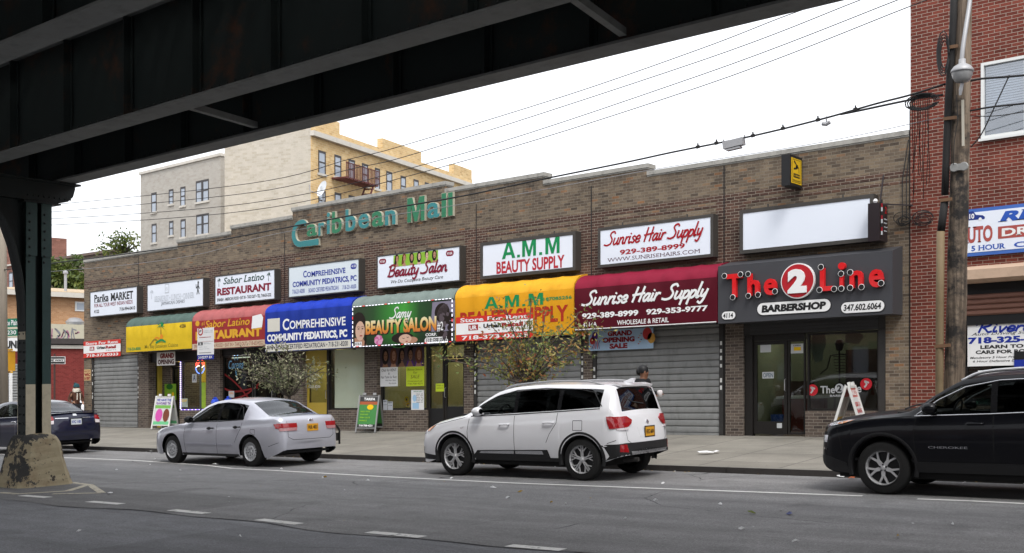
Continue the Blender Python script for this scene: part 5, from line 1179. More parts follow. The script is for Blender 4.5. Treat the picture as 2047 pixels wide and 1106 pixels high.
# tangle of drop wires on the corner of the red brick
mb = MB(); rr = random.Random(11)
for k in range(9):
    x = 1824 + k * 4.2; yb = rr.uniform(330, 460); X0, Z0 = at(x, 192 + rr.uniform(-3, 4), PY - .02); P = [P3(x, 194, PY)]
    x2 = x + rr.uniform(-10, 4); P += [P3(x + rr.uniform(-2, 2), 260, 19.5), P3(x2 + rr.uniform(-3, 3), 340, 21.5), P3(x2, yb, FY - .08)]
    mb.tube(crom([tuple(p) for p in P], 6), .008, 4)
for (cx, cy, r0) in ((1808, 438, .16), (1848, 440, .2)):
    for k in range(6):
        c = P3(cx + rr.uniform(-4, 4), cy + rr.uniform(-6, 6), FY - .07); q = r0 * rr.uniform(.6, 1.1); mb.tube([(c.x + q * math.cos(a * .5), c.y - .01 * k, c.z + q * .7 * math.sin(a * .5)) for a in range(13)], .008, 4)
for pa, pb in (((1816, 280), (1804, 440)), ((1818, 300), (1812, 440))): mb.tube([P3(*pa, FY - .03), P3(pb[0], 360, FY - .03), P3(*pb, FY - .05)], .01, 4)
tag(mb.build('drop_wire_tangle', M_WIRE), 'tangle of thin black drop wires looping down the corner of the red brick', 'wires')
mb = MB(); c = P3(1880, 200, PY - .1)
for k in range(4): q = .11 + .018 * k; mb.tube([(c.x - .26 + q * 1.6 * math.cos(a * .5), c.y - .02 * k, c.z + q * .8 * math.sin(a * .5)) for a in range(13)], .011, 4)
for k in range(4): q = .14 + .03 * k; c2 = P3(1893, 95, PY - .2); mb.tube([(c2.x - .04 + q * .4 * math.cos(a * .5), c2.y - .02 * k, c2.z - .1 + q * 1.5 * math.sin(a * .5)) for a in range(13)], .010, 4)
mb.tube([P3(1912, 190, PY - .2), P3(1915, 240, PY - .25), P3(1908, 280, PY - .22), P3(1906, 330, PY - .2)], .006, 4)
tag(mb.build('cable_coil', M_WIRE), 'coils of spare black cable hung beside the timber pole', 'cable')

# ------------------------------------------------------------------ distant buildings
def plane_pt(p0, d):                                  # vertical plane through p0 along d: pixel -> (distance along d, z)
    def f(x, y):
        r = ray(x, y); n = Vector((-d.y, d.x, 0)); C0 = Vector((0, 0, CAMZ)); t = (p0 - C0).dot(n) / r.dot(n); p = C0 + r * t
        return (p - p0).dot(d), p.z
    return f
def cpos(x, Z): return FWD * Z + RGT * ((x - CX) / FOC * Z)
def far_block(name, label, p0, d, w, depth, z0, z1, mat):
    n = Vector((-d.y, d.x, 0)); n = n if n.dot(FWD) > 0 else -n
    t = thing(name, label, 'building', (p0.x, p0.y, z0)); v = []
    for z in (z0, z1):
        for q in (p0, p0 + d * w, p0 + d * w + n * depth, p0 + n * depth): v.append((q.x, q.y, z))
    return t, n, MB().add(v, [(0, 1, 5, 4), (1, 2, 6, 5), (2, 3, 7, 6), (3, 0, 4, 7), (4, 5, 6, 7)])
def wbox(mb, p0, d, n, u0, u1, z0, z1, a, b, m=0):
    q = [p0 + d * u0 + n * a, p0 + d * u1 + n * a, p0 + d * u1 + n * b, p0 + d * u0 + n * b]
    mb.add([(p.x, p.y, z) for z in (z0, z1) for p in q], [(0, 3, 2, 1), (4, 5, 6, 7), (0, 1, 5, 4), (1, 2, 6, 5), (2, 3, 7, 6), (3, 0, 4, 7)], m)
def set_uv(o, p0, d):
    me = o.data; n = Vector((-d.y, d.x, 0)); W0 = ORG[o.name]
    for p in me.polygons:
        al = abs(p.normal.dot(d)) > .7
        for li in p.loop_indices:
            c = me.vertices[me.loops[li].vertex_index].co + W0 - p0; me.uv_layers[0].data[li].uv = ((c.dot(n) if al else c.dot(d)), c.z + p0.z)
M_WIN = pm('far_window_frame', (.04, .035, .035), .5); M_WPANE = pm('far_window_pane', (.30, .34, .40), .12, 0, .35, .35, spec=.8); M_STONE = pm('pale_stone', (.52, .49, .44), .8, 0, .15, .8, grime=.3)
def far_windows(t, p0, d, n, rects, split=1, sill=True):
    f = plane_pt(p0, d)
    for (xa, ya, xb, yb) in rects:
        ua, z1 = f(xa, ya); ub, _ = f(xb, ya); _, z0 = f(xa, yb); ua, ub = min(ua, ub), max(ua, ub); mb = MB(); fr = .10; k = 2 if (ub - ua) > 1.8 else 1
        wbox(mb, p0, d, n, ua, ub, z1 - .16, z1, -.03, -.01); wbox(mb, p0, d, n, ua, ua + fr, z0, z1 - .16, -.03, -.01); wbox(mb, p0, d, n, ub - fr, ub, z0, z1 - .16, -.03, -.01)
        wbox(mb, p0, d, n, ua + fr, ub - fr, (z0 + z1) / 2 - .06, (z0 + z1) / 2 + .04, -.03, -.01)
        if k == 2: wbox(mb, p0, d, n, (ua + ub) / 2 - .14, (ua + ub) / 2 + .14, z0, z1 - .16, -.032, -.012)
        if sill: wbox(mb, p0, d, n, ua - .1, ub + .1, z0 - .16, z0 - .001, -.10, -.005, 1)
        w = mb.build('window', [M_WIN, M_STONE], t); mb = MB(); wbox(mb, p0, d, n, ua + fr, ub - fr, z0, z1 - .16, -.009, -.004); mb.build('pane', M_WPANE, w)
# cream apartment house with a pale blind flank
B_YEL = brick('yellow_brick', [(0, (.46, .30, .13)), (.35, (.62, .43, .21)), (.7, (.57, .39, .18)), (1, (.66, .49, .26))], (.60, .50, .35), w=.42, h=.16, mort=.02, wash=.12)
B_PALE = brick('pale_brick', [(0, (.42, .38, .31)), (.4, (.47, .43, .365)), (1, (.50, .46, .395))], (.47, .44, .385), w=.42, h=.16, mort=.014, wash=.10)
B_GREYW = brick('grey_beige_brick', [(0, (.37, .34, .30)), (.5, (.40, .375, .335)), (1, (.42, .395, .355))], (.41, .385, .345), w=.42, h=.16, mort=.012, wash=.08)
pA = cpos(621, 76); pA.z = 0; aA = R(13.7); d2 = Vector((-math.sin(aA), math.cos(aA), 0)); d1 = Vector((-math.cos(aA), -math.sin(aA), 0))
f2 = plane_pt(pA, d2); f1 = plane_pt(pA, d1); LA, _ = f2(944, 340); LB, _ = f1(449, 300); zc0 = f2(622, 272)[1]; zc1 = f2(622, 262)[1]; zp = f2(622, 249)[1]
n2 = Vector((-d1.x, -d1.y, 0)) * -1                    # out of the yellow front, towards the right
t = thing('apartment_block', 'tall yellow brick apartment block with a pale blind side wall behind the shops', 'building', (pA.x, pA.y, -3))
q = [pA, pA + d2 * LA, pA + d2 * LA + d1 * LB, pA + d1 * LB]; mb = MB().add([(p.x, p.y, z) for z in (-3, zp) for p in q], [(0, 1, 5, 4)]); o = mb.build('front_wall', B_YEL, t); set_uv(o, pA, d2)
mb = MB().add([(p.x, p.y, z) for z in (-3, zp) for p in q], [(1, 2, 6, 5), (2, 3, 7, 6), (3, 0, 4, 7), (4, 5, 6, 7)]); o = mb.build('side_wall', B_PALE, t); set_uv(o, pA, d1)
inn = d1
mb = MB()
for xa, xb in ((622, 679), (765, 842), (907, 943)):
    ua, _ = f2(xa, 300); ub, _ = f2(xb, 300); wbox(mb, pA, d2, inn, ua, ub, zp + .002, zp + .85, .0, .5)
o = mb.build('parapet', B_YEL, t); set_uv(o, pA, d2)
mb = MB(); wbox(mb, pA, d2, inn, -.1, LA, zc0, zc1, -.35, -.005); o = mb.build('cornice', M_STONE, t)
mb = MB(); wbox(mb, pA, d2, inn, 0, .55, -3, zc0 - .01, -.05, -.004); o = mb.build('corner_quoin', B_YEL, t); set_uv(o, pA, d2)
k = 5.686; far_windows(t, pA, d2, inn, [(600 + a / k, 240 + b / k, 600 + c / k, 240 + e / k) for a, b, c, e in ((205, 340, 288, 600), (388, 390, 465, 635), (548, 440, 620, 665), (700, 488, 770, 735), (848, 540, 905, 775), (978, 577, 1045, 800), (1140, 630, 1200, 860), (1288, 670, 1345, 880), (1415, 705, 1462, 900), (205, 790, 288, 1020), (390, 820, 465, 1050), (548, 850, 620, 1060))])
M_FIRE = pm('red_iron', (.10, .03, .028), .7, 0, .2); mb = MB(); ua, zb = f2(662, 355); ub, _ = f2(729, 368)
for a in range(9): wbox(mb, pA, d2, inn, ua + (ub - ua) * a / 9, ua + (ub - ua) * (a + .7) / 9, zb - .12, zb, -1.3, -.04)
wbox(mb, pA, d2, inn, ua, ub, zb + 1.0, zb + 1.06, -1.3, -1.24)
for a in range(25): u = ua + (ub - ua) * a / 24; wbox(mb, pA, d2, inn, u, u + .05, zb + .001, zb + 1.0, -1.3, -1.25)
for a in range(9): u = ua + (ub - ua) * (.78 - .055 * a); wbox(mb, pA, d2, inn, u, u + .35, zb - .4 - .42 * a, zb - .34 - .42 * a, -1.2, -.5)
pq = lambda u, z, a: (pA + d2 * u + inn * a + Vector((0, 0, z)))
for a in (-1.2, -.5): mb.bar(pq(ua + (ub - ua) * .85, zb - .1, a), pq(ua + (ub - ua) * .30, zb - 4.2, a), .08, .12)
mb.build('fire_escape', M_FIRE, t)
# grey beige block
pB = cpos(441, 84); pB.z = 0; dB = Vector((-math.sin(R(84.5)), math.cos(R(84.5)), 0)); fB = plane_pt(pB, dB); wB, _ = fB(281, 400); zB = fB(441, 312)[1]
t, nB, mb = far_block('apartment_block', 'grey beige apartment block with narrow dark windows at the left', pB, dB, wB, 14, -4, zB, None)
o = mb.build('wall', B_GREYW, t); set_uv(o, pB, dB)
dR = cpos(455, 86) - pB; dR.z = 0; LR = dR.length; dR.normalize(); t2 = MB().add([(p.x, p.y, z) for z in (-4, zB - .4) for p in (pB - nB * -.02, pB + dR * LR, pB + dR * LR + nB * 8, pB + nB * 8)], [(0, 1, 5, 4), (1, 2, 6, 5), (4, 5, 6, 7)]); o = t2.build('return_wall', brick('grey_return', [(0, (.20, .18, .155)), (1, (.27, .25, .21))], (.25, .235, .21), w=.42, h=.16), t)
mb = MB(); wbox(mb, pB, dB, nB, -.1, wB + .1, zB + .001, zB + .22, -.12, .3); mb.build('coping', M_STONE, t)
k = 4.094; far_windows(t, pB, dB, nB, [(a / k, 360 + b / k, c / k, 360 + e / k) for a, b, c, e in ((1240, 108, 1282, 265), (1383, 80, 1420, 200), (1478, 60, 1518, 213), (1605, 12, 1710, 185), (1243, 362, 1282, 515), (1385, 338, 1420, 455), (1480, 325, 1520, 470), (1608, 287, 1710, 450))])
# brick block with a low long building, far left
B_FAR = brick('far_red_brick', [(0, (.17, .075, .055)), (1, (.26, .12, .09))], (.25, .17, .14), w=.42, h=.16, wash=.12)
pC = cpos(105, 120); pC.z = 0; dC = dB; fC = plane_pt(pC, dC); zC = fC(100, 476)[1]
t, nC, mb = far_block('apartment_block', 'dark red brick apartment tower partly behind the viaduct column', pC, dC, 26, 1.6, -6, zC, None); o = mb.build('wall', B_FAR, t); set_uv(o, pC, dC)
far_windows(t, pC, dC, nC, [(18, 545, 26, 580), (18, 610, 26, 645), (38, 545, 46, 580), (38, 610, 46, 645)]); mb = MB(); wbox(mb, pC, dC, nC, 0, 26, fC(20, 532)[1], fC(20, 529)[1] , -.2, -.01); mb.build('cornice', M_STONE, t)
pD = cpos(240, 105); pD.z = 0; fD = plane_pt(pD, dB); wD, _ = fD(90, 530); zD = fD(225, 505)[1]
t, nD, mb = far_block('long_building', 'low long brown roofed building behind the green trees', pD, dB, wD, 10, -6, zD, None); mb.build('wall', pm('brown_wall', (.20, .155, .13), .8, 0, .1, .5), t)
mb = MB(); wbox(mb, pD, dB, nD, -.3, wD, zD + .001, zD + .25, -.4, .3); mb.build('eaves', pm('brown_roof', (.14, .10, .085), .9), t)
# corner shop across the side street
cx = -56.0; t = sth('corner_building', 'two storey corner building of red brick below and orange brick above', 'building', cx, 32, 0); g = S * cx
pE = Vector((cx, 0, 0)); dE = Vector((0, 1, 0)); fE = plane_pt(pE, dE); zz = lambda y: fE(130, y)[1]
mb = MB(); mb.box(cx - 12, cx, 27.9, 48, g - .3, zz(690)); mb.build('wall', brick('corner_red_brick', [(0, (.15, .022, .02)), (1, (.21, .035, .03))], (.20, .06, .05), w=.22, h=.075, wash=.1), t)
MB().box(cx - 12, cx + .25, 27.0, 48.2, zz(688), zz(677)).build('canopy', pm('dark_canopy', (.05, .042, .04), .6, 0, .4, 4), t); MB().box(cx - 12, cx + .12, 27.5, 48, zz(697), zz(690) - .002).build('fascia', M_STONE, t)
mb = MB(); mb.box(cx - 12, cx - .3, 28, 48, zz(677) + .002, zz(648)); mb.build('graffiti_wall', pm('graffiti_wall', (.46, .43, .33), .8, 0, .15, .6, grime=.3), t)
mb = MB(); rr = random.Random(8)
for k in range(9): u = 31.0 + k * .24; c = [(u + rr.uniform(-.1, .3), zz(655) - rr.uniform(0, .7)) for _ in range(5)]; stroke(mb, c, .06, lambda p: (cx - .29, p.x, p.y), k % 2)
mb.build('graffiti', [ink('graffiti_pink', (.36, .16, .24)), ink('graffiti_grey', (.2, .2, .22))], t, fixn=False)
mb = MB(); mb.box(cx - 12, cx - .6, 28, 48, zz(648) + .001, zz(592)); mb.build('upper_wall', brick('orange_brick', [(0, (.38, .20, .10)), (1, (.48, .28, .15))], (.42, .30, .20), w=.22, h=.075, wash=.08), t)
mb = MB(); zr0, zr1 = zz(592) + .002, zz(562); mb.add([(cx - 12.4, 27.6, zr0), (cx - .2, 27.6, zr0), (cx - .2, 48, zr0), (cx - 12.4, 48, zr0), (cx - 12.4, 27.6, zr0 + .25), (cx - .2, 27.6, zr0 + .25), (cx - .2, 48, zr0 + .25), (cx - 12.4, 48, zr0 + .25), (cx - 6, 33.5, zr1), (cx - 6, 42, zr1)], [(0, 1, 5, 4), (1, 2, 6, 5), (0, 3, 2, 1), (4, 5, 8), (5, 6, 9, 8), (6, 7, 9), (7, 4, 8, 9)]); mb.build('roof', pm('tan_shingle', (.40, .31, .21), .9, 0, .15, 2), t)
MB().box(cx - .22, cx - .16, 27.5, 48, zr0 - .05, zr0 + .22).build('gutter', M_STONE, t)
q = fE(134, 570); MB().tube([(cx - 1.2, q[0] + .6, zr0), (cx - 1.2, q[0] + .6, q[1] + .7)], .08, 10).lathe([(.08, 0), (.14, .02), (.14, .14), (.05, .2)], (cx - 1.2, q[0] + .6, q[1] + .7), 10).build('vent_pipe', M_LAMPGREY, t)
q = fE(150, 672); MB().lathe([(.5, 0), (.5, .75), (.62, .8), (.66, .95), (.45, 1.15), (.3, 1.2), (.001, 1.22)], (cx + .0 - .9, q[0] + .35, zz(677) + .01), 16).build('roof_vent', pm('galvanised', (.42, .43, .45), .4, .5, .12), t, smooth=False)
u0, z1 = fE(158, 602); u1, z0 = fE(176, 622); mb = MB().box(cx - .62, cx - .56, u0 + .1, u0 + 1.1, z0, z1); w = mb.build('window', M_ALU, t); MB().box(cx - .559, cx - .55, u0 + .2, u0 + 1.0, z0 + .08, z1 - .08).build('pane', M_WPANE, w)
sh = MB(); z = g
while z < zz(730): sh.prism([(cx + .02, z), (cx + .05, z + .04), (cx + .05, z + .10), (cx + .02, z + .14)], 27.95, 30.2, 'y'); z += .145
sh.build('roller_shutter', M_SHUT, t)
for nm, lab, xa, ya, xb, yb, tx, col in (('street_sign', 'green street name sign for the avenue, upper of the two by the column', 0, 638, 50, 653, 'White Plains Rd', ink('sign_green', (.01, .16, .09))), ('street_sign', 'green numbered street sign below the avenue sign by the column', 4, 659, 48, 671, 'E 230 St', ink('sign_green', (.01, .16, .09)))):
    a, b = P3(xa, ya, 20.0), P3(xb, yb, 20.0); t = thing(nm, lab, 'street sign', ((a.x + b.x) / 2, 20, b.z)); MB().box(a.x, b.x, 20, 20.02, b.z, a.z).build('plate', col, t); mb = MB(); put_text(mb, tx, a.x + .06, b.x - .06, b.z + (a.z - b.z) * .2, a.z - (a.z - b.z) * .18, 19.995, 0, bold=.02); mb.build('lettering', WHT, t, fixn=False)
a = P3(10, 635, 20.06); X = a.x; t = sth('sign_post', 'grey post carrying the green street signs at the corner', 'post', X, 20.06, .25); MB().tube([(X, 20.06, S * X + .2), (X, 20.06, a.z + .15)], .05, 8).build('post', M_LAMPGREY, t)
a, b = P3(-6, 702, 20.3), P3(24, 742, 20.3); t = thing('traffic_signal', 'yellow traffic signal at the far left edge beside the column', 'traffic light', ((a.x + b.x) / 2, 20.3, b.z))
MB().box(a.x + .35, b.x - .05, 20.1, 20.45, b.z + .0, a.z - .0).build('housing', pm('signal_yellow', (.55, .28, .02), .5, 0, .15, 4), t); MB().bar((a.x - .5, 20.3, a.z + .04), (b.x, 20.3, a.z + .04), .07, .07).bar((a.x - .5, 20.3, b.z - .04), (b.x, 20.3, b.z - .04), .07, .07).bar((X, 20.3, a.z + .04), (X, 20.06, a.z + .04), .05, .05).build('bracket', pm('signal_yellow2', (.60, .33, .02), .5), t)
mb = MB()
for k in range(3): c = a.z - (a.z - b.z) * (.2 + .3 * k); mb.lathe([(.001, -.02), (.085, -.01), (.09, .03)], (b.x - .25, 20.09, c), 14, 'y')
mb.build('lens', M_BLACK, t)
a, b = P3(8, 676, 24), P3(70, 702, 24); t = thing('billboard', 'white hoarding with black capitals behind the viaduct column', 'billboard', ((a.x + b.x) / 2, 24, b.z)); MB().box(a.x, b.x, 24, 24.1, b.z, a.z).bar((a.x + .3, 24.15, b.z), (a.x + .3, 24.15, S * a.x), .1, .1).build('board', WHT, t); mb = MB(); put_text(mb, 'UNISEX', a.x + .1, b.x - .1, b.z + .12, a.z - .12, 23.99, 0, bold=.05); mb.build('lettering', BLK, t, fixn=False)
a, b = P3(90, 713, 21.5), P3(130, 728, 21.5); t = thing('one_way_sign', 'black one way arrow sign on a post by the red corner wall', 'traffic sign', (b.x - .3, 21.5, S * b.x + .2)); MB().box(a.x, b.x, 21.5, 21.515, b.z, a.z).build('plate', WHT, t); MB().box(a.x + .02, b.x - .02, 21.494, 21.499, b.z + .02, a.z - .02).build('panel', BLK, t)
mb = MB(); h = a.z - b.z; mb.quad([(a.x + .03, 21.49, b.z + h * .5), (a.x + .14, 21.49, b.z + h * .85), (a.x + .14, 21.49, b.z + h * .7), (b.x - .04, 21.49, b.z + h * .7), (b.x - .04, 21.49, b.z + h * .3), (a.x + .14, 21.49, b.z + h * .3), (a.x + .14, 21.49, b.z + h * .15)], 0); put_text(mb, 'ONE WAY', a.x + .12, b.x - .07, b.z + h * .36, b.z + h * .64, 21.485, 1, bold=.03); mb.build('lettering', [WHT, BLK], t, fixn=False); x = P3(108, 720, 21.53).x; MB().tube([(x, 21.55, S * x + .2), (x, 21.55, a.z + .1)], .035, 8).build('post', pm('brown_post', (.07, .04, .035), .6), t)
# satellite dish on the roof
c = P3(643, 377, 23.2); t = thing('satellite_dish', 'white oval satellite dish standing on the shop roof', 'satellite dish', (c.x, c.y, c.z - .5))
ax = Vector((-.28, -.93, .30)).normalized(); u = Vector((1, -.3, 0)).normalized(); u = (u - ax * u.dot(ax)).normalized(); w = ax.cross(u); mb = MB(); V = []; nr, na = 5, 24
for i in range(nr + 1):
    for k in range(na): a_ = 2 * math.pi * k / na; r_ = i / nr; V.append(c + u * (.30 * r_ * math.cos(a_)) + w * (.26 * r_ * math.sin(a_)) - ax * (.05 * (1 - r_ * r_)))
Fc = [(i * na + k, i * na + (k + 1) % na, (i + 1) * na + (k + 1) % na, (i + 1) * na + k) for i in range(nr) for k in range(na)]
mb.add(V, Fc).build('reflector', pm('dish_white', (.66, .68, .70), .5), t, smooth=True, merge=True); MB().tube([c - ax * .02 - w * .2, c + ax * .35 - w * .22, c + ax * .42 - w * .05], .016, 6).box(c.x - .02, c.x + .02, c.y + .05, c.y + .09, c.z - .5, c.z - .05).box(c.x - .15, c.x + .15, c.y - .05, c.y + .2, c.z - .5, c.z - .44).build('mount', M_LAMPGREY, t); mb = MB().add([c + ax * .008 + u * p + w * q for p, q in ((-.12, .1), (-.03, .1), (.0, .03), (-.06, -.02), (-.12, .0))], [(0, 1, 2, 3, 4)]); mb.build('emblem', GREY, t, fixn=False)
# unseen row behind the camera, added and sized for dark reflections and blocked light
t = sth('brick_shop_building', 'unseen plain brick building behind the camera, added for dark reflections in the glass', 'building', -5, -16, 0)
mb = MB(); mb.box(-230, 45, -26, -16, -1, 6.2); mb.build('wall', B_FAR, t, shear=True)
for k in range(54):
    x = -205 + k * 4.6; w = MB().box(x + 2.8, x + 4.2, -15.99, -15.95, 1.2, 3.2).build('window', M_WIN, t, shear=True); MB().box(x + 2.9, x + 4.1, -15.949, -15.94, 1.3, 3.1).build('pane', M_WPANE, w, shear=True)
    MB().box(x - .8, x + 2.6, -15.99, -15.9, .3, 3.4).build('shop_front', M_DARK, t, shear=True)
# ------------------------------------------------------------------ trees
def leafmat(name, cols):
    m, t, p = _new(name); at_ = N(t, 'ShaderNodeAttribute'); at_.attribute_name = 'tint'
    r = ramp(t, [(i / (len(cols) - 1), c) for i, c in enumerate(cols)], 'LINEAR'); t.links.new(at_.outputs['Fac'], r.inputs[0])
    t.links.new(r.outputs[0], p.inputs['Base Color']); p.inputs['Roughness'].default_value = .55; p.inputs['Specular IOR Level'].default_value = .4
    tl = N(t, 'ShaderNodeBsdfTranslucent'); t.links.new(r.outputs[0], tl.inputs[0]); mx = N(t, 'ShaderNodeMixShader'); mx.inputs[0].default_value = .3
    t.links.new(p.outputs[0], mx.inputs[1]); t.links.new(tl.outputs[0], mx.inputs[2]); t.links.new(mx.outputs[0], t.nodes['Material Output'].inputs[0]); return m
M_BARK = pm('bark', (.075, .062, .052), .9, 0, .3, 8, .5, 40)
def leaf_mesh(name, leaves, mat, parent, rr):
    V, Fc, tint = [], [], []
    for (p, sz, c) in leaves:
        a = Vector((rr.gauss(0, 1), rr.gauss(0, 1), rr.gauss(0, 1))).normalized(); b = a.orthogonal().normalized(); ang = rr.uniform(0, 6.28); b = b * math.cos(ang) + a.cross(b) * math.sin(ang); e = a.cross(b)
        k = len(V); L_ = sz; W_ = sz * .42
        V += [p - a * L_ * .5, p + b * W_ * .5 + e * W_ * .12, p + a * L_ * .5, p - b * W_ * .5 + e * W_ * .12]; Fc.append((k, k + 1, k + 2, k + 3)); tint += [c] * 4
    mb = MB(); mb.v = [tuple(v) for v in V]; mb.f = Fc; mb.m = [0] * len(Fc); o = mb.build(name, mat, parent, fixn=False)
    at_ = o.data.attributes.new('tint', 'FLOAT', 'POINT'); at_.data.foreach_set('value', tint); return o
def street_tree(label, base, trunk, tips, mat, leafn, lsize, seed, spread=.22, twig=.5, density=None):
    rr = random.Random(seed); t = thing('street_tree', label, 'tree', base); b = Vector(base); mb = MB()
    top = Vector(trunk[-1]); mb.tube([b] + [Vector(p) for p in trunk], [.06] + [.045 - .008 * i for i in range(len(trunk))], 8)
    leaves = []
    for tp in tips:
        tp = Vector(tp); mid = top.lerp(tp, .5) + Vector((rr.uniform(-.1, .1), rr.uniform(-.1, .1), rr.uniform(.02, .16)))
        P = crom([tuple(top), tuple(top.lerp(mid, .5) + Vector((0, 0, -.04))), tuple(mid), tuple(tp)], 5); mb.tube(P, [.031 * (1 - .75 * i / (len(P) - 1)) for i in range(len(P))], 5)
        for k in range(5):
            q = P[rr.randrange(len(P) // 3, len(P))]; e = q + Vector((rr.uniform(-1, 1), rr.uniform(-1, 1), rr.uniform(-.3, .8))) * twig * rr.uniform(.4, 1)
            m_ = q.lerp(e, .5) + Vector((0, 0, rr.uniform(-.05, .08))); mb.tube([q, m_, e], [.008, .006, .003], 4, caps=False)
            hue = rr.random()
            for _ in range(leafn):
                f = rr.random() ** .6; c = q.lerp(m_, f * 2) if f < .5 else m_.lerp(e, f * 2 - 1)
                leaves.append((c + Vector((rr.gauss(0, 1), rr.gauss(0, 1), rr.gauss(0, 1))) * spread * .42, lsize * rr.uniform(.6, 1.25), min(1, max(0, hue * .5 + rr.random() * .5))))
        for _ in range(leafn):
            leaves.append((tp + Vector((rr.gauss(0, 1), rr.gauss(0, 1), rr.gauss(0, 1))) * spread * .55, lsize * rr.uniform(.6, 1.2), rr.random()))
    mb.build('trunk', M_BARK, t, smooth=True); leaf_mesh('crown', leaves, mat, t, rr); return t
LM1 = leafmat('autumn_leaves', [(.05, .09, .02), (.10, .15, .035), (.17, .20, .06), (.30, .24, .06), (.33, .11, .05), (.32, .38, .13)])
LM2 = leafmat('grey_green_leaves', [(.05, .065, .025), (.10, .12, .055), (.19, .20, .11), (.38, .36, .24), (.16, .15, .06)])
TY = 17.75
def tip(x, y, dy=0.0): return P3(x, y, TY + dy)
bx = P3(1052, 900, TY).x
rr = random.Random(4); tips = [tip(x, y, rr.uniform(-.7, .7)) for x, y in ((905, 708), (880, 715), (960, 690), (985, 655), (1010, 615), (1040, 640), (1062, 598), (1090, 625), (1120, 655), (1150, 640), (1175, 690), (1160, 715), (1120, 720), (1085, 690), (1020, 690), (990, 720), (1045, 700), (1100, 750), (1000, 745), (1140, 680), (955, 735), (1070, 665), (1030, 660), (1190, 655))]
street_tree('small autumn street tree with red and yellow leaves behind the white car', (bx, TY, S * bx + .16), [P3(1053, 840, TY), P3(1052, 768, TY)], tips, LM1, 15, .10, 21, .26, .5)
bx = P3(580, 900, TY).x
rr = random.Random(9); tips = [tip(x, y, rr.uniform(-.6, .6)) for x, y in ((470, 740), (500, 720), (520, 700), (545, 690), (575, 700), (600, 712), (625, 725), (648, 735), (610, 745), (560, 740), (520, 745), (490, 760), (540, 765), (580, 760), (500, 735), (530, 720), (590, 735), (555, 715), (480, 750), (635, 760))]
street_tree('small grey green street tree behind the silver car', (bx, TY, S * bx + .16), [P3(583, 850, TY), P3(578, 792, TY)], tips, LM2, 15, .088, 33, .22, .48)
LM3 = leafmat('far_leaves', [(.03, .055, .012), (.065, .10, .02), (.13, .16, .03), (.19, .19, .045)])
def far_tree(label, cx, cy, w, h, Z, n, seed, ls=.5, group=None):
    rr = random.Random(seed); c = cpos(cx, Z); zc = (HZ - cy) / FOC * Z + CAMZ; s = Z / FOC; g = S * c.x - 1
    t = thing('tree', label, 'tree', (c.x, c.y, g), group); mb = MB(); mb.tube([(c.x, c.y, g), (c.x + .2, c.y, (g + zc) / 2), (c.x, c.y, zc)], [.35, .25, .1], 8); lv = []
    for k in range(26):
        q = Vector((c.x, c.y, zc)) + RGT * rr.gauss(0, .42) * w * s / 2 + FWD * rr.gauss(0, .4) * w * s / 2 + Vector((0, 0, rr.gauss(0, .42) * h * s / 2))
        mb.tube([(c.x, c.y, zc - h * s * .4), tuple(q)], [.08, .02], 4)
        hue = rr.random()
        for _ in range(n): lv.append((q + Vector((rr.gauss(0, 1), rr.gauss(0, 1), rr.gauss(0, 1))) * (.16 * min(w, h) * s), ls * rr.uniform(.5, 1.2), min(1, hue * .6 + rr.random() * .4)))
    mb.build('trunk', M_BARK, t); leaf_mesh('crown', lv, LM3, t, rr)
far_tree('sparse yellow green tree top showing over the left end of the shop roof', 248, 488, 85, 50, 95, 26, 2, .42)
far_tree('full green tree beyond the orange corner building', 128, 562, 85, 62, 82, 90, 3, .5)
far_tree('yellow green tree close to the edge of the shops', 168, 578, 26, 40, 74, 50, 5, .4)
far_tree('small yellowing tree left of the viaduct column', 8, 615, 34, 44, 80, 50, 6, .4)
# ------------------------------------------------------------------ pavement furniture
M_PLAST = pm('white_plastic', (.62, .62, .60), .4, 0, .05, 2, grime=.15)
def aboard(label, X, Y, w, h, yaw, sheet, texts, mats, frame=None, spread=.34, blobs=()):
    t = thing('pavement_sign', label, 'pavement sign', (X, Y, S * X + .16 + (Y - 17) * .027), None, (0, 0, yaw)); fr = frame or M_PLAST
    for side in (-1, 1):
        mb = MB(); top = (0, side * .02, h); P = lambda u, k: Vector((u * w / 2, side * (.02 + spread * (1 - k)), h * k))
        for s in (-1, 1): mb.bar(P(s * .94, 0), P(s * .94, 1), .05, .04, up=(1, 0, 0))
        for k in (.12, .97): mb.bar(P(-.9, k), P(.9, k), .04, .04)
        if side < 0:
            mb.bar(P(-.5, 1.0), P(-.5, 1.06), .1, .05); mb.bar(P(.5, 1.0), P(.5, 1.06), .1, .05)
        lf = mb.build('panel_leg', fr, t, local=True)
        V = [P(-.9, .14), P(.9, .14), P(.9, .95), P(-.9, .95)]; MB().add(V, [(0, 1, 2, 3)]).build('poster', sheet, t, local=True, fixn=False)
        if side < 0:
            mb = MB(); off = Vector((0, -.006, .002))
            for (c, r, m) in blobs: b0 = len(mb.v); mb.quad([P(c[0] + r[0] * math.cos(a * .5), c[1] + r[1] * math.sin(a * .5)) + off for a in range(12)], m)
            for (s, u0, k0, u1, k1, m) in texts:
                vs, fs = text_mesh(s, 0, .03); a0, a1 = min(v[0] for v in vs), max(v[0] for v in vs); b0, b1 = min(v[1] for v in vs), max(v[1] for v in vs)
                mb.add([P(u0 + (v[0] - a0) / (a1 - a0) * (u1 - u0), k0 + (v[1] - b0) / (b1 - b0) * (k1 - k0)) + off * 1.6 for v in vs], fs, m)
            mb.build('print', mats, t, local=True, fixn=False)
    return t
X, Y = gr(345, 858, .27); 
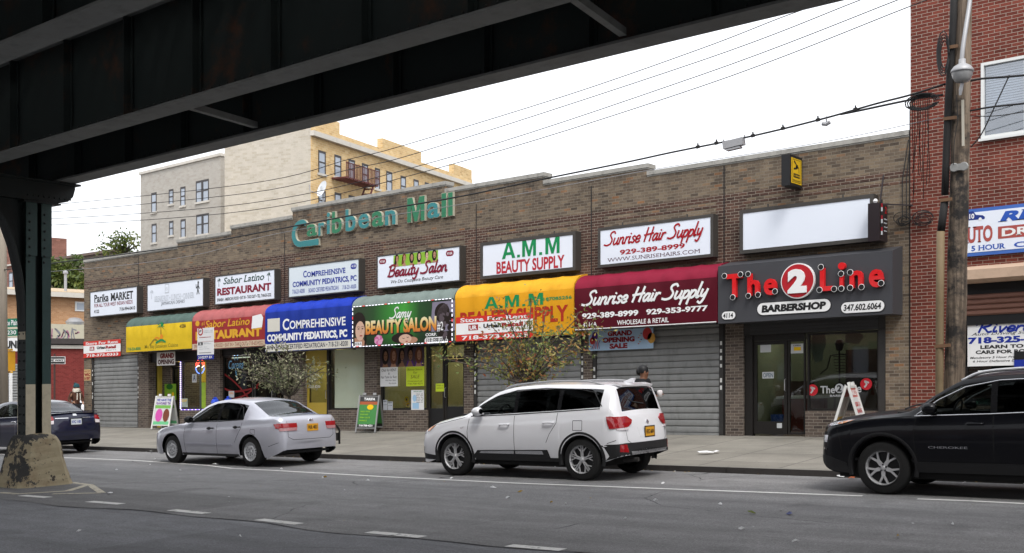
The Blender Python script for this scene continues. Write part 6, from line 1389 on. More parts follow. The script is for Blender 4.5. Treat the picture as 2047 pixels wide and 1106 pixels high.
def bandsheet(name, cols, w):
    m, t, p = _new(name); r = ramp(t, cols, 'CONSTANT'); sx = N(t, 'ShaderNodeSeparateXYZ'); t.links.new(coords(t, 'Generated'), sx.inputs[0]); t.links.new(sx.outputs[2], r.inputs[0]); t.links.new(r.outputs[0], p.inputs['Base Color']); p.inputs['Roughness'].default_value = .4; return m
aboard('white pavement sign with a pink drink poster near the Jamaican restaurant', X, Y - .3, .66, 1.12, R(28), bandsheet('drink_poster', [(0, (.12, .42, .2)), (.12, (.60, .60, .58)), (.13, (.5, .5, .5)), (.6, (.14, .35, .06)), (.72, (.62, .62, .62))], .6), (('WE HAVE THE', -.8, .84, .8, .92, 0), ('FLAVOURED TEA', -.8, .74, .8, .82, 1)), [BLUE, PURP, ink('magenta', (.5, .08, .32)), ink('brown_drink', (.16, .05, .03))], blobs=(((-.35, .42), (.4, .2), 2), ((.45, .42), (.35, .2), 3)))
X, Y = gr(752, 866, .25)
aboard('dark framed pavement sign with a green price list outside the beauty salon', X, Y - .25, .62, 1.05, R(24), bandsheet('price_list', [(0, (.01, .01, .01)), (.1, (.03, .17, .03)), (.75, (.30, .06, .01)), (.85, (.02, .02, .02))], .6), (('TARIFA', -.5, .86, .6, .93, 0), ('BRAIDS  WEAVE', -.7, .54, .2, .58, 1), ('WASH & SET', -.7, .46, .1, .50, 1), ('PERM  COLOR', -.7, .38, .3, .42, 1), ('NAILS', -.7, .30, 0, .34, 1), ('718-708-4231', -.7, .16, .6, .21, 0)), [WHT, LIME, YEL], frame=pm('grey_alu', (.25, .25, .25), .4, .5), blobs=(((.2, .68), (.32, .07), 2),))
X, Y = gr(1700, 880, .29)
aboard('white pavement sign leaning open in front of the barber window', X, Y, .58, 1.12, R(97), bandsheet('barber_list', [(0, (.6, .1, .05)), (.2, (.6, .4, .05)), (.35, (.55, .55, .55)), (.8, (.45, .08, .06))], .6), (('HAIRCUTS', -.8, .82, .8, .92, 0), ('KIDS 10', -.7, .62, .7, .7, 1), ('SHAVE', -.7, .5, .7, .58, 1)), [WHT, RED])
# bicycle hoop
X, Y = gr(661, 890, .16); t = sth('bike_rack', 'black steel bicycle hoop at the kerb beside the silver car', 'bike rack', X, Y, .16)
mb = MB(); g = S * X + .16
mb.tube([(X - .02, Y - .28, g), (X - .02, Y - .28, g + .36), (X, Y - .2, g + .48), (X, Y, g + .53), (X, Y + .2, g + .48), (X + .02, Y + .28, g + .36), (X + .02, Y + .28, g)], .028, 8); mb.build('hoop', M_BLACK, t, smooth=True); MB().bar((X, Y - .28, g + .2), (X, Y + .28, g + .2), .02, .2).build('plate', M_BLACK, t)
# parking rules sign
X, v1 = at(395, 657, 17.45); X2, v0 = at(428, 718, 17.45); t = sth('parking_sign', 'tall white and blue parking rules sign on a thin post by the kerb', 'traffic sign', X, 17.45, .16); h = v1 - v0; y = 17.44; w = X2 - X
MB().tube([(X + .1, 17.47, .1), (X + .1, 17.47, v1 + .05)], .025, 8).build('post', pm('green_grey_post', (.06, .07, .065), .5, .4), t, shear=True)
MB().box(X, X2, y, y + .006, v0 + h * .15, v0 + h * .56).box(X, X2, y, y + .006, v0 + h * .57, v1).box(X, X2, y, y + .006, v0, v0 + h * .145, 1).build('plate', [WHT, BLUE], t, shear=True)
mb = MB(); y -= .003
disc(mb, X + w * .2, v1 - h * .1, y, w * .16, w * .16, 16, 0); disc(mb, X + w * .2, v1 - h * .1, y - .001, w * .11, w * .11, 16, 3); put_text(mb, 'P', X + w * .14, X + w * .27, v1 - h * .14, v1 - h * .06, y - .003, 2)
for z in (.70, .21): mb.box(X + w * .12, X + w * .85, y - .001, y, v0 + h * z, v0 + h * (z + .012), 0 if z > .5 else 2)
mb.box(X + w * .06, X + w * .34, y - .001, y, v0 + h * .46, v0 + h * .55, 2); put_text(mb, '2', X + w * .13, X + w * .27, v0 + h * .47, v0 + h * .54, y - .003, 3, bold=.04)
for s, u0, z0, u1, z1 in (('8:30am - 7pm', .4, .89, .95, .92), ('Except Sunday', .4, .84, .95, .87), ('HOUR', .4, .53, .7, .55), ('METERED', .4, .49, .85, .51), ('9am - 7pm', .1, .38, .6, .41), ('Except Sunday', .1, .32, .75, .35)): put_text(mb, s, X + w * u0, X + w * u1, v0 + h * z0, v0 + h * z1, y, 4)
put_text(mb, '210277', X + w * .06, X + w * .66, v0 + h * .03, v0 + h * .11, y, 3, bold=.03); put_text(mb, 'BX', X + w * .72, X + w * .92, v0 + h * .03, v0 + h * .11, y, 3)
L(mb, [RED, BLUE, BLK, WHT, GREY], t)
# litter
M_LIT = pm('paper_litter', (.62, .62, .62), .8, 0, .15, 20)
def scrap(x, y, w, l, v=.004, seed=0, name='paper_scrap', label='small white paper scrap lying on the asphalt', cat='litter', group='scraps of litter on the road', mat=None):
    rr = random.Random(seed); X, Y = gr(x, y, v); z = S * X + v; a = rr.uniform(0, 3.1); V = []; n = 7
    for i in range(n): q = 6.283 * i / n; r_ = rr.uniform(.7, 1.1); u_, w_ = math.cos(q) * l * r_, math.sin(q) * w * r_; V.append((u_ * math.cos(a) - w_ * math.sin(a), u_ * math.sin(a) + w_ * math.cos(a), rr.uniform(.004, .03)))
    V.append((0, 0, .04)); mb = MB().add(V, [(i, (i + 1) % n, n) for i in range(n)]); mb.v = [(X + p[0], Y + p[1], z + p[2]) for p in mb.v]; return tag(mb.build(name, mat or M_LIT, fixn=False), label, cat, group)
k = 0
for x, y, s in ((233, 941, .10), (360, 942, .05), (300, 931, .05), (430, 930, .12), (563, 939, .05), (220, 988, .10), (645, 957, .05), (735, 962, .06), (985, 976, .08), (1015, 997, .07), (903, 958, .09), (1325, 968, .06), (1440, 1010, .06), (1482, 1060, .07), (1310, 1002, .05), (1790, 980, .06), (310, 920, .05), (157, 1065, .06), (1250, 1040, .04), (1905, 1050, .05), (480, 1075, .05), (1590, 1085, .06), (1130, 1010, .04)): scrap(x, y, s * .32, s * .72, seed=k); k += 1
for x, y, s, c, nm in ((1503, 1027, .07, (.10, .12, .02), 'fallen green leaf on the road in front of the white car'), (1578, 1029, .06, (.08, .09, .20), 'crumpled bluish wrapper on the road near the middle')): scrap(x, y, s * .6, s, seed=k, name='litter_piece', label=nm, group=None, mat=pm('lit%d' % k, c, .7)); k += 1
for x, y in ((1040, 985), (1102, 1007), (1795, 1075), (650, 955)): scrap(x, y, .02, .05, seed=k, name='fallen_leaf', label='tiny dry leaf on the asphalt', cat='leaf', group='leaves on the road', mat=pm('dry_leaf', (.28, .18, .04), .8)); k += 1
scrap(1412, 905, .09, .19, .20, seed=60, name='foam_tray', label='flattened white foam tray on the pavement beside the white car', group=None); scrap(1432, 904, .06, .09, .20, seed=61, name='foam_piece', label='white foam scrap next to the larger foam tray on the pavement', group=None)
scrap(1680, 954, .05, .09, .006, seed=62, name='paper_scrap', label='crumpled white wrapper in the gutter by the black car', group=None); scrap(1702, 957, .05, .07, .006, seed=63, name='orange_wrapper', label='orange wrapper in the gutter by the black car wheel', group=None, mat=pm('orange_litter', (.6, .14, .04), .6))
scrap(313, 903, .10, .22, .006, seed=64, name='paper_scrap', label='pale newspaper scrap in the gutter ahead of the silver car', group=None)
k = 70; rr = random.Random(5); mb = MB()
for i in range(300):
    X = rr.uniform(-32, -2); Y = KY - abs(rr.gauss(0, .10)) - .01 if rr.random() < .6 else rr.uniform(9, 22); v = .004 if Y < KY else .16 + (Y - 17.1) * .0284
    s = rr.uniform(.008, .022); a = rr.uniform(0, 3.1); mb.quad([(X + s * math.cos(a + q), Y + s * math.sin(a + q), v + rr.uniform(.002, .012)) for q in (0, 1.57, 3.14, 4.71)], rr.randrange(3))
tag(mb.build('leaf_litter', [M_LIT, pm('dry_leaf', 0), pm('dark_speck', (.05, .045, .04), .9)], shear=True, org=(0, 0, 0), fixn=False), 'fine crumbs of dry leaf and paper along the gutter and road', 'litter', None, 'stuff')
# ------------------------------------------------------------------ things in the shop windows
panel('poster', 'printed poster of five women with long hair at the top of the salon window', 'poster', 760, 697, 735, 848, -.085, pm('poster_dark', (.06, .035, .05), .4, 0, .3, 3), (), [SKIN, HAIR, BROWN, PURP, ink('olive_skin', (.26, .13, .075))],
      lambda mb, a, b, v0, v1, y: [portrait(mb, a + (b - a) * (.12 + .19 * k), v0, v1 - v0, y - .001 * k, (4, 0, 4, 4, 0)[k], (1, 2, 1, 1, 2)[k], (0, 0, 1, 2, 0)[k], (None, None, None, 3, 3)[k]) for k in range(5)])
HW = dict(shear=.15, bold=0)
panel('handwritten_notice', 'white handwritten chair for rent notice in the salon window', 'notice', 760, 735, 773, 795, -.085, WHT, (('Chair for RENT', .08, .78, .92, .92, 0, HW), ('&', .45, .62, .55, .72, 0, HW), ('Nail Table for Rent', .05, .42, .95, .55, 0, HW), ('Ask for Sam', .3, .28, .9, .36, 0, HW), ('See inside', .5, .12, .92, .2, 0, HW)))
M_NEON = pm('neon_card', (.55, .68, .03), .6, 0, .04)
panel('handwritten_notice', 'big yellow green handwritten notice in the salon window', 'notice', 812, 734, 772.5, 848, -.085, M_NEON, (('Beauty Saloon', .08, .78, .9, .92, 0, HW), ('For', .4, .64, .62, .76, 0, HW), ('SALE', .25, .40, .75, .58, 0, HW), ('if interested call', .08, .22, .9, .30, 0, HW), ('718-708-4231', .08, .08, .92, .17, 0, HW)), [ink('pen_olive', (.12, .14, .02))])
panel('handwritten_notice', 'small yellow green handwritten card on the salon door', 'notice', 871, 767, 783, 887.5, -.09, M_NEON, (('Walk in', .1, .65, .9, .85, 0, HW), ('welcome', .1, .35, .9, .55, 0, HW)), [ink('pen_olive', 0)])
panel('price_list', 'white printed price list low in the salon window', 'poster', 822, 780, 821, 847.5, -.085, WHT, (('PRICE LIST', .2, .90, .85, .95, 0), ('Wash  20', .4, .78, .9, .82, 1), ('Set  25', .4, .70, .9, .74, 1), ('Perm  40', .4, .62, .9, .66, 1), ('Braids  80', .4, .54, .95, .58, 1), ('Color  45', .4, .46, .9, .5, 1), ('Weave  90', .4, .38, .9, .42, 1)), [GREEN, BLK, SKYB], lambda mb, a, b, v0, v1, y: [disc(mb, a + .13, v0 + .35, y, .08, .1, 12, 2), mb.box(a + .05, a + .3, y - .001, y, v0 + .05, v0 + .22, 2)])
for (xl, yt, yb, xr, lab) in ((766, 800, 821, 774, 'narrow grey leaflet at the lower left of the salon window'), (775, 803, 821, 785, 'white leaflet with a dark heading in the salon window')): panel('leaflet', lab, 'leaflet', xl, yt, yb, xr, -.085, pm('leaflet', (.42, .44, .48), .6, 0, .2, 9), (('NEWS', .1, .8, .9, .95, 0), ('open daily', .1, .5, .9, .6, 0)))
x, z = F(813, 802, -.35); t = sth('sunflower', 'yellow artificial sunflowers in the salon window', 'flower', x, FY + .35, .93); mb = MB(); st = MB()
for (dx, dz, r_) in ((0, .05, .09), (.05, -.12, .07)):
    for k in range(9): a = k * .7; disc(mb, x + dx + r_ * .7 * math.cos(a), z + dz + r_ * .7 * math.sin(a), FY + .349 - k * .0005, r_ * .38, r_ * .3, 8, 0)
    disc(mb, x + dx, z + dz, FY + .343, r_ * .4, r_ * .4, 10, 1); st.tube([(x + dx, FY + .36, z + dz), (x + dx * .5, FY + .37, .95)], .008, 5)
mb.build('flower_head', [YEL, BROWN], t, shear=True, fixn=False); st.build('stem', GREEN, t, shear=True)
# salon interior
panel('wall_mirror', 'dark framed mirror on the yellow wall inside the salon', 'mirror', 796, 730, 770, 808, -2.3, pm('mirror_dark', (.05, .05, .05), .2), ())
x, z = F(806, 812, -1.2); t = sth('salon_chair', 'dark salon chair inside the beauty shop', 'chair', x, FY + 1.2, .3); MB().box(x - .28, x + .28, FY + 1.0, FY + 1.5, .75, .88).build('seat', M_BLACK, t, shear=True); MB().box(x - .28, x + .28, FY + 1.45, FY + 1.55, .9, 1.45).build('backrest', M_BLACK, t, shear=True); MB().lathe([(.25, .31), (.22, .34), (.04, .36), (.04, .74)], (x, FY + 1.25, 0), 12).build('pedestal', M_GUIDE, t, shear=True)
# restaurant windows
t = sth('light_string', 'violet and white dashed light string framing the Jamaican restaurant window', 'light string', -31.2, FY + .08, .95); mb = MB()
for i in range(24): z = .98 + i * .068; mb.box(-31.97, -31.935, FY + .055, FY + .075, z, z + .04, i % 2 * 0); 
for i in range(24): z = .98 + i * .068 + .042; mb.box(-31.97, -31.935, FY + .056, FY + .075, z, z + .024, 1)
for i in range(22): x = -31.93 + i * .068; mb.box(x, x + .038, FY + .055, FY + .075, .93, .955, 1 if i % 3 else 0)
mb.build('bulbs', [glow('violet_white', (.75, .70, 1.0), 1.3), glow('violet', (.25, .12, .75), .9)], t, shear=True)
panel('grade_card', 'white letter grade card A in the Jamaican restaurant window', 'notice', 384, 748, 765, 393, -.085, ink('card_grey', (.45, .46, .47)), (('A', .2, .2, .8, .9, 0),), [ink('card_blue', (.03, .05, .12))])
panel('poster', 'tall green and yellow menu poster at the right of the restaurant window', 'poster', 402, 765, 816, 411, -.085, pm('menu_green', (.25, .38, .03), .5, 0, .5, 6), ())
panel('poster', 'small colourful flyer low in the Jamaican restaurant window', 'poster', 361, 797, 814, 375, -.085, pm('flyer', (.30, .35, .30), .5, 0, .7, 9), (('SOUP', .1, .6, .9, .9, 0),), [YEL])
panel('poster', 'green fruit poster hanging inside the dark restaurant entrance', 'poster', 329, 768, 800, 352, -.52, pm('fruit_green', (.18, .36, .02), .5, 0, .4, 5), (), [ink('fruit_red', (.4, .06, .04)), YEL, ink('deep_green', (.02, .12, .02))], lambda mb, a, b, v0, v1, y: [disc(mb, a + .3, v1 - .1, y, .2, .1, 12, 2), disc(mb, a + .25, v0 + .16, y, .08, .08, 12, 0), disc(mb, a + .5, v0 + .2, y - .001, .08, .08, 12, 1)])
def neon(label, strokes, r, mats, loc, name='neon_sign'):
    t = sth(name, label, 'neon sign', *loc); mb = MB()
    for pts, m in strokes: mb.tube(crom(pts, 5), r, 5, m)
    mb.build('tube', mats, t, shear=True); return t
x, z = F(400, 733, -.16); y = FY + .16
ring = lambda cx, cz, rx, rz, a0=0, a1=6.283, n=18: [(cx + rx * math.cos(a0 + (a1 - a0) * k / n), y, cz + rz * math.sin(a0 + (a1 - a0) * k / n)) for k in range(n + 1)]
neon('round red and blue neon sign glowing in the restaurant window', [(ring(x, z, .24, .24, .15, 3.0), 0), (ring(x, z, .24, .24, 3.3, 6.1), 1), (ring(x, z - .02, .17, .16, .3, 2.8), 0), ([(x - .22, y, z - .02), (x - .06, y, z + .03), (x + .06, y, z - .04), (x + .22, y, z + .02)], 2)], .018, [glow('neon_red', (1, .08, .06), 3.5), glow('neon_blue', (.15, .25, 1), 3), glow('neon_white', (1, .8, .8), 2.5)], (x, y, 2.0))
x, z = F(470, 729, -.16); NB = glow('neon_cyan', (.25, .55, 1), 3.5); mb = MB(); t = sth('neon_sign', 'blue neon bottle and script sign in the red restaurant window', 'neon sign', x, y, 1.9)
put_text(mb, 'Corona', x - .34, x + .42, z - .14, z + .14, y, 0, bold=.0, shear=.2); mb.tube(crom([(x - .05, y + .02, z + .14), (x - .05, y + .02, z + .3), (x + .04, y + .02, z + .42), (x + .09, y + .02, z + .3), (x + .09, y + .02, z + .14)], 4), .012, 5, 0); mb.tube([(x + .02, y + .02, z + .42), (x + .02, y + .02, z + .52)], .02, 5, 1); mb.tube(crom([(x + .0, y + .02, z - .16), (x + .04, y + .02, z - .35), (x + .10, y + .02, z - .5)], 4), .012, 5, 0)
mb.build('tube', [NB, glow('neon_orange', (1, .3, .05), 2)], t, shear=True, fixn=False)
x0, z0 = F(455, 706, -.5); z0 = min(z0, 2.66); x1, _ = F(499, 701, -.5); t = sth('tube_lamp', 'lit white fluorescent tube behind the dark restaurant glass', 'lamp', (x0 + x1) / 2, FY + .5, z0); MB().tube([(x0, FY + .5, z0), (x1, FY + .5, z0)], .022, 8).build('tube', glow('tube_bright', (1, .95, .85), 6), t, shear=True)
panel('notice', 'small white notice in the dark restaurant window', 'notice', 457, 782, 795, 468, -.085, ink('card_grey', 0), (('OPEN', .1, .5, .9, .8, 0),), [ORNG])
mb = MB(); 
for pts in (((441, 743), (470, 765), (500, 800)), ((443, 775), (470, 783), (515, 775)), ((455, 800), (490, 790), (520, 765))): stroke(mb, [F(*p, -.12) for p in pts], .06, lambda p: (p.x, FY + .12 + rnd.uniform(0, .004), p.y))
tag(mb.build('red_ribbon', ink('ribbon_red', (.16, .012, .012)), shear=True, fixn=False), 'dark red ribbon drawn across the restaurant window', 'ribbon')
for (x, y_, r_, lab) in ((430, 803, .15, 'blue plastic bag hung low beside the restaurant window'), (456, 800, .12, 'smaller blue plastic bag hung at the restaurant door')):
    X, v = F(x, y_, .12); rr = random.Random(x); t = MB(); V = []; 
    t.lathe([(.001, -r_), (r_ * .6, -r_ * .8), (r_, -r_ * .2), (r_ * .8, r_ * .3), (r_ * .3, r_ * .6), (r_ * .45, r_ * .9), (.001, r_ * .8)], (X, FY - .12, v), 10); t.v = [(p[0] + rr.uniform(-.02, .02), p[1] + rr.uniform(-.02, .02), p[2] + rr.uniform(-.02, .02)) for p in t.v]
    tag(t.build('plastic_bag', pm('blue_bag', (.03, .08, .55), .35, 0, .15), shear=True), lab, 'bag')
put_ = MB(); T(put_, '718-231-8200', 611, 771, 776, 640, -.13, 0, bold=.0); put_.build('lettering', WHT, d4, shear=True, fixn=False)
# barber shop window
mb = MB(); B8 = -.115
a, v1 = F(1640, 772, B8); b, _ = F(1722, 765, B8); _, v0 = F(1640, 789, B8); w = b - a
T(mb, 'The', 1640, 772, 787, 1669, B8, 0, bold=.02); T(mb, 'Line', 1688, 769, 785, 1722, B8, 0, bold=.02); x, z = F(1678, 776.5, B8); disc(mb, x, z, FY - B8 - .004, .10, .10, 20, 0); put_text(mb, '2', x - .05, x + .05, z - .07, z + .07, FY - B8 - .007, 1, bold=.04); T(mb, 'BARBERSHOP', 1659, 789.5, 793.5, 1715, B8, 0, bold=.02)
for cx_, cy_ in ((1624, 780), (1731.5, 768)):
    x, z = F(cx_, cy_, B8); disc(mb, x, z, FY - B8 - .002, .125, .125, 22, 2); stroke(mb, [(x - .03, z - .06), (x + .01, z + .0), (x - .03, z + .06), (x + .05, z + .03)], .035, lambda p: (p.x, FY - B8 - .005, p.y), 0)
L(mb, [ink('etched_white', (.42, .43, .44)), BLK, ink('disc_red', (.45, .02, .03))], w8)
panel('open_sign', 'tilted white open sign hanging on the barber shop door', 'sign', 1524, 744, 757, 1547, -.09, ink('card_grey', 0), (('OPEN', .06, .15, .94, .85, 0, dict(bold=.02)),), [ink('open_blue', (.08, .12, .16))])
panel('notice', 'blank white sheet at the top of the barber shop door', 'notice', 1520, 690, 705, 1541, -.09, ink('card_grey', 0), ()); panel('notice', 'small pale notice at the bottom of the barber shop door', 'notice', 1553, 846, 856, 1563, -.09, ink('card_grey', 0), ()); panel('notice', 'white framed notice with a yellow patch on the glass beside the barber door', 'notice', 1581, 688, 707, 1605.5, -.09, ink('card_grey', 0), (('OPEN', .2, .75, .8, .9, 1),), [YEL, BLK], lambda mb, a, b, v0, v1, y: mb.box(a + .07, b - .05, y - .001, y, v0 + .06, v1 - .07, 0))
panel('poster', 'orange red poster inside the barber shop above the side pane', 'poster', 1586, 668, 683, 1606, -.5, ink('orange_red', (.5, .10, .03)), ())
x, z = F(1678, 690, -.5); y = FY + .5; t = sth('skeleton_decoration', 'dark skeleton decoration hanging in the barber window', 'decoration', x, y, 1.3); mb = MB()
mb.lathe([(.001, -.13), (.06, -.12), (.085, -.03), (.10, .04), (.07, .11), (.001, .13)], (x, y, z), 12); mb.tube([(x, y, z - .12), (x, y, z - .85)], .02, 6)
for k in range(6): q = .16 - .012 * k; mb.tube([(x + q * math.cos(a), y - .06 * math.sin(a), z - .25 - k * .065) for a in (3.5, 4.0, 4.71, 5.4, 5.9)], .011, 4)
for s in (-1, 1): mb.tube([(x + s * .03, y, z - .2), (x + s * .2, y, z - .22), (x + s * .28, y, z - .5), (x + s * .42, y - .05, z - .62)], .016, 5); mb.tube([(x, y, z - .82), (x + s * .1, y, z - .86), (x + s * .1, y, z - 1.2), (x + s * .12, y, z - 1.5)], .02, 5)
mb.build('bones', pm('dark_bone', (.07, .045, .05), .5), t, shear=True)
for (px_, py_, w_, h_, lab) in ((1634, 690, .22, .5, 'white paper ghost cutout hung at the left of the barber window'), (1705, 676, .26, .22, 'white paper bat cutout hung at the upper right of the barber window')):
    X, v = F(px_, py_, -.3); rr = random.Random(px_); P = [(X + w_ * (.6 + .4 * rr.random()) * math.cos(a * .45), v + h_ * (.45 + .5 * rr.random()) * math.sin(a * .45)) for a in range(14)]; tag(MB().prism(P, FY + .3, FY + .306, 'y').build('paper_cutout', ink('cut_white', (.50, .52, .46)), shear=True), lab, 'decoration')
MB().box(-9.3, -8.2, 24.6, 24.7, .8, 2.2).box(-10.6, -10.1, 24.2, 24.7, .3, 1.5).build('cabinet', pm('dark_cabinet', (.05, .03, .025), .4), mall, shear=True)
x = -10.15; t = sth('counter', 'pale counter with a red front inside the barber door', 'counter', x, 24, .3); MB().box(x - .4, x + .5, 23.9, 24.4, .3, 1.1).build('base', pm('red_counter', (.22, .05, .04), .5), t, shear=True); MB().box(x - .5, x + .6, 23.8, 24.5, 1.101, 1.16).build('top', M_PLAST, t, shear=True)
x = -10.45; t = sth('waste_bin', 'blue plastic bin behind the barber shop door', 'bin', x, 23.4, .3); MB().lathe([(.001, .31), (.12, .31), (.15, .75), (.14, .75), (.11, .35)], (x, 23.4, 0), 14).build('tub', pm('bin_blue', (.04, .09, .35), .4), t, shear=True)
# ------------------------------------------------------------------ cars (built nose at x=0, tail at x=L, near side -y)
def pchip(P):
    xs = [p[0] for p in P]; ys = [p[1] for p in P]; n = len(P); h = [xs[i + 1] - xs[i] for i in range(n - 1)]; d = [(ys[i + 1] - ys[i]) / h[i] for i in range(n - 1)]
    m = [d[0]] + [0 if d[i - 1] * d[i] <= 0 else 2 * d[i - 1] * d[i] / (d[i - 1] + d[i]) for i in range(1, n - 1)] + [d[-1]]
    def f(x):
        if x <= xs[0]: return ys[0]
        if x >= xs[-1]: return ys[-1]
        i = max(k for k in range(n - 1) if xs[k] <= x); t = (x - xs[i]) / h[i]
        return (1 + 2 * t) * (1 - t) ** 2 * ys[i] + t * (1 - t) ** 2 * h[i] * m[i] + t * t * (3 - 2 * t) * ys[i + 1] + t * t * (t - 1) * h[i] * m[i + 1]
    return f
def paintmat(name, col, metal=.0, rough=.35, fl=.06, coat=1.0, spec=.5, dust=.38):
    m, t, p = _new(name); co = coords(t, 'Object'); c = mixc(t, noise(t, co, 900, 1), tuple(x * (1 - fl) for x in col), tuple(min(1, x * (1 + fl)) for x in col))
    sx = N(t, 'ShaderNodeSeparateXYZ'); t.links.new(co, sx.inputs[0]); mr = N(t, 'ShaderNodeMapRange'); mr.inputs[1].default_value = .75; mr.inputs[2].default_value = .25; mr.inputs[4].default_value = dust; t.links.new(sx.outputs[2], mr.inputs[0])
    mm = N(t, 'ShaderNodeMath', operation='MULTIPLY'); t.links.new(mr.outputs[0], mm.inputs[0]); t.links.new(noise(t, co, 4, 6), mm.inputs[1])
    c = mixc(t, mm.outputs[0], c, (.12, .11, .10))     # road dust on the lower panels
    g = N(t, 'ShaderNodeNewGeometry'); c = mixc(t, g.outputs['Backfacing'], c, (.012, .012, .012))
    t.links.new(c, p.inputs['Base Color']); p.inputs['Metallic'].default_value = metal; p.inputs['Roughness'].default_value = rough; p.inputs['Coat Weight'].default_value = coat; p.inputs['Specular IOR Level'].default_value = spec; p.inputs['Coat Roughness'].default_value = .05
    return m
M_TYRE = pm('tyre_rubber', (.014, .014, .014), .85, 0, .2, 8, .2, 60); M_RIM = pm('alloy', (.52, .52, .53), .4, .45, .06); M_CLAD = pm('black_cladding', (.015, .015, .016), .6, 0, .15, 6); M_CHROME = pm('chrome', (.68, .68, .70), .12, 1, .02)
M_CINT = pm('car_interior', (.03, .03, .032), .8, 0, .15, 5); M_TAIL = pm('tail_lamp_red', (.30, .008, .012), .15, 0, .12, 6, coat=1); M_TAILW = pm('tail_lamp_clear', (.66, .60, .62), .15, 0, .15, 25, coat=1); M_HEAD = pm('head_lamp', (.55, .57, .6), .1, .4, .15, 20, coat=1); M_AMBER = pm('amber_lens', (.55, .18, .02), .15, 0, .1, coat=1)
M_CGLASS = glass('car_glass', (.34, .37, .36), .06, .01); M_CGLASSD = glass('car_privacy_glass', (.05, .055, .06), .06, .01); M_COVER = pm('wheel_cover_silver', (.46, .47, .49), .45, .25, .06); M_SEAM = pm('panel_gap', (.01, .01, .01), .9)
M_PLATEY = pm('plate_orange', (.62, .30, .02), .5, 0, .08, 9); M_PLATEW = pm('plate_pale', (.55, .58, .62), .5, 0, .1, 9)
def wheel(parent, x, y, side, Rt, rr_, style, wd=.215):
    """side -1 faces -y"""
    z = Rt; s = side; mb = MB(); W2 = wd
    prof = [(rr_ * .96, -.012), (rr_ + .012, -.002), (rr_ + .03, .0), (Rt * .90, -.004), (Rt * .965, .012), (Rt - .004, .035), (Rt, .07), (Rt, W2 - .07), (Rt - .004, W2 - .035), (Rt * .9, W2), (rr_, W2 - .01)]
    mb.lathe([(a, -s * b + 0) for a, b in prof], (x, y, z), 40, 'y'); t = mb.build('tyre', M_TYRE, None, local=True, org=(0, 0, 0), smooth=True)
    mb = MB(); mb.lathe([(rr_ * .99, -s * -.012), (rr_ * .965, -s * -.004), (rr_ * .93, -s * .012), (rr_ * .90, -s * .06), (rr_ * .88, -s * .12)], (x, y, z), 40, 'y')
    b = MB(); b.lathe([(.001, -s * .06), (rr_ * .95, -s * .06), (rr_ * .95, -s * .065)], (x, y, z), 24, 'y')
    mb2 = MB(); yy = y - s * .012; hub = rr_ * .20
    mb.lathe([(.001, s * .004), (hub * .45, s * .003), (hub * .6, -s * .008), (hub, -s * .014), (hub * 1.05, -s * .05)], (x, y, z), 20, 'y')
    def spoke(a0, r0, a1, r1, w0, w1, dp=.03):
        p0 = Vector((math.cos(a0) * r0, math.sin(a0) * r0)); p1 = Vector((math.cos(a1) * r1, math.sin(a1) * r1)); d = (p1 - p0).normalized(); q = Vector((-d.y, d.x))
        c = [p0 + q * w0 / 2, p1 + q * w1 / 2, p1 - q * w1 / 2, p0 - q * w0 / 2]
        mb.add([(x + e.x, y - s * (.010 + (.004 if k in (0, 3) else 0)), z + e.y) for k, e in enumerate(c)] + [(x + e.x, y - s * (.010 + dp), z + e.y) for e in c], [(0, 1, 2, 3), (0, 4, 5, 1), (1, 5, 6, 2), (2, 6, 7, 3), (3, 7, 4, 0)])
    if style == 'twin':
        for k in range(5):
            a = math.pi / 2 + k * 2 * math.pi / 5
            for e in (-1, 1):
                spoke(a + e * .30, hub * .8, a + e * .12, rr_ * .62, .021, .015); spoke(a + e * .12, rr_ * .60, a + e * .07, rr_ * .95, .015, .013); spoke(a + e * .16, rr_ * .55, a + e * .42, rr_ * .95, .014, .013)
    elif style == 'split':
        for k in range(5):
            a = -math.pi / 2 + k * 2 * math.pi / 5 + .0
            spoke(a, hub * .8, a, rr_ * .50, .056, .046)
            for e in (-1, 1): spoke(a + e * .06, rr_ * .46, a + e * .27, rr_ * .96, .029, .022)
        for k in range(5): a = math.pi / 2 + k * 2 * math.pi / 5; b.lathe([(.013, s * .004), (.012, s * .009), (.001, s * .01)], (x + hub * .95 * math.cos(a), y - s * .012, z + hub * .95 * math.sin(a)), 8, 'y')
    else:
        mb.lathe([(hub, -s * .006), (rr_ * .55, -s * .004), (rr_ * .60, -s * .012)], (x, y, z), 32, 'y'); mb.lathe([(rr_ * .84, -s * .010), (rr_ * .88, -s * .004), (rr_ * .97, -s * .006)], (x, y, z), 40, 'y')
        for k in range(16): a = k * math.pi / 8; spoke(a, rr_ * .56, a, rr_ * .88, .030, .042, .02)
        for k in range(6): a = k * math.pi / 3 + .3; b.lathe([(.014, s * .0), (.012, s * .006), (.001, s * .007)], (x + rr_ * .36 * math.cos(a), y - s * .002, z + rr_ * .36 * math.sin(a)), 8, 'y')
    w = bpy.data.objects.new('wheel', None); COL.objects.link(w); w.parent = parent; t.parent = w; t.location = (0, 0, 0)
    r = mb.build('rim', M_COVER if style == 'cover' else M_RIM, w, local=True); b.build('hub_back', M_CLAD, w, local=True)
    return w
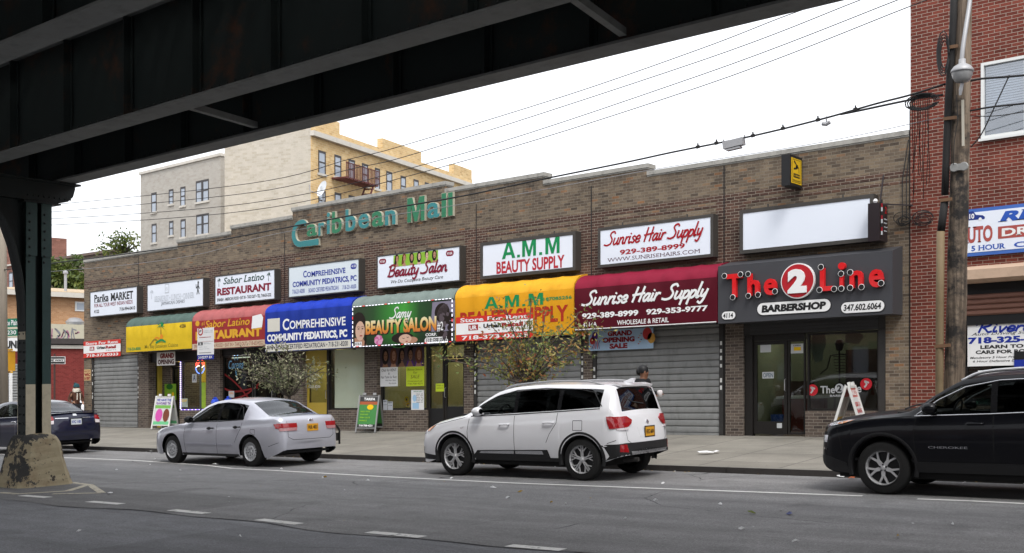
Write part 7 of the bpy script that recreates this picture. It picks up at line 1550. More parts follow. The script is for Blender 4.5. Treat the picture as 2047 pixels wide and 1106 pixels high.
class Car:
    def __init__(s, sp):
        s.sp = sp; L_, Wd = sp['L'], sp['W']; zt, zb, w, wr = pchip(sp['top']), pchip(sp['belt']), pchip(sp['width']), pchip(sp['roofw']); cr = pchip(sp['crown'])
        sill = sp['sill']; Ra = sp['Rt'] + sp.get('gap', .055); xa = [sp['foh'], sp['foh'] + sp['wb']]; bow = sp.get('bow', .12)
        st = set(); x = 0
        while x < L_: st.add(round(x, 3)); x += .075
        for e in (.015, .03, .05, .08, .11, .15, .2): st.add(e); st.add(round(L_ - e, 3))
        st.add(round(L_, 3))
        for c in xa:
            for k in range(17): st.add(round(c - Ra * math.cos(math.pi * k / 16), 3))
        for k in sp['cuts']: st.add(k)
        st = sorted(st); st = [v for i, v in enumerate(st) if i == 0 or v - st[i - 1] > .006 or v in sp['cuts']]; s.st = st
        T_ = (0, .1, .25, .42, .6, .78, .91, 1.0); Fq = pchip([(0, .945), (.15, .972), (.38, .997), (.55, 1.0), (.75, .99), (.9, .972), (1, .945)])
        s.rows = []
        for x in st:
            lo = pchip(sp['low'])(x)
            for c in xa:
                dd = abs(x - c)
                if dd < Ra: lo = max(lo, sp['Rt'] + math.sqrt(Ra * Ra - dd * dd))
            b_ = zb(x); t_ = zt(x); ww = w(x); r = []; lo = min(lo, b_ - .04)
            for q in T_: z = lo + (b_ - lo) * q; tt = max(0, min(1, (z - sill) / max(.05, b_ - sill))); r.append((ww * Fq(tt), z))
            yb = ww * Fq(1.0); zr = max(t_ - cr(x), b_ + .012); yr = min(wr(x), yb - .006)
            hgt = zr - b_
            for q in (.06, .42, .86, 1.0): r.append((yb + (yr - yb) * (q + .10 * math.sin(math.pi * q) * -1 * (1 if hgt > .1 else 0)) - .004 * (hgt > .05), b_ + hgt * q))
            tc = max(t_, zr + .006)
            for q in (.10, .35, .68, 1.0): r.append((yr * (1 - q), zr + (tc - zr) * (1 - (1 - q) ** 2)))
            e0 = max(0, 1 - x / .55); e1 = max(0, 1 - (L_ - x) / .55); s.rows.append([(s.comp(x + bow * (e0 ** .8) * (yy / (Wd / 2)) ** 2 - bow * (e1 ** .8) * (yy / (Wd / 2)) ** 2), yy, zz) for yy, zz in r])
        n = len(s.rows[0]); s.n = n; V = []; idx = {}
        for i, r in enumerate(s.rows):
            for j, p in enumerate(r):
                for sd in (-1, 1):
                    if sd == 1 and j == n - 1: idx[(i, j, 1)] = idx[(i, j, -1)]; continue
                    idx[(i, j, sd)] = len(V); V.append((p[0], sd * p[1], p[2]))
        s.V = V; groups = {}
        for i in range(len(st) - 1):
            xm = (st[i] + st[i + 1]) / 2
            for j in range(n - 1):
                for sd in (-1, 1):
                    a, b_, c, d = idx[(i, j, sd)], idx[(i + 1, j, sd)], idx[(i + 1, j + 1, sd)], idx[(i, j + 1, sd)]
                    f = (a, b_, c, d) if sd == -1 else (d, c, b_, a); f = tuple(dict.fromkeys(f))
                    if len(f) < 3: continue
                    gl_ = groups.setdefault(s.cls(xm, j, sd, i), [])
                    gl_ += [f] if len(f) == 3 else [(f[0], f[1], f[2]), (f[0], f[2], f[3])]
        for e in (0, len(st) - 1):
            ring = [idx[(e, j, -1)] for j in range(n)] + [idx[(e, j, 1)] for j in range(n - 2, -1, -1)]
            groups.setdefault('body', []).append(tuple(ring if e == 0 else ring[::-1]))
        s.groups = groups
        s.bvh = BVHTree.FromPolygons([Vector(v) for v in V], [f for g in groups.values() for f in g])
        bm = bmesh.new(); bv = [bm.verts.new(v) for v in V]
        for g in groups.values():
            for f in g:
                try: bm.faces.new([bv[i] for i in f])
                except ValueError: pass
        bm.normal_update(); s.N = [tuple(v.normal) for v in bv]; bm.free()
    def comp(s, x):                                   # shorter tail overhang
        x0 = s.sp['foh'] + s.sp['wb'] + .38; return x if x < x0 else x0 + (x - x0) * s.sp.get('tail', 1)
    def cls(s, x, j, sd, i):
        sp = s.sp; S_ = 'L' if sd < 0 else 'R'
        if 7 <= j <= 10:
            r = s.rows[i]; hgt = r[11][2] - r[7][2]
            for k, (a, b) in enumerate(sp['side_glass']):
                if a < x < b and 8 <= j <= 9 and hgt > .06: return 'sg%d%s' % (k, S_)
            if sp['black'][0] < x < sp['black'][1] and 8 <= j <= 9 and hgt > .06 : return 'trim'
        if j >= 12:
            if sp['ws'][0] < x < sp['ws'][1]: return 'windscreen'
            if sp['bl'][0] < x < sp['bl'][1]: return 'backlight'
        if j >= 11 and x < sp['ws'][0] - .05 and x > .12: return 'bonnet'
        if j <= 6 and not (j < 1):
            for k, (a, b) in enumerate(sp['doors']):
                if a < x < b: return 'door%d%s' % (k, S_)
        return 'body'
    def mesh(s, name, faces, mat, parent, off=0.0):
        used = sorted({i for f in faces for i in f}); mp = {i: k for k, i in enumerate(used)}
        vs = [tuple(Vector(s.V[i]) + Vector(s.N[i]) * off) for i in used]
        mb = MB().add(vs, [tuple(mp[i] for i in f) for f in faces]); o = mb.build(name, mat, parent, local=True, fixn=False, smooth=True)
        try: o.data.normals_split_custom_set_from_vertices([s.N[i] for i in used])
        except Exception as e: print('nrm', e)
        return o
    def hit(s, o, d):
        h = s.bvh.ray_cast(Vector(o), Vector(d)); return h[0]
    def side(s, x, z, sd=-1): return s.hit((s.comp(x), sd * 3, z), (0, -sd, 0))
    def decal(s, name, poly, how, mat, parent, off=.006, seg=.03, skirt=.02):
        """poly in (x,z) for how='L'/'R', in (y,z) for 'back'/'front', in (x,y) for 'top'"""
        bm = bmesh.new(); fc = bm.faces.new([bm.verts.new((p[0], p[1], 0)) for p in poly]); bmesh.ops.triangulate(bm, faces=[fc])
        for _ in range(5):
            es = [e for e in bm.edges if e.calc_length() > seg]
            if not es: break
            bmesh.ops.subdivide_edges(bm, edges=es, cuts=1, use_grid_fill=False); bmesh.ops.triangulate(bm, faces=[f for f in bm.faces if len(f.verts) > 3])
        dr = {'L': Vector((0, 1, 0)), 'R': Vector((0, -1, 0)), 'back': Vector((-1, 0, 0)), 'front': Vector((1, 0, 0)), 'top': Vector((0, 0, -1))}[how]
        for v in bm.verts:
            a, b = v.co.x, v.co.y; a = s.comp(a) if how in 'LR' else a; o = {'L': (a, -3, b), 'R': (a, 3, b), 'back': (9, a, b), 'front': (-4, a, b), 'top': (a, b, 4)}[how]
            h = s.hit(o, dr); v.tag = h is None; v.co = (h if h is not None else Vector(o)) - dr * off
        bmesh.ops.delete(bm, geom=[v for v in bm.verts if v.tag], context='VERTS')
        ex = bmesh.ops.extrude_edge_only(bm, edges=[e for e in bm.edges if e.is_boundary])
        for v in ex['geom']:
            if isinstance(v, bmesh.types.BMVert): v.co += dr * (off + .004)
        bm.verts.ensure_lookup_table(); bm.verts.index_update(); mb = MB().add([tuple(v.co) for v in bm.verts], [tuple(v.index for v in f.verts) for f in bm.faces]); bm.free()
        return mb.build(name, mat, parent, local=True) if mb.v else None
    def ribbon(s, mb, pts, wdt=.008, sd=-1, off=.0015, seg=.05, how='side'):
        P = []
        for a, b in zip(pts[:-1], pts[1:]):
            n = max(1, int(math.hypot(b[0] - a[0], b[1] - a[1]) / seg)); P += [(a[0] + (b[0] - a[0]) * k / n, a[1] + (b[1] - a[1]) * k / n) for k in range(n)]
        P.append(pts[-1]); Q = []
        for (a, b) in P:
            h = s.side(a, b, sd) if how == 'side' else s.hit((9, a, b), (-1, 0, 0))
            if h is not None: Q.append(h + (Vector((0, sd * off, 0)) if how == 'side' else Vector((off, 0, 0))))
        for a, b in zip(Q[:-1], Q[1:]):
            d = (b - a).normalized(); q = d.cross(Vector((0, 1, 0)) if how == 'side' else Vector((1, 0, 0))).normalized() * wdt / 2; mb.quad([a - q, b - q, b + q, a + q])
        return mb
def rails(c, root, pts, r, mat):
    mb = MB()
    for sd in (-1, 1):
        P = []
        for k, (x, y, up) in enumerate(pts): h = c.hit((x, sd * y, 4), (0, 0, -1)); P.append((x, sd * y, h.z + up))
        mb.tube(crom(P, 5), r, 6)
    mb.build('roof_rail', mat, root, local=True, smooth=True)
def build_car(name, label, loc, yaw, sp):
    root = thing(name, label, sp['cat'], loc, None, (0, -math.atan(S), yaw)); c = Car(sp); g = c.groups; pn = sp['paint']; L_, Wd = sp['L'], sp['W']
    c.mesh('body', g['body'], pn, root)
    if 'bonnet' in g: c.mesh('bonnet', g['bonnet'], pn, root)
    if 'trim' in g: c.mesh('pillar_trim', g['trim'], pm('gloss_black_trim', (.01, .01, .011), .15, 0, .05, coat=.6), root)
    c.mesh('windscreen', g['windscreen'], M_CGLASS, root); 
    if 'backlight' in g: c.mesh('rear_window', g['backlight'], sp.get('rear_glass', M_CGLASS), root)
    xa = [sp['foh'], sp['foh'] + sp['wb']]; Ra = sp['Rt'] + sp.get('gap', .055)
    for k, (a, b) in enumerate(sp['doors']):
        for sd, S_ in ((-1, 'L'), (1, 'R')):
            key = 'door%d%s' % (k, S_)
            if key not in g: continue
            d = c.mesh('door', g[key], pn, root); hx, hz = sp['handles'][k]; h = c.side(hx, hz, sd)
            if h is not None:
                q = sd; mb = MB(); mb.tube(crom([(hx - .10, h.y + q * .004, hz), (hx - .085, h.y + q * .035, hz), (hx + .0, h.y + q * .042, hz + .004), (hx + .085, h.y + q * .035, hz + .004), (hx + .10, h.y + q * .004, hz + .004)], 4), .014, 8); mb.build('handle', sp.get('handle_mat', pn), d, local=True, smooth=True)
                c.decal('handle_recess', [(hx - .06 + .07 * math.cos(t * .5), hz - .004 + .032 * math.sin(t * .5)) for t in range(12)], S_, M_SEAM if sp.get('dark_recess') else pn, d, .002)
    for k in range(len(sp['side_glass'])):
        for S_ in 'LR':
            key = 'sg%d%s' % (k, S_)
            if key in g: c.mesh('side_window', g[key], M_CGLASSD if k in sp['privacy'] else M_CGLASS, root)
    for x in xa:
        for sd in (-1, 1):
            wheel(root, x, sd * (Wd / 2 - .035), sd, sp['Rt'], sp['rim'], sp['style'])
            mb = MB(); V = []; y0, y1 = sd * (Wd / 2 - .12), sd * (Wd / 2 - .40); nn = 18
            for i in range(nn + 1):
                a = math.radians(-8 + 196 * i / nn); V += [(x + (Ra + .004) * math.cos(a), y0, sp['Rt'] + (Ra + .004) * math.sin(a)), (x + (Ra + .004) * math.cos(a), y1, sp['Rt'] + (Ra + .004) * math.sin(a))]
            mb.add(V, [(2 * i, 2 * i + 1, 2 * i + 3, 2 * i + 2) for i in range(nn)]); mb.add([(x + Ra * math.cos(math.radians(-8 + 196 * i / nn)), y1, sp['Rt'] + Ra * math.sin(math.radians(-8 + 196 * i / nn))) for i in range(nn + 1)], [tuple(range(nn + 1))]); mb.build('wheel_well', M_SEAM, root, local=True)
            if sp.get('arch'):
                V = []; wa = sp['arch']; nn = 26
                for i in range(nn + 1):
                    a = math.radians(-14 + 208 * i / nn); ps = []
                    for r_ in (Ra - .004, Ra + wa * .5, Ra + wa):
                        X_, Z_ = x + r_ * math.cos(a), sp['Rt'] + r_ * math.sin(a); h = c.side(X_, max(Z_, sp['sill'] + .02), sd); yy = abs(h.y) if h is not None else Wd / 2 - .03
                        ps.append((X_, sd * (max(yy, Wd / 2 - .05) + (.012 if r_ > Ra + .001 and r_ < Ra + wa - .001 else .002)), Z_))
                    V += [(ps[0][0], sd * (Wd / 2 - .14), ps[0][2])] + ps
                mb = MB().add(V, [(4 * i + k, 4 * i + k + 1, 4 * i + k + 5, 4 * i + k + 4) for i in range(nn) for k in range(3)]); mb.build('wheel_arch', sp.get('arch_mat', M_CLAD), root, local=True, smooth=True)
    MB().box(.35, L_ - .75, -Wd / 2 + .16, Wd / 2 - .16, .22, .44).build('underbody', M_SEAM, root, local=True)
    # cabin
    mb = MB(); sx = sp['seat']; zs = sp['floor']
    for px in sx:
        for sy in (-.36, .36):
            mb.box(px - .25, px + .25, sy - .24, sy + .24, zs + .18, zs + .34); mb.prism([(px + .18, zs + .34), (px + .32, zs + .34), (px + .46, zs + .92), (px + .36, zs + .93)], sy - .23, sy + .23, 'y'); px < sx[-1] and mb.prism([(px + .38, zs + .95), (px + .46, zs + .94), (px + .47, zs + 1.04), (px + .43, zs + 1.05)], sy - .12, sy + .12, 'y')
    mb.build('seats', M_CINT, root, local=True)
    d0 = sp['dash']; mb = MB(); mb.box(d0 - .45, d0 + .1, -Wd / 2 + .2, Wd / 2 - .2, zs + .45, c.sp['dashz']); mb.box(.4, L_ - .5, -Wd / 2 + .14, Wd / 2 - .14, zs - .02, zs + .02); mb.build('dashboard', M_CINT, root, local=True)
    ring_ = [(d0 + .22 + .06 * math.sin(a * .35), -.36 + .18 * math.cos(a * .35), c.sp['dashz'] - .02 + .17 * math.sin(a * .35)) for a in range(19)]; MB().tube(ring_, .014, 6).bar((d0 + .1, -.36, c.sp['dashz'] - .06), (d0 + .22, -.36, c.sp['dashz'] - .02), .06, .05).build('steering_wheel', M_CINT, root, local=True)
    # seams
    for sd in (-1, 1):
        mb = MB()
        for pl in sp['seams']: c.ribbon(mb, pl, .009, sd)
        mb.build('panel_gap', M_SEAM, root, local=True, fixn=False)
    if sp.get('rear_seams'):
        mb = MB()
        for pl in sp['rear_seams']: c.ribbon(mb, pl, .009, how='back')
        mb.build('panel_gap', M_SEAM, root, local=True, fixn=False)
    # side glass outline
    for sd in (-1, 1):
        mb = MB()
        for pl in sp['glassline']:
            Q = [c.side(x, z, sd) for x, z in dense(pl, 8)]; Q = [q + Vector((0, sd * .002, 0)) for q in Q if q is not None]
            if len(Q) > 2: mb.tube(Q, .0085, 5)
        if mb.v: mb.build('window_trim', sp.get('trim_mat', M_CLAD), root, local=True, smooth=True)
    # mirrors
    mx, mz = sp['mirror']
    for sd in (-1, 1):
        h = c.side(mx, mz - .05, sd); y = abs(h.y) if h is not None else Wd / 2 - .1; mb = MB()
        prof = [(.001, -.11), (.05, -.10), (.072, -.05), (.078, .0), (.07, .06), (.05, .085)]
        mb.lathe([(r_, x_) for r_, x_ in prof], (0, 0, 0), 14, 'x'); mb.v = [(mx + p[0] * .9, sd * (y + .13) + p[1] * 1.25, mz + p[2] * 1.0 + .02) for p in mb.v]; mb.bar((mx, sd * (y - .02), mz - .03), (mx, sd * (y + .1), mz - .01), .07, .035); m = mb.build('wing_mirror', sp.get('mirror_mat', pn), root, local=True, smooth=True)
        mb = MB(); mb.lathe([(.001, .075), (.046, .075)], (0, 0, 0), 14, 'x'); mb.v = [(mx + p[0] * .9 + .01, sd * (y + .13) + p[1] * 1.25, mz + p[2] + .02) for p in mb.v]; mb.build('mirror_glass', M_CHROME, m, local=True)
    for (nm, poly, how, mat, off) in sp['decals']:
        c.decal(nm, poly, how, mat, root, off)
        if how in ('back', 'front') and sp.get('mirror_decals', True) and nm not in ('number_plate', 'badge', 'grille', 'lettering', 'bumper_cladding', 'bumper', 'tailgate_recess', 'skid_plate', 'lower_grille', 'radiator_grille'): c.decal(nm, [(-a, b) for a, b in poly], how, mat, root, off)
        if how == 'L': c.decal(nm, poly, 'R', mat, root, off)
    return root, c
def plate(root, c, y, z, w, h, mat, text, tcol, frame=None):
    p = c.hit((9, y, z), (-1, 0, 0)); x = p.x + .012; mb = MB().box(x, x + .006, y - w / 2, y + w / 2, z - h / 2, z + h / 2, 0)
    if frame: mb.box(x - .002, x + .0055, y - w / 2 - .02, y + w / 2 + .02, z - h / 2 - .02, z + h / 2 + .02, 1)
    o = mb.build('number_plate', [mat, frame or mat], root, local=True); mb = MB(); put_text(mb, text, y - w * .42, y + w * .42, z - h * .25, z + h * .25, x + .008, 0, pl='x', bold=.03); mb.build('lettering', tcol, o, local=True, fixn=False)
def text_side(root, c, s, x0, x1, z0, z1, mat, name='lettering'):
    mb = MB(); put_text(mb, s, x0, x1, z0, z1, 0, bold=.01); mb.v = [(x, (c.side(x, z) or Vector((0, -.9, 0))).y - .003, z) for x, y, z in mb.v]; mb.build(name, mat, root, local=True, fixn=False)
# ---- silver saloon
WSED = [(0, .58), (.04, .68), (.12, .77), (.28, .85), (.5, .89), (.9, .905), (3.6, .905), (4.2, .885), (4.5, .85), (4.68, .80), (4.77, .73), (4.81, .64)]
sp = dict(cat='car', L=4.81, W=1.81, wb=2.74, foh=.955, Rt=.318, rim=.205, style='cover', sill=.20, gap=.05, tail=.80, paint=paintmat('silver_lilac_paint', (.45, .455, .515), .3, .34, .10), bow=.14,
  top=[(0, .54), (.03, .63), (.12, .70), (.4, .80), (.8, .88), (1.15, .93), (1.32, .955), (1.7, 1.17), (2.10, 1.365), (2.4, 1.43), (2.75, 1.45), (3.1, 1.435), (3.42, 1.385), (3.75, 1.23), (4.10, 1.075), (4.35, 1.065), (4.62, 1.045), (4.71, .99), (4.77, .86), (4.80, .66), (4.81, .52)],
  belt=[(0, .5), (.12, .655), (.4, .75), (.8, .82), (1.3, .885), (2., .915), (3., .945), (3.7, .98), (4.1, 1.0), (4.5, .995), (4.68, .95), (4.77, .78), (4.81, .48)],
  width=WSED, roofw=[(0, .45), (.3, .66), (1.3, .78), (2.1, .67), (2.75, .655), (3.4, .64), (4.1, .72), (4.5, .74), (4.7, .68), (4.81, .5)], crown=[(0, .02), (.3, .035), (1.3, .05), (2.1, .055), (2.75, .05), (3.4, .05), (4.1, .03), (4.81, .015)], low=[(0, .30), (.2, .22), (.5, .20), (4.2, .20), (4.6, .27), (4.81, .36)],
  cuts=(1.34, 1.62, 2.06, 2.55, 2.63, 3.20, 3.24, 3.44, 3.46, 4.06, 1.44, 2.59, 3.50), side_glass=((1.52, 2.55), (2.63, 3.20), (3.24, 3.44)), black=(2.5, 3.3), ws=(1.36, 2.08), bl=(3.46, 4.06), doors=((1.46, 2.575), (2.595, 3.42)), handles=((2.38, .80), (3.28, .83)), handle_mat=M_CLAD, privacy=(), dark_recess=True,
  seat=(2.3, 3.15), floor=.28, dash=1.62, dashz=.93, mirror=(1.72, .97), mirror_mat=M_CLAD, trim_mat=M_CLAD,
  seams=[[(1.46, .86), (1.43, .62), (1.47, .24)], [(2.585, .90), (2.585, .24)], [(3.43, .93), (3.40, .80), (3.27, .62), (3.2, .5)], [(1.47, .24), (3.2, .24)], [(.62, .80), (1.3, .89)], [(3.72, .78), (3.86, .78), (3.86, .66), (3.72, .66), (3.72, .78)], [(4.30, .43), (4.60, .51)]],
  rear_seams=[[(-.62, .95), (-.62, .62), (-.5, .56), (.5, .56), (.62, .62), (.62, .95)]],
  glassline=[[(1.50, .925), (2.55, .945), (3.44, .985)], [(1.56, .95), (1.8, 1.08), (2.1, 1.235), (2.4, 1.32), (2.75, 1.345), (3.1, 1.32), (3.3, 1.24), (3.45, 1.0)]],
  decals=[('tail_lamp', [(.40, .815), (.80, .81), (.80, .905), (.40, .905)], 'back', M_TAIL, .016), ('reverse_lamp', [(.42, .75), (.78, .745), (.80, .808), (.40, .813)], 'back', pm('tail_lamp_pink', (.40, .20, .21), .15, 0, .25, 30, coat=1), .016),
          ('tail_lamp', [(4.47, .895), (4.60, .895), (4.63, .80), (4.54, .80)], 'L', M_TAIL, .015), ('side_moulding', [(1.52, .44), (2.56, .44), (2.56, .475), (1.52, .475)], 'L', pm('silver_moulding', (.40, .40, .46), .4, .4), .014), ('side_moulding', [(2.62, .44), (3.12, .44), (3.12, .475), (2.62, .475)], 'L', pm('silver_moulding', (.40, .40, .46), .4, .4), .014),
          ('sill_trim', [(1.32, .20), (3.32, .20), (3.3, .255), (1.34, .255)], 'L', M_CLAD, .004), ('badge', [(-.06, .93), (.06, .93), (.05, .985), (-.05, .985)], 'back', M_CHROME, .008), ('head_lamp', [(.35, .60), (.70, .62), (.74, .70), (.45, .70)], 'front', M_HEAD, .008), ('head_lamp', [(.18, .62), (.42, .66), (.60, .745), (.30, .71)], 'L', M_HEAD, .006), ('lower_grille', [(-.4, .34), (.4, .34), (.4, .44), (-.4, .44)], 'front', M_SEAM, .004)])
ax, ay = -18.24 - .955 - 2.74, 15.48
car1, c1 = build_car('silver_sedan', 'silver four door saloon parked at the kerb, tail towards the camera', (ax, ay, S * ax), R(0), sp)
plate(car1, c1, 0, .80, .30, .15, M_PLATEY, 'FKR 4821', BLK); text_side(car1, c1, 'EX', 4.5, 4.5, 0, 0, M_CHROME) if False else None
# ---- white SUV
M_WPAINT = paintmat('pearl_white_paint', (.72, .72, .745), .0, .3, .03, 1, .5, .25)
sp = dict(cat='car', L=4.66, W=1.83, wb=2.68, foh=.98, Rt=.352, rim=.238, style='twin', sill=.30, gap=.05, tail=.72, paint=M_WPAINT, bow=.16, arch=.055,
  top=[(0, .58), (.02, .70), (.07, .80), (.2, .885), (.5, .995), (.9, 1.085), (1.18, 1.135), (1.6, 1.39), (1.95, 1.555), (2.3, 1.615), (2.9, 1.64), (3.6, 1.63), (4.15, 1.59), (4.24, 1.555), (4.36, 1.36), (4.46, 1.14), (4.52, 1.04), (4.57, .90), (4.62, .72), (4.66, .50)],
  belt=[(0, .54), (.07, .73), (.2, .80), (.5, .905), (1.2, 1.04), (2.4, 1.09), (3.3, 1.135), (4.0, 1.18), (4.3, 1.19), (4.42, 1.09), (4.52, .93), (4.6, .70), (4.66, .46)],
  width=[(0, .62), (.03, .70), (.1, .79), (.25, .86), (.5, .90), (.9, .915), (3.6, .915), (4.1, .90), (4.35, .87), (4.5, .83), (4.6, .77), (4.66, .66)], roofw=[(0, .5), (.2, .70), (1.2, .79), (1.95, .71), (2.9, .70), (4.1, .66), (4.25, .655), (4.45, .70), (4.55, .72), (4.66, .5)], crown=[(0, .02), (.3, .05), (1.2, .06), (2, .06), (4.1, .06), (4.4, .03), (4.66, .015)], low=[(0, .27), (.15, .22), (.4, .26), (.6, .30), (3.9, .30), (4.2, .33), (4.45, .38), (4.66, .42)],
  cuts=(1.22, 1.92, 2.28, 2.36, 3.18, 3.26, 4.02, 4.26, 4.455, 1.3, 2.32, 3.22), side_glass=((1.38, 2.28), (2.36, 3.18), (3.26, 4.02)), black=(2.2, 3.3), ws=(1.24, 1.94), bl=(4.265, 4.455), doors=((1.32, 2.31), (2.33, 3.20)), handles=((2.12, .92), (3.04, .955)), privacy=(1, 2), rear_glass=M_CGLASSD,
  seat=(2.05, 2.95), floor=.45, dash=1.5, dashz=1.10, mirror=(1.60, 1.13), trim_mat=M_CLAD, mirror_mat=M_WPAINT,
  seams=[[(1.33, 1.02), (1.30, .8), (1.34, .36)], [(2.32, 1.07), (2.32, .36)], [(3.21, 1.12), (3.19, .95), (3.05, .76), (2.98, .62)], [(.52, .90), (1.28, 1.05)], [(3.52, .99), (3.70, .99), (3.70, .83), (3.52, .83), (3.52, .99)], [(4.2, .62), (4.40, .67)]],
  rear_seams=[[(-.68, 1.0), (-.64, .66), (-.5, .58), (.5, .58), (.64, .66), (.68, 1.0)]],
  glassline=[[(1.36, 1.06), (2.3, 1.095), (3.2, 1.14), (4.02, 1.185)], [(1.40, 1.08), (1.65, 1.27), (1.95, 1.42), (2.3, 1.505), (2.9, 1.53), (3.55, 1.505), (3.86, 1.45), (4.05, 1.22)]],
  decals=[('tail_lamp', [(.46, .99), (.50, .93), (.60, .88), (.82, .86), (.82, 1.05), (.58, 1.055)], 'back', M_TAIL, .018), ('tail_lamp', [(4.19, 1.055), (4.28, 1.06), (4.385, 1.045), (4.41, .86), (4.27, .855), (4.22, .95)], 'L', M_TAIL, .016), ('reverse_lamp', [(.60, .835), (.82, .83), (.82, .858), (.60, .87)], 'back', M_TAILW, .020),
          ('bumper_cladding', [(-.85, .40), (.85, .40), (.90, .60), (.7, .62), (-.7, .62), (-.90, .60)], 'back', M_CLAD, .012), ('bumper_cladding', [(4.14, .34), (4.46, .40), (4.47, .60), (4.40, .57), (4.29, .45)], 'L', M_CLAD, .012), ('skid_plate', [(-.55, .40), (.55, .40), (.60, .48), (-.60, .48)], 'back', M_LAMPGREY, .014), ('reflector', [(.66, .47), (.80, .48), (.80, .60), (.68, .60)], 'back', M_TAIL, .014),
          ('door_trim', [(1.40, .36), (3.05, .36), (3.0, .50), (1.52, .47)], 'L', M_CLAD, .010), ('door_trim', [(1.56, .42), (2.31, .42), (2.31, .47), (1.60, .455)], 'L', M_CHROME, .016), ('door_trim', [(2.34, .42), (2.92, .42), (2.90, .48), (2.34, .47)], 'L', M_CHROME, .016), ('sill_trim', [(1.34, .30), (3.28, .30), (3.28, .365), (1.34, .365)], 'L', M_CLAD, .012),
          ('head_lamp', [(.07, .74), (.22, .79), (.52, .90), (.30, .765), (.12, .70)], 'L', M_HEAD, .007), ('indicator', [(.30, .785), (.40, .80), (.54, .90), (.38, .86)], 'L', M_AMBER, .011), ('fog_trim', [(.10, .42), (.16, .40), (.22, .50), (.12, .62)], 'L', M_CHROME, .01), ('bumper_lip', [(.05, .28), (.55, .28), (.53, .36), (.08, .40)], 'L', M_CLAD, .006),
          ('badge', [(0, .985), (.045, .94), (0, .90), (-.045, .94)], 'back', M_CHROME, .012), ('radiator_grille', [(-.5, .45), (.5, .45), (.55, .8), (-.55, .8)], 'front', M_CLAD, .006), ('tailgate_recess', [(-.30, .70), (.30, .70), (.34, .87), (-.34, .87)], 'back', M_WPAINT, .003)])
wx, wy = -10.04 - .98 - 2.68, 15.56
car2, c2 = build_car('white_suv', 'white sport utility vehicle parked in front of the orange awning', (wx, wy, S * wx), R(1.8), sp)
plate(car2, c2, 0, .78, .30, .15, M_PLATEY, 'HDC 6604', BLK, BLK); text_side(car2, c2, 'GT', 1.14, 1.22, .845, .875, M_CHROME)
rails(c2, car2, ((1.95, .62, 0), (2.15, .62, .04), (2.9, .61, .05), (3.6, .60, .05), (3.95, .585, 0)), .016, M_LAMPGREY)
MB().prism([(3.98, 1.605), (4.15, 1.67), (4.21, 1.67), (4.17, 1.59)], -.025, .025, 'y').build('aerial_fin', M_WPAINT, car2, local=True)
MB().add([(4.09, -.56, 1.595), (4.25, -.52, 1.56), (4.25, .52, 1.56), (4.09, .56, 1.595), (4.09, -.56, 1.565), (4.24, -.52, 1.53), (4.24, .52, 1.53), (4.09, .56, 1.565)], [(0, 1, 2, 3), (7, 6, 5, 4), (0, 4, 5, 1), (1, 5, 6, 2), (2, 6, 7, 3)]).build('spoiler', M_WPAINT, car2, local=True)
MB().tube([(4.32, .05, 1.24), (4.29, -.25, 1.28), (4.26, -.40, 1.33)], .01, 5).build('rear_wiper', M_CLAD, car2, local=True)
MB().tube([(4.2, -.42, .33), (4.47, -.42, .34)], .035, 10).build('exhaust', M_GUIDE, car2, local=True)
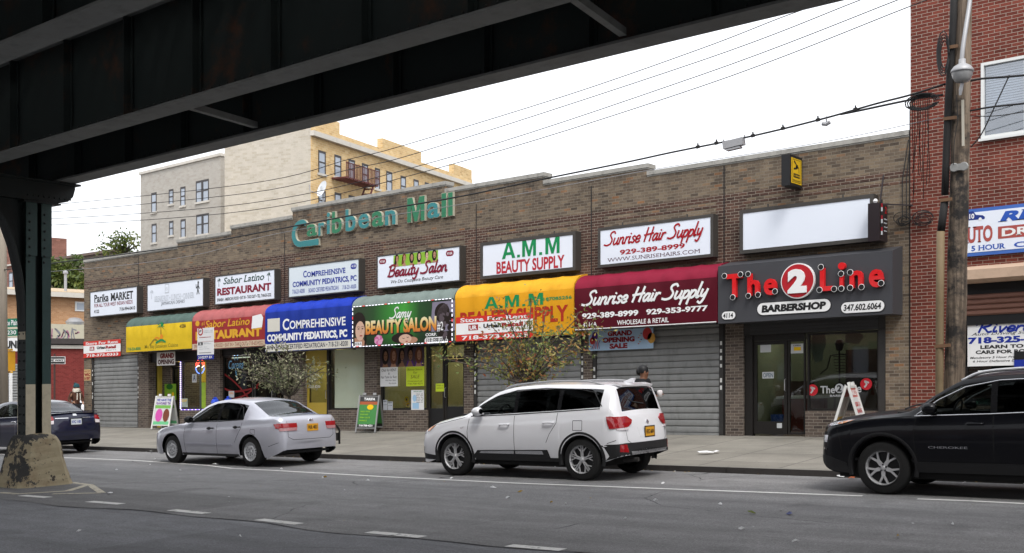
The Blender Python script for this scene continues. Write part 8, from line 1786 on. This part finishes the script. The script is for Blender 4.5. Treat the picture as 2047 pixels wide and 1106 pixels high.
# ---- black SUV, cut by the right edge
M_BPAINT = paintmat('black_paint', (.003, .0032, .005), .0, .3, .05, .22, .15, .04)
sp = dict(cat='car', L=4.66, W=1.86, wb=2.70, foh=1.0, Rt=.365, rim=.238, style='split', sill=.32, gap=.07, paint=M_BPAINT, bow=.13, arch=.05, arch_mat=pm('satin_black_arch', (.012, .012, .013), .4, 0, .1),
  top=[(0, .62), (.02, .82), (.06, .94), (.2, 1.015), (.5, 1.075), (.9, 1.125), (1.32, 1.175), (1.7, 1.41), (2.08, 1.60), (2.5, 1.645), (3, 1.655), (3.8, 1.63), (4.2, 1.58), (4.36, 1.4), (4.5, 1.1), (4.6, .85), (4.66, .6)],
  belt=[(0, .58), (.06, .84), (.2, .93), (.5, .99), (1.3, 1.06), (2.5, 1.09), (3.5, 1.14), (4.2, 1.18), (4.4, 1.1), (4.57, .85), (4.66, .56)],
  width=[(0, .66), (.03, .74), (.1, .82), (.25, .885), (.5, .92), (.9, .93), (3.7, .93), (4.2, .91), (4.5, .86), (4.66, .72)], roofw=[(0, .5), (.2, .72), (1.3, .80), (2.08, .72), (3, .71), (4.2, .67), (4.5, .72), (4.66, .5)], crown=[(0, .02), (.3, .05), (1.3, .06), (2.1, .06), (4.2, .06), (4.66, .02)], low=[(0, .42), (.1, .33), (.3, .28), (.55, .28), (1.0, .32), (3.9, .32), (4.66, .42)],
  cuts=(1.36, 2.04, 2.40, 2.48, 3.35, 3.43, 4.05, 4.25, 4.46, 2.44, 1.42), side_glass=((1.50, 2.40), (2.48, 3.35), (3.43, 4.05)), black=(2.3, 3.5), ws=(1.38, 2.06), bl=(4.25, 4.46), doors=((1.46, 2.43), (2.45, 3.38)), handles=((2.22, .97), (3.2, 1.0)), privacy=(1, 2), rear_glass=M_CGLASSD,
  seat=(2.2, 3.1), floor=.47, dash=1.62, dashz=1.12, mirror=(1.68, 1.155), trim_mat=M_CHROME,
  seams=[[(1.46, 1.05), (1.43, .8), (1.47, .38)], [(2.44, 1.08), (2.44, .38)], [(.5, .985), (1.4, 1.07)], [(.35, .93), (.42, .72), (.44, .55)]],
  glassline=[[(1.44, 1.07), (2.4, 1.098), (3.3, 1.14), (4.05, 1.18)], [(1.46, 1.085), (1.75, 1.29), (2.08, 1.45), (2.5, 1.53), (3, 1.55), (3.7, 1.52), (3.95, 1.45), (4.08, 1.2)]],
  decals=[('head_lamp', [(.07, .925), (.28, .985), (.62, 1.025), (.40, .955), (.10, .905)], 'L', M_HEAD, .008), ('indicator', [(.34, .965), (.44, .965), (.62, 1.02), (.46, 1.0)], 'L', M_AMBER, .012), ('fog_lamp', [(.10, .70), (.20, .70), (.22, .80), (.12, .80)], 'L', M_HEAD, .008), ('bumper_cladding', [(.02, .34), (.52, .28), (.50, .42), (.25, .50), (.05, .52)], 'L', M_CLAD, .006), ('sill_trim', [(1.46, .32), (3.28, .32), (3.28, .46), (1.46, .46)], 'L', pm('satin_black_arch', 0), .012), ('radiator_grille', [(-.6, .75), (.6, .75), (.6, .92), (-.6, .92)], 'front', M_CLAD, .006), ('reflector', [(.13, .60), (.20, .59), (.20, .62), (.13, .63)], 'L', M_CHROME, .008)])
jx, jy = -5.06 - 1.0, 15.68
car3, c3 = build_car('black_suv', 'black sport utility vehicle at the right edge, nose to the left', (jx, jy, S * jx), R(0), sp)
text_side(car3, c3, 'CHEROKEE', 1.62, 2.12, .645, .675, M_CHROME)
rails(c3, car3, ((2.0, .63, 0), (2.3, .64, .06), (3, .63, .07), (3.8, .61, .06), (4.1, .6, 0)), .024, pm('satin_rail', (.60, .60, .61), .35, .8))
MB().box(-.05, .03, -.16, .16, .58, .72).build('plate_holder', M_CLAD, car3, local=True)
MB().tube(crom([(1.22, -.55, 1.155), (1.26, -.3, 1.19), (1.27, 0, 1.205), (1.27, .3, 1.2)], 4), .012, 5).build('wiper', M_CLAD, car3, local=True)
# ---- dark blue saloon behind the column
sp = dict(cat='car', L=4.90, W=1.85, wb=2.80, foh=.96, Rt=.325, rim=.215, style='cover', sill=.20, gap=.05, paint=paintmat('dark_blue_paint', (.005, .0065, .028), .2, .28, .2, .7, .4, .1), bow=.16,
  top=[(0, .56), (.03, .66), (.12, .74), (.4, .84), (.8, .92), (1.15, .965), (1.35, .99), (1.75, 1.2), (2.15, 1.40), (2.45, 1.455), (2.8, 1.475), (3.2, 1.455), (3.5, 1.40), (3.85, 1.25), (4.2, 1.115), (4.45, 1.105), (4.72, 1.10), (4.80, 1.02), (4.86, .86), (4.89, .66), (4.90, .5)],
  belt=[(0, .52), (.12, .69), (.4, .79), (.8, .86), (1.3, .92), (2.1, .95), (3.1, .98), (3.8, 1.02), (4.2, 1.04), (4.6, 1.04), (4.77, .96), (4.86, .78), (4.90, .46)],
  width=[(0, .6), (.04, .7), (.12, .79), (.28, .87), (.5, .91), (.9, .925), (3.7, .925), (4.3, .905), (4.6, .87), (4.77, .82), (4.86, .76), (4.90, .66)], roofw=[(0, .45), (.3, .68), (1.35, .79), (2.15, .68), (2.8, .665), (3.5, .65), (4.2, .74), (4.6, .76), (4.8, .68), (4.90, .5)], crown=[(0, .02), (.3, .035), (1.3, .05), (2.1, .055), (3.5, .05), (4.2, .03), (4.90, .015)], low=[(0, .30), (.2, .22), (.5, .2), (4.3, .2), (4.7, .28), (4.90, .38)],
  cuts=(1.38, 1.65, 2.12, 2.6, 2.68, 3.3, 3.5, 3.54, 4.16, 2.64), side_glass=((1.56, 2.6), (2.68, 3.42)), black=(2.55, 2.75), ws=(1.4, 2.13), bl=(3.54, 4.16), doors=((1.5, 2.62), (2.65, 3.48)), handles=((2.42, .85), (3.34, .88)), handle_mat=M_CHROME, privacy=(),
  seat=(2.35, 3.2), floor=.3, dash=1.66, dashz=.95, mirror=(1.76, 1.0), trim_mat=M_CHROME, seams=[[(2.635, .93), (2.635, .25)], [(1.5, .9), (1.48, .6), (1.52, .25)]],
  rear_seams=[[(-.66, 1.0), (-.62, .68), (-.5, .60), (.5, .60), (.62, .68), (.66, 1.0)]], glassline=[[(1.54, .962), (2.6, .985), (3.46, 1.01)]],
  decals=[('tail_lamp', [(.58, .92), (.82, .89), (.82, 1.02), (.60, 1.02)], 'back', M_TAIL, .008), ('reverse_lamp', [(.60, .82), (.82, .80), (.82, .88), (.59, .91)], 'back', M_TAILW, .009), ('tail_lamp', [(4.50, 1.02), (4.66, 1.01), (4.69, .86), (4.58, .86)], 'L', M_TAIL, .008), ('badge', [(-.06, 1.02), (.06, 1.02), (.045, 1.07), (-.045, 1.07)], 'back', M_CHROME, .012), ('boot_trim', [(.20, .955), (.55, .955), (.55, .975), (.20, .975)], 'back', M_CHROME, .010)])
bx_, by_ = -26.85 - 4.9, 15.75
car4, c4 = build_car('blue_sedan', 'dark navy blue saloon partly hidden by the viaduct column foot', (bx_, by_, S * bx_), R(0), sp)
sp5 = dict(sp, paint=M_WPAINT); car5, c5 = build_car('white_sedan', 'white saloon parked in the side street behind the person in the hat', (-45.6, 31.5, S * -45.6), R(-90), sp5)
plate(car4, c4, 0, .86, .30, .15, M_PLATEW, 'KVC 1183', BLUE, BLK); MB().add([(4.62, -.7, 1.115), (4.78, -.66, 1.135), (4.78, .66, 1.135), (4.62, .7, 1.115), (4.78, -.66, 1.11), (4.78, .66, 1.11)], [(0, 1, 2, 3), (1, 4, 5, 2), (0, 4, 1), (3, 2, 5), (0, 3, 5, 4)]).build('boot_spoiler', sp['paint'], car4, local=True)
# ------------------------------------------------------------------ people
M_SKIN = pm('skin_brown', (.18, .085, .05), .5, 0, .1, 20); M_SKIN2 = pm('skin_tan', (.36, .20, .13), .5, 0, .1, 20)
def skin_mesh(name, chains, mat, parent, sub=2):
    """limbs as connected edges with a radius per joint, grown into one surface"""
    V, E, Rr = [], [], []; ids = {}
    for ch in chains:
        prev = None
        for (k, p, r) in ch:
            if k not in ids: ids[k] = len(V); V.append(p); Rr.append(r)
            if prev is not None: E.append((prev, ids[k]))
            prev = ids[k]
    me = bpy.data.meshes.new(name); me.from_pydata(V, E, []); o = bpy.data.objects.new(name, me); COL.objects.link(o); me.materials.append(mat)
    if parent is not None: o.parent = parent
    m = o.modifiers.new('skin', 'SKIN'); m.use_smooth_shade = True
    for i, d in enumerate(me.skin_vertices[0].data): r = Rr[i]; d.radius = r if isinstance(r, tuple) else (r, r); d.use_root = (i == 0)
    s_ = o.modifiers.new('sub', 'SUBSURF'); s_.levels = sub; s_.render_levels = sub
    return o
def person(label, X, Y, v, yaw, h, coat, trousers, skin, stride, arms, hair, extra=None):
    """faces local -x; joints for a standing height of 1.7 m, scaled"""
    t = thing('person', label, 'person', (X, Y, S * X + v), None, (0, 0, yaw)); k = h / 1.7; P = lambda x, y, z: (x * k, y * k, z * k)
    hip = ('p', P(0, 0, .92), (.15 * k, .11 * k)); ch = [[hip, ('sp', P(0, 0, 1.12), (.13 * k, .10 * k)), ('ch', P(-.01, 0, 1.30), (.155 * k, .11 * k)), ('nk', P(-.02, 0, 1.44), .055 * k), ('hd0', P(-.04, 0, 1.52), .07 * k), ('hd1', P(-.04, 0, 1.60), .092 * k), ('hd2', P(-.03, 0, 1.67), .07 * k)]]
    ch.append([('hd0', 0, 0), ('nose', P(-.125, 0, 1.575), .016 * k)])
    legs = []; arms_ = []
    for sd, (kx, fx, fz) in zip((-1, 1), stride):
        y = sd * .095; L1 = [('h%d' % sd, P(0, y, .88), .10 * k), ('k%d' % sd, P(kx, y, .48), .062 * k), ('a%d' % sd, P(fx, y, .10 + fz), .042 * k)]; ch.append([hip] + L1 + [('t%d' % sd, P(fx - .16, y, .045 + fz), .035 * k)]); legs.append(L1)
    for sd, ((ex, ey, ez), (wx, wy, wz)) in zip((-1, 1), arms):
        A1 = [('s%d' % sd, P(-.01, sd * .19, 1.37), .058 * k), ('e%d' % sd, P(ex, ey, ez), .042 * k), ('w%d' % sd, P(wx, wy, wz), .030 * k)]; d = (Vector((wx, wy, wz)) - Vector((ex, ey, ez))).normalized(); q = Vector((wx, wy, wz)) + d * .06
        ch.append([('ch', 0, 0)] + A1 + [('hn%d' % sd, P(*q), (.036 * k, .018 * k))]); arms_.append(A1)
        for f in range(4): a = q + d * .04 + Vector((0, (f - 1.5) * .018, 0)); b = a + d * (.05 - abs(f - 1.4) * .006) + Vector((-.012, 0, -.018)); ch.append([('hn%d' % sd, 0, 0), ('f%d%d' % (sd, f), P(*a), .0085 * k), ('g%d%d' % (sd, f), P(*b), .007 * k)])
        a = Vector((wx, wy, wz)) + d * .04 + Vector((-.035, 0, .01)); ch.append([('w%d' % sd, 0, 0), ('th%d' % sd, P(*a), .0095 * k), ('ti%d' % sd, P(*(a + d * .03)), .008 * k)])
    skin_mesh('body', ch, skin, t)
    g = lambda r, e: tuple(q + e for q in r) if isinstance(r, tuple) else r + e
    cc = [[('p', P(0, 0, .84), (.175 * k, .145 * k)), ('sp', P(0, 0, 1.10), (.165 * k, .135 * k)), ('ch', P(-.01, 0, 1.30), (.185 * k, .14 * k)), ('nk', P(-.015, 0, 1.43), .085 * k)]]
    for A1 in arms_: cc.append([('ch', 0, 0)] + [(n, p, r + .024 * k) for n, p, r in A1])
    skin_mesh('coat', cc, coat, t)
    tr = [[('p', P(0, 0, .93), (.16 * k, .13 * k))] + [(n, p, r + .016 * k) for n, p, r in L1] for L1 in legs]; skin_mesh('trousers', tr, trousers, t)
    mb = MB()
    for sd, (kx, fx, fz) in zip((-1, 1), stride): mb.add([P(fx + .07 * a, sd * .095 + .045 * b, fz + c) for a, b, c in ((1, -1, 0), (1, 1, 0), (-2.9, 1, 0), (-2.9, -1, 0), (1, -1, .09), (1, 1, .09), (-1, .9, .085), (-1, -.9, .085), (-2.8, .7, .04), (-2.8, -.7, .04))], [(0, 3, 2, 1), (0, 1, 5, 4), (4, 5, 6, 7), (7, 6, 8, 9), (9, 8, 2, 3), (0, 4, 7, 9, 3), (1, 2, 8, 6, 5)])
    mb.build('shoe', M_BLACK, t, local=True)
    mb = MB()
    for sd in (-1, 1): mb.lathe([(.001, -.008), (.009, -.004), (.011, 0), (.009, .004), (.001, .008)], P(-.118, sd * .034, 1.598), 8, 'y'); mb.lathe([(.001, -.008), (.02, 0), (.001, .008)], P(-.03, sd * .092, 1.575), 8, 'y', 1)
    mb.lathe([(.001, -.02), (.006, -.015), (.006, .015), (.001, .02)], P(-.122, 0, 1.525), 6, 'y', 2); mb.build('face', [M_BLACK, skin, pm('lips', (.2, .06, .05), .5)], t, local=True)
    hm = MB()
    if hair == 'short': hm.lathe([(.104, -.05), (.112, .0), (.105, .06), (.07, .105), (.001, .12)], P(-.015, 0, 1.60), 14); hm.lathe([(.001, -.09), (.06, -.06), (.075, 0), (.055, .06), (.001, .08)], P(.07, 0, 1.58), 10); hm.build('hair', M_BLACK, t, local=True, smooth=True)
    else:
        hm.lathe([(.106, -.03), (.112, .0), (.108, .05), (.08, .10), (.001, .125)], P(-.03, 0, 1.62), 14, 'z', 0); hm.lathe([(.001, -.055), (.05, -.03), (.06, 0), (.045, .035), (.001, .055)], P(.06, 0, 1.73), 10, 'z', 1); hm.lathe([(.108, -.035), (.118, -.02), (.116, .01), (.108, .015)], P(-.03, 0, 1.62), 14, 'z', 0); hm.build('hat', [pm('teal_knit', (.02, .07, .085), .9, 0, .3, 40), M_BLACK], t, local=True, smooth=True)
    if extra: extra(t, P)
    return t
def scarf(t, P):
    mb = MB()
    for z, r in ((1.43, .115), (1.475, .11), (1.51, .10)): mb.tube([P(-.03 + r * math.cos(a * .45), r * math.sin(a * .45), z + .012 * math.sin(a)) for a in range(15)], .036, 8)
    mb.build('scarf', pm('cream_knit', (.62, .58, .50), .9, 0, .12, 50, .4, 120), t, local=True, smooth=True)
    for sd in (-1, 1): MB().tube([P(-.19, sd * .06, 1.36), P(-.20, sd * .07, 1.1)], .02, 6).build('scarf_end', pm('cream_knit', 0), t, local=True)
def carry(t, P):
    mb = MB(); mb.lathe([(.001, -.09), (.05, -.085), (.06, .02), (.045, .05), (.001, .055)], P(-.36, -.10, 1.14), 10); mb.build('white_bundle', pm('white_cloth', (.62, .58, .58), .8, 0, .12, 15), t, local=True, smooth=True)
X, Y = gr(152, 846, .28); X, Y = at(152, 800, 22.2)[0], 22.2
person('person in a rust brown coat, cream scarf and teal knit hat by the corner shutter', X, 22.2, .30, R(180), 1.62, pm('rust_coat', (.085, .035, .022), .8, 0, .2, 12, .3, 60), pm('dark_trousers', (.02, .02, .025), .8), M_SKIN2, ((-.08, .10, 0), (-.12, -.16, .02)), (((.0, -.27, 1.10), (-.16, -.20, 1.0)), ((.05, .27, 1.10), (-.1, .24, .95))), 'hat', scarf)
X = at(1284, 800, 19.6)[0]
person('person in dark clothes walking behind the white car carrying a white bundle', X, 19.6, .22, R(180), 1.70, pm('black_coat', (.012, .012, .014), .8, 0, .2, 12), pm('dark_trousers', 0), M_SKIN, ((-.14, -.22, .02), (.02, .22, .05)), (((-.02, -.27, 1.12), (-.28, -.18, 1.12)), ((.02, .27, 1.12), (-.26, .12, 1.10))), 'short', carry)
# driver of the white car: seated, one hand on the wheel
t = thing('person', 'person in a cap sitting at the wheel of the white car', 'person', car2.location, None, car2.rotation_euler); ox, oz = 2.32, .66
Q = lambda x, y, z: (ox + x, -.36 + y, oz + z)
ch = [[('p', Q(0, 0, .05), (.15, .12)), ('sp', Q(.05, 0, .25), (.13, .11)), ('ch', Q(.08, 0, .44), (.16, .12)), ('nk', Q(.06, 0, .57), .055), ('h0', Q(.03, 0, .65), .07), ('h1', Q(.02, 0, .73), .09), ('h2', Q(.03, 0, .79), .07)], [('h0', 0, 0), ('ns', Q(-.07, 0, .70), .016)]]
for sd in (-1, 1):
    ch.append([('p', 0, 0), ('k%d' % sd, Q(-.42, sd * .12, .12), .075), ('a%d' % sd, Q(-.60, sd * .12, -.16), .045), ('t%d' % sd, Q(-.72, sd * .12, -.18), .035)])
    ch.append([('ch', 0, 0), ('s%d' % sd, Q(.08, sd * .19, .50), .058), ('e%d' % sd, Q(-.15, sd * .24, .30), .042), ('w%d' % sd, Q(-.38, sd * .16, .44), .03), ('hn%d' % sd, Q(-.45, sd * .14, .47), (.034, .02))] )
    for f in range(4): ch.append([('hn%d' % sd, 0, 0), ('f%d%d' % (sd, f), Q(-.49, sd * .14 + (f - 1.5) * .018, .49), .0085), ('g%d%d' % (sd, f), Q(-.50, sd * .14 + (f - 1.5) * .017, .455), .007)])
skin_mesh('body', ch, M_SKIN, t); g2 = [[(n, p, tuple(q + .022 for q in r) if isinstance(r, tuple) else r + .02) for n, p, r in ch[0][:3]]] + [[('ch', 0, 0)] + [(n, p, r + .018) for n, p, r in ch[k][1:4]] for k in (3, 5)]; skin_mesh('jacket', g2, pm('grey_jacket', (.05, .05, .055), .8, 0, .2, 12), t)
MB().lathe([(.098, -.02), (.105, .02), (.085, .075), (.001, .10)], Q(.02, 0, .755), 14).box(*[c for a, b in ((-.16, -.05), (-.07, .07)) for c in (a + (ox + .0 if (a, b) == (-.16, -.05) else -.36), b + (ox if (a, b) == (-.16, -.05) else -.36))], oz + .745, oz + .757).build('cap', M_BLACK, t, local=True, smooth=False)
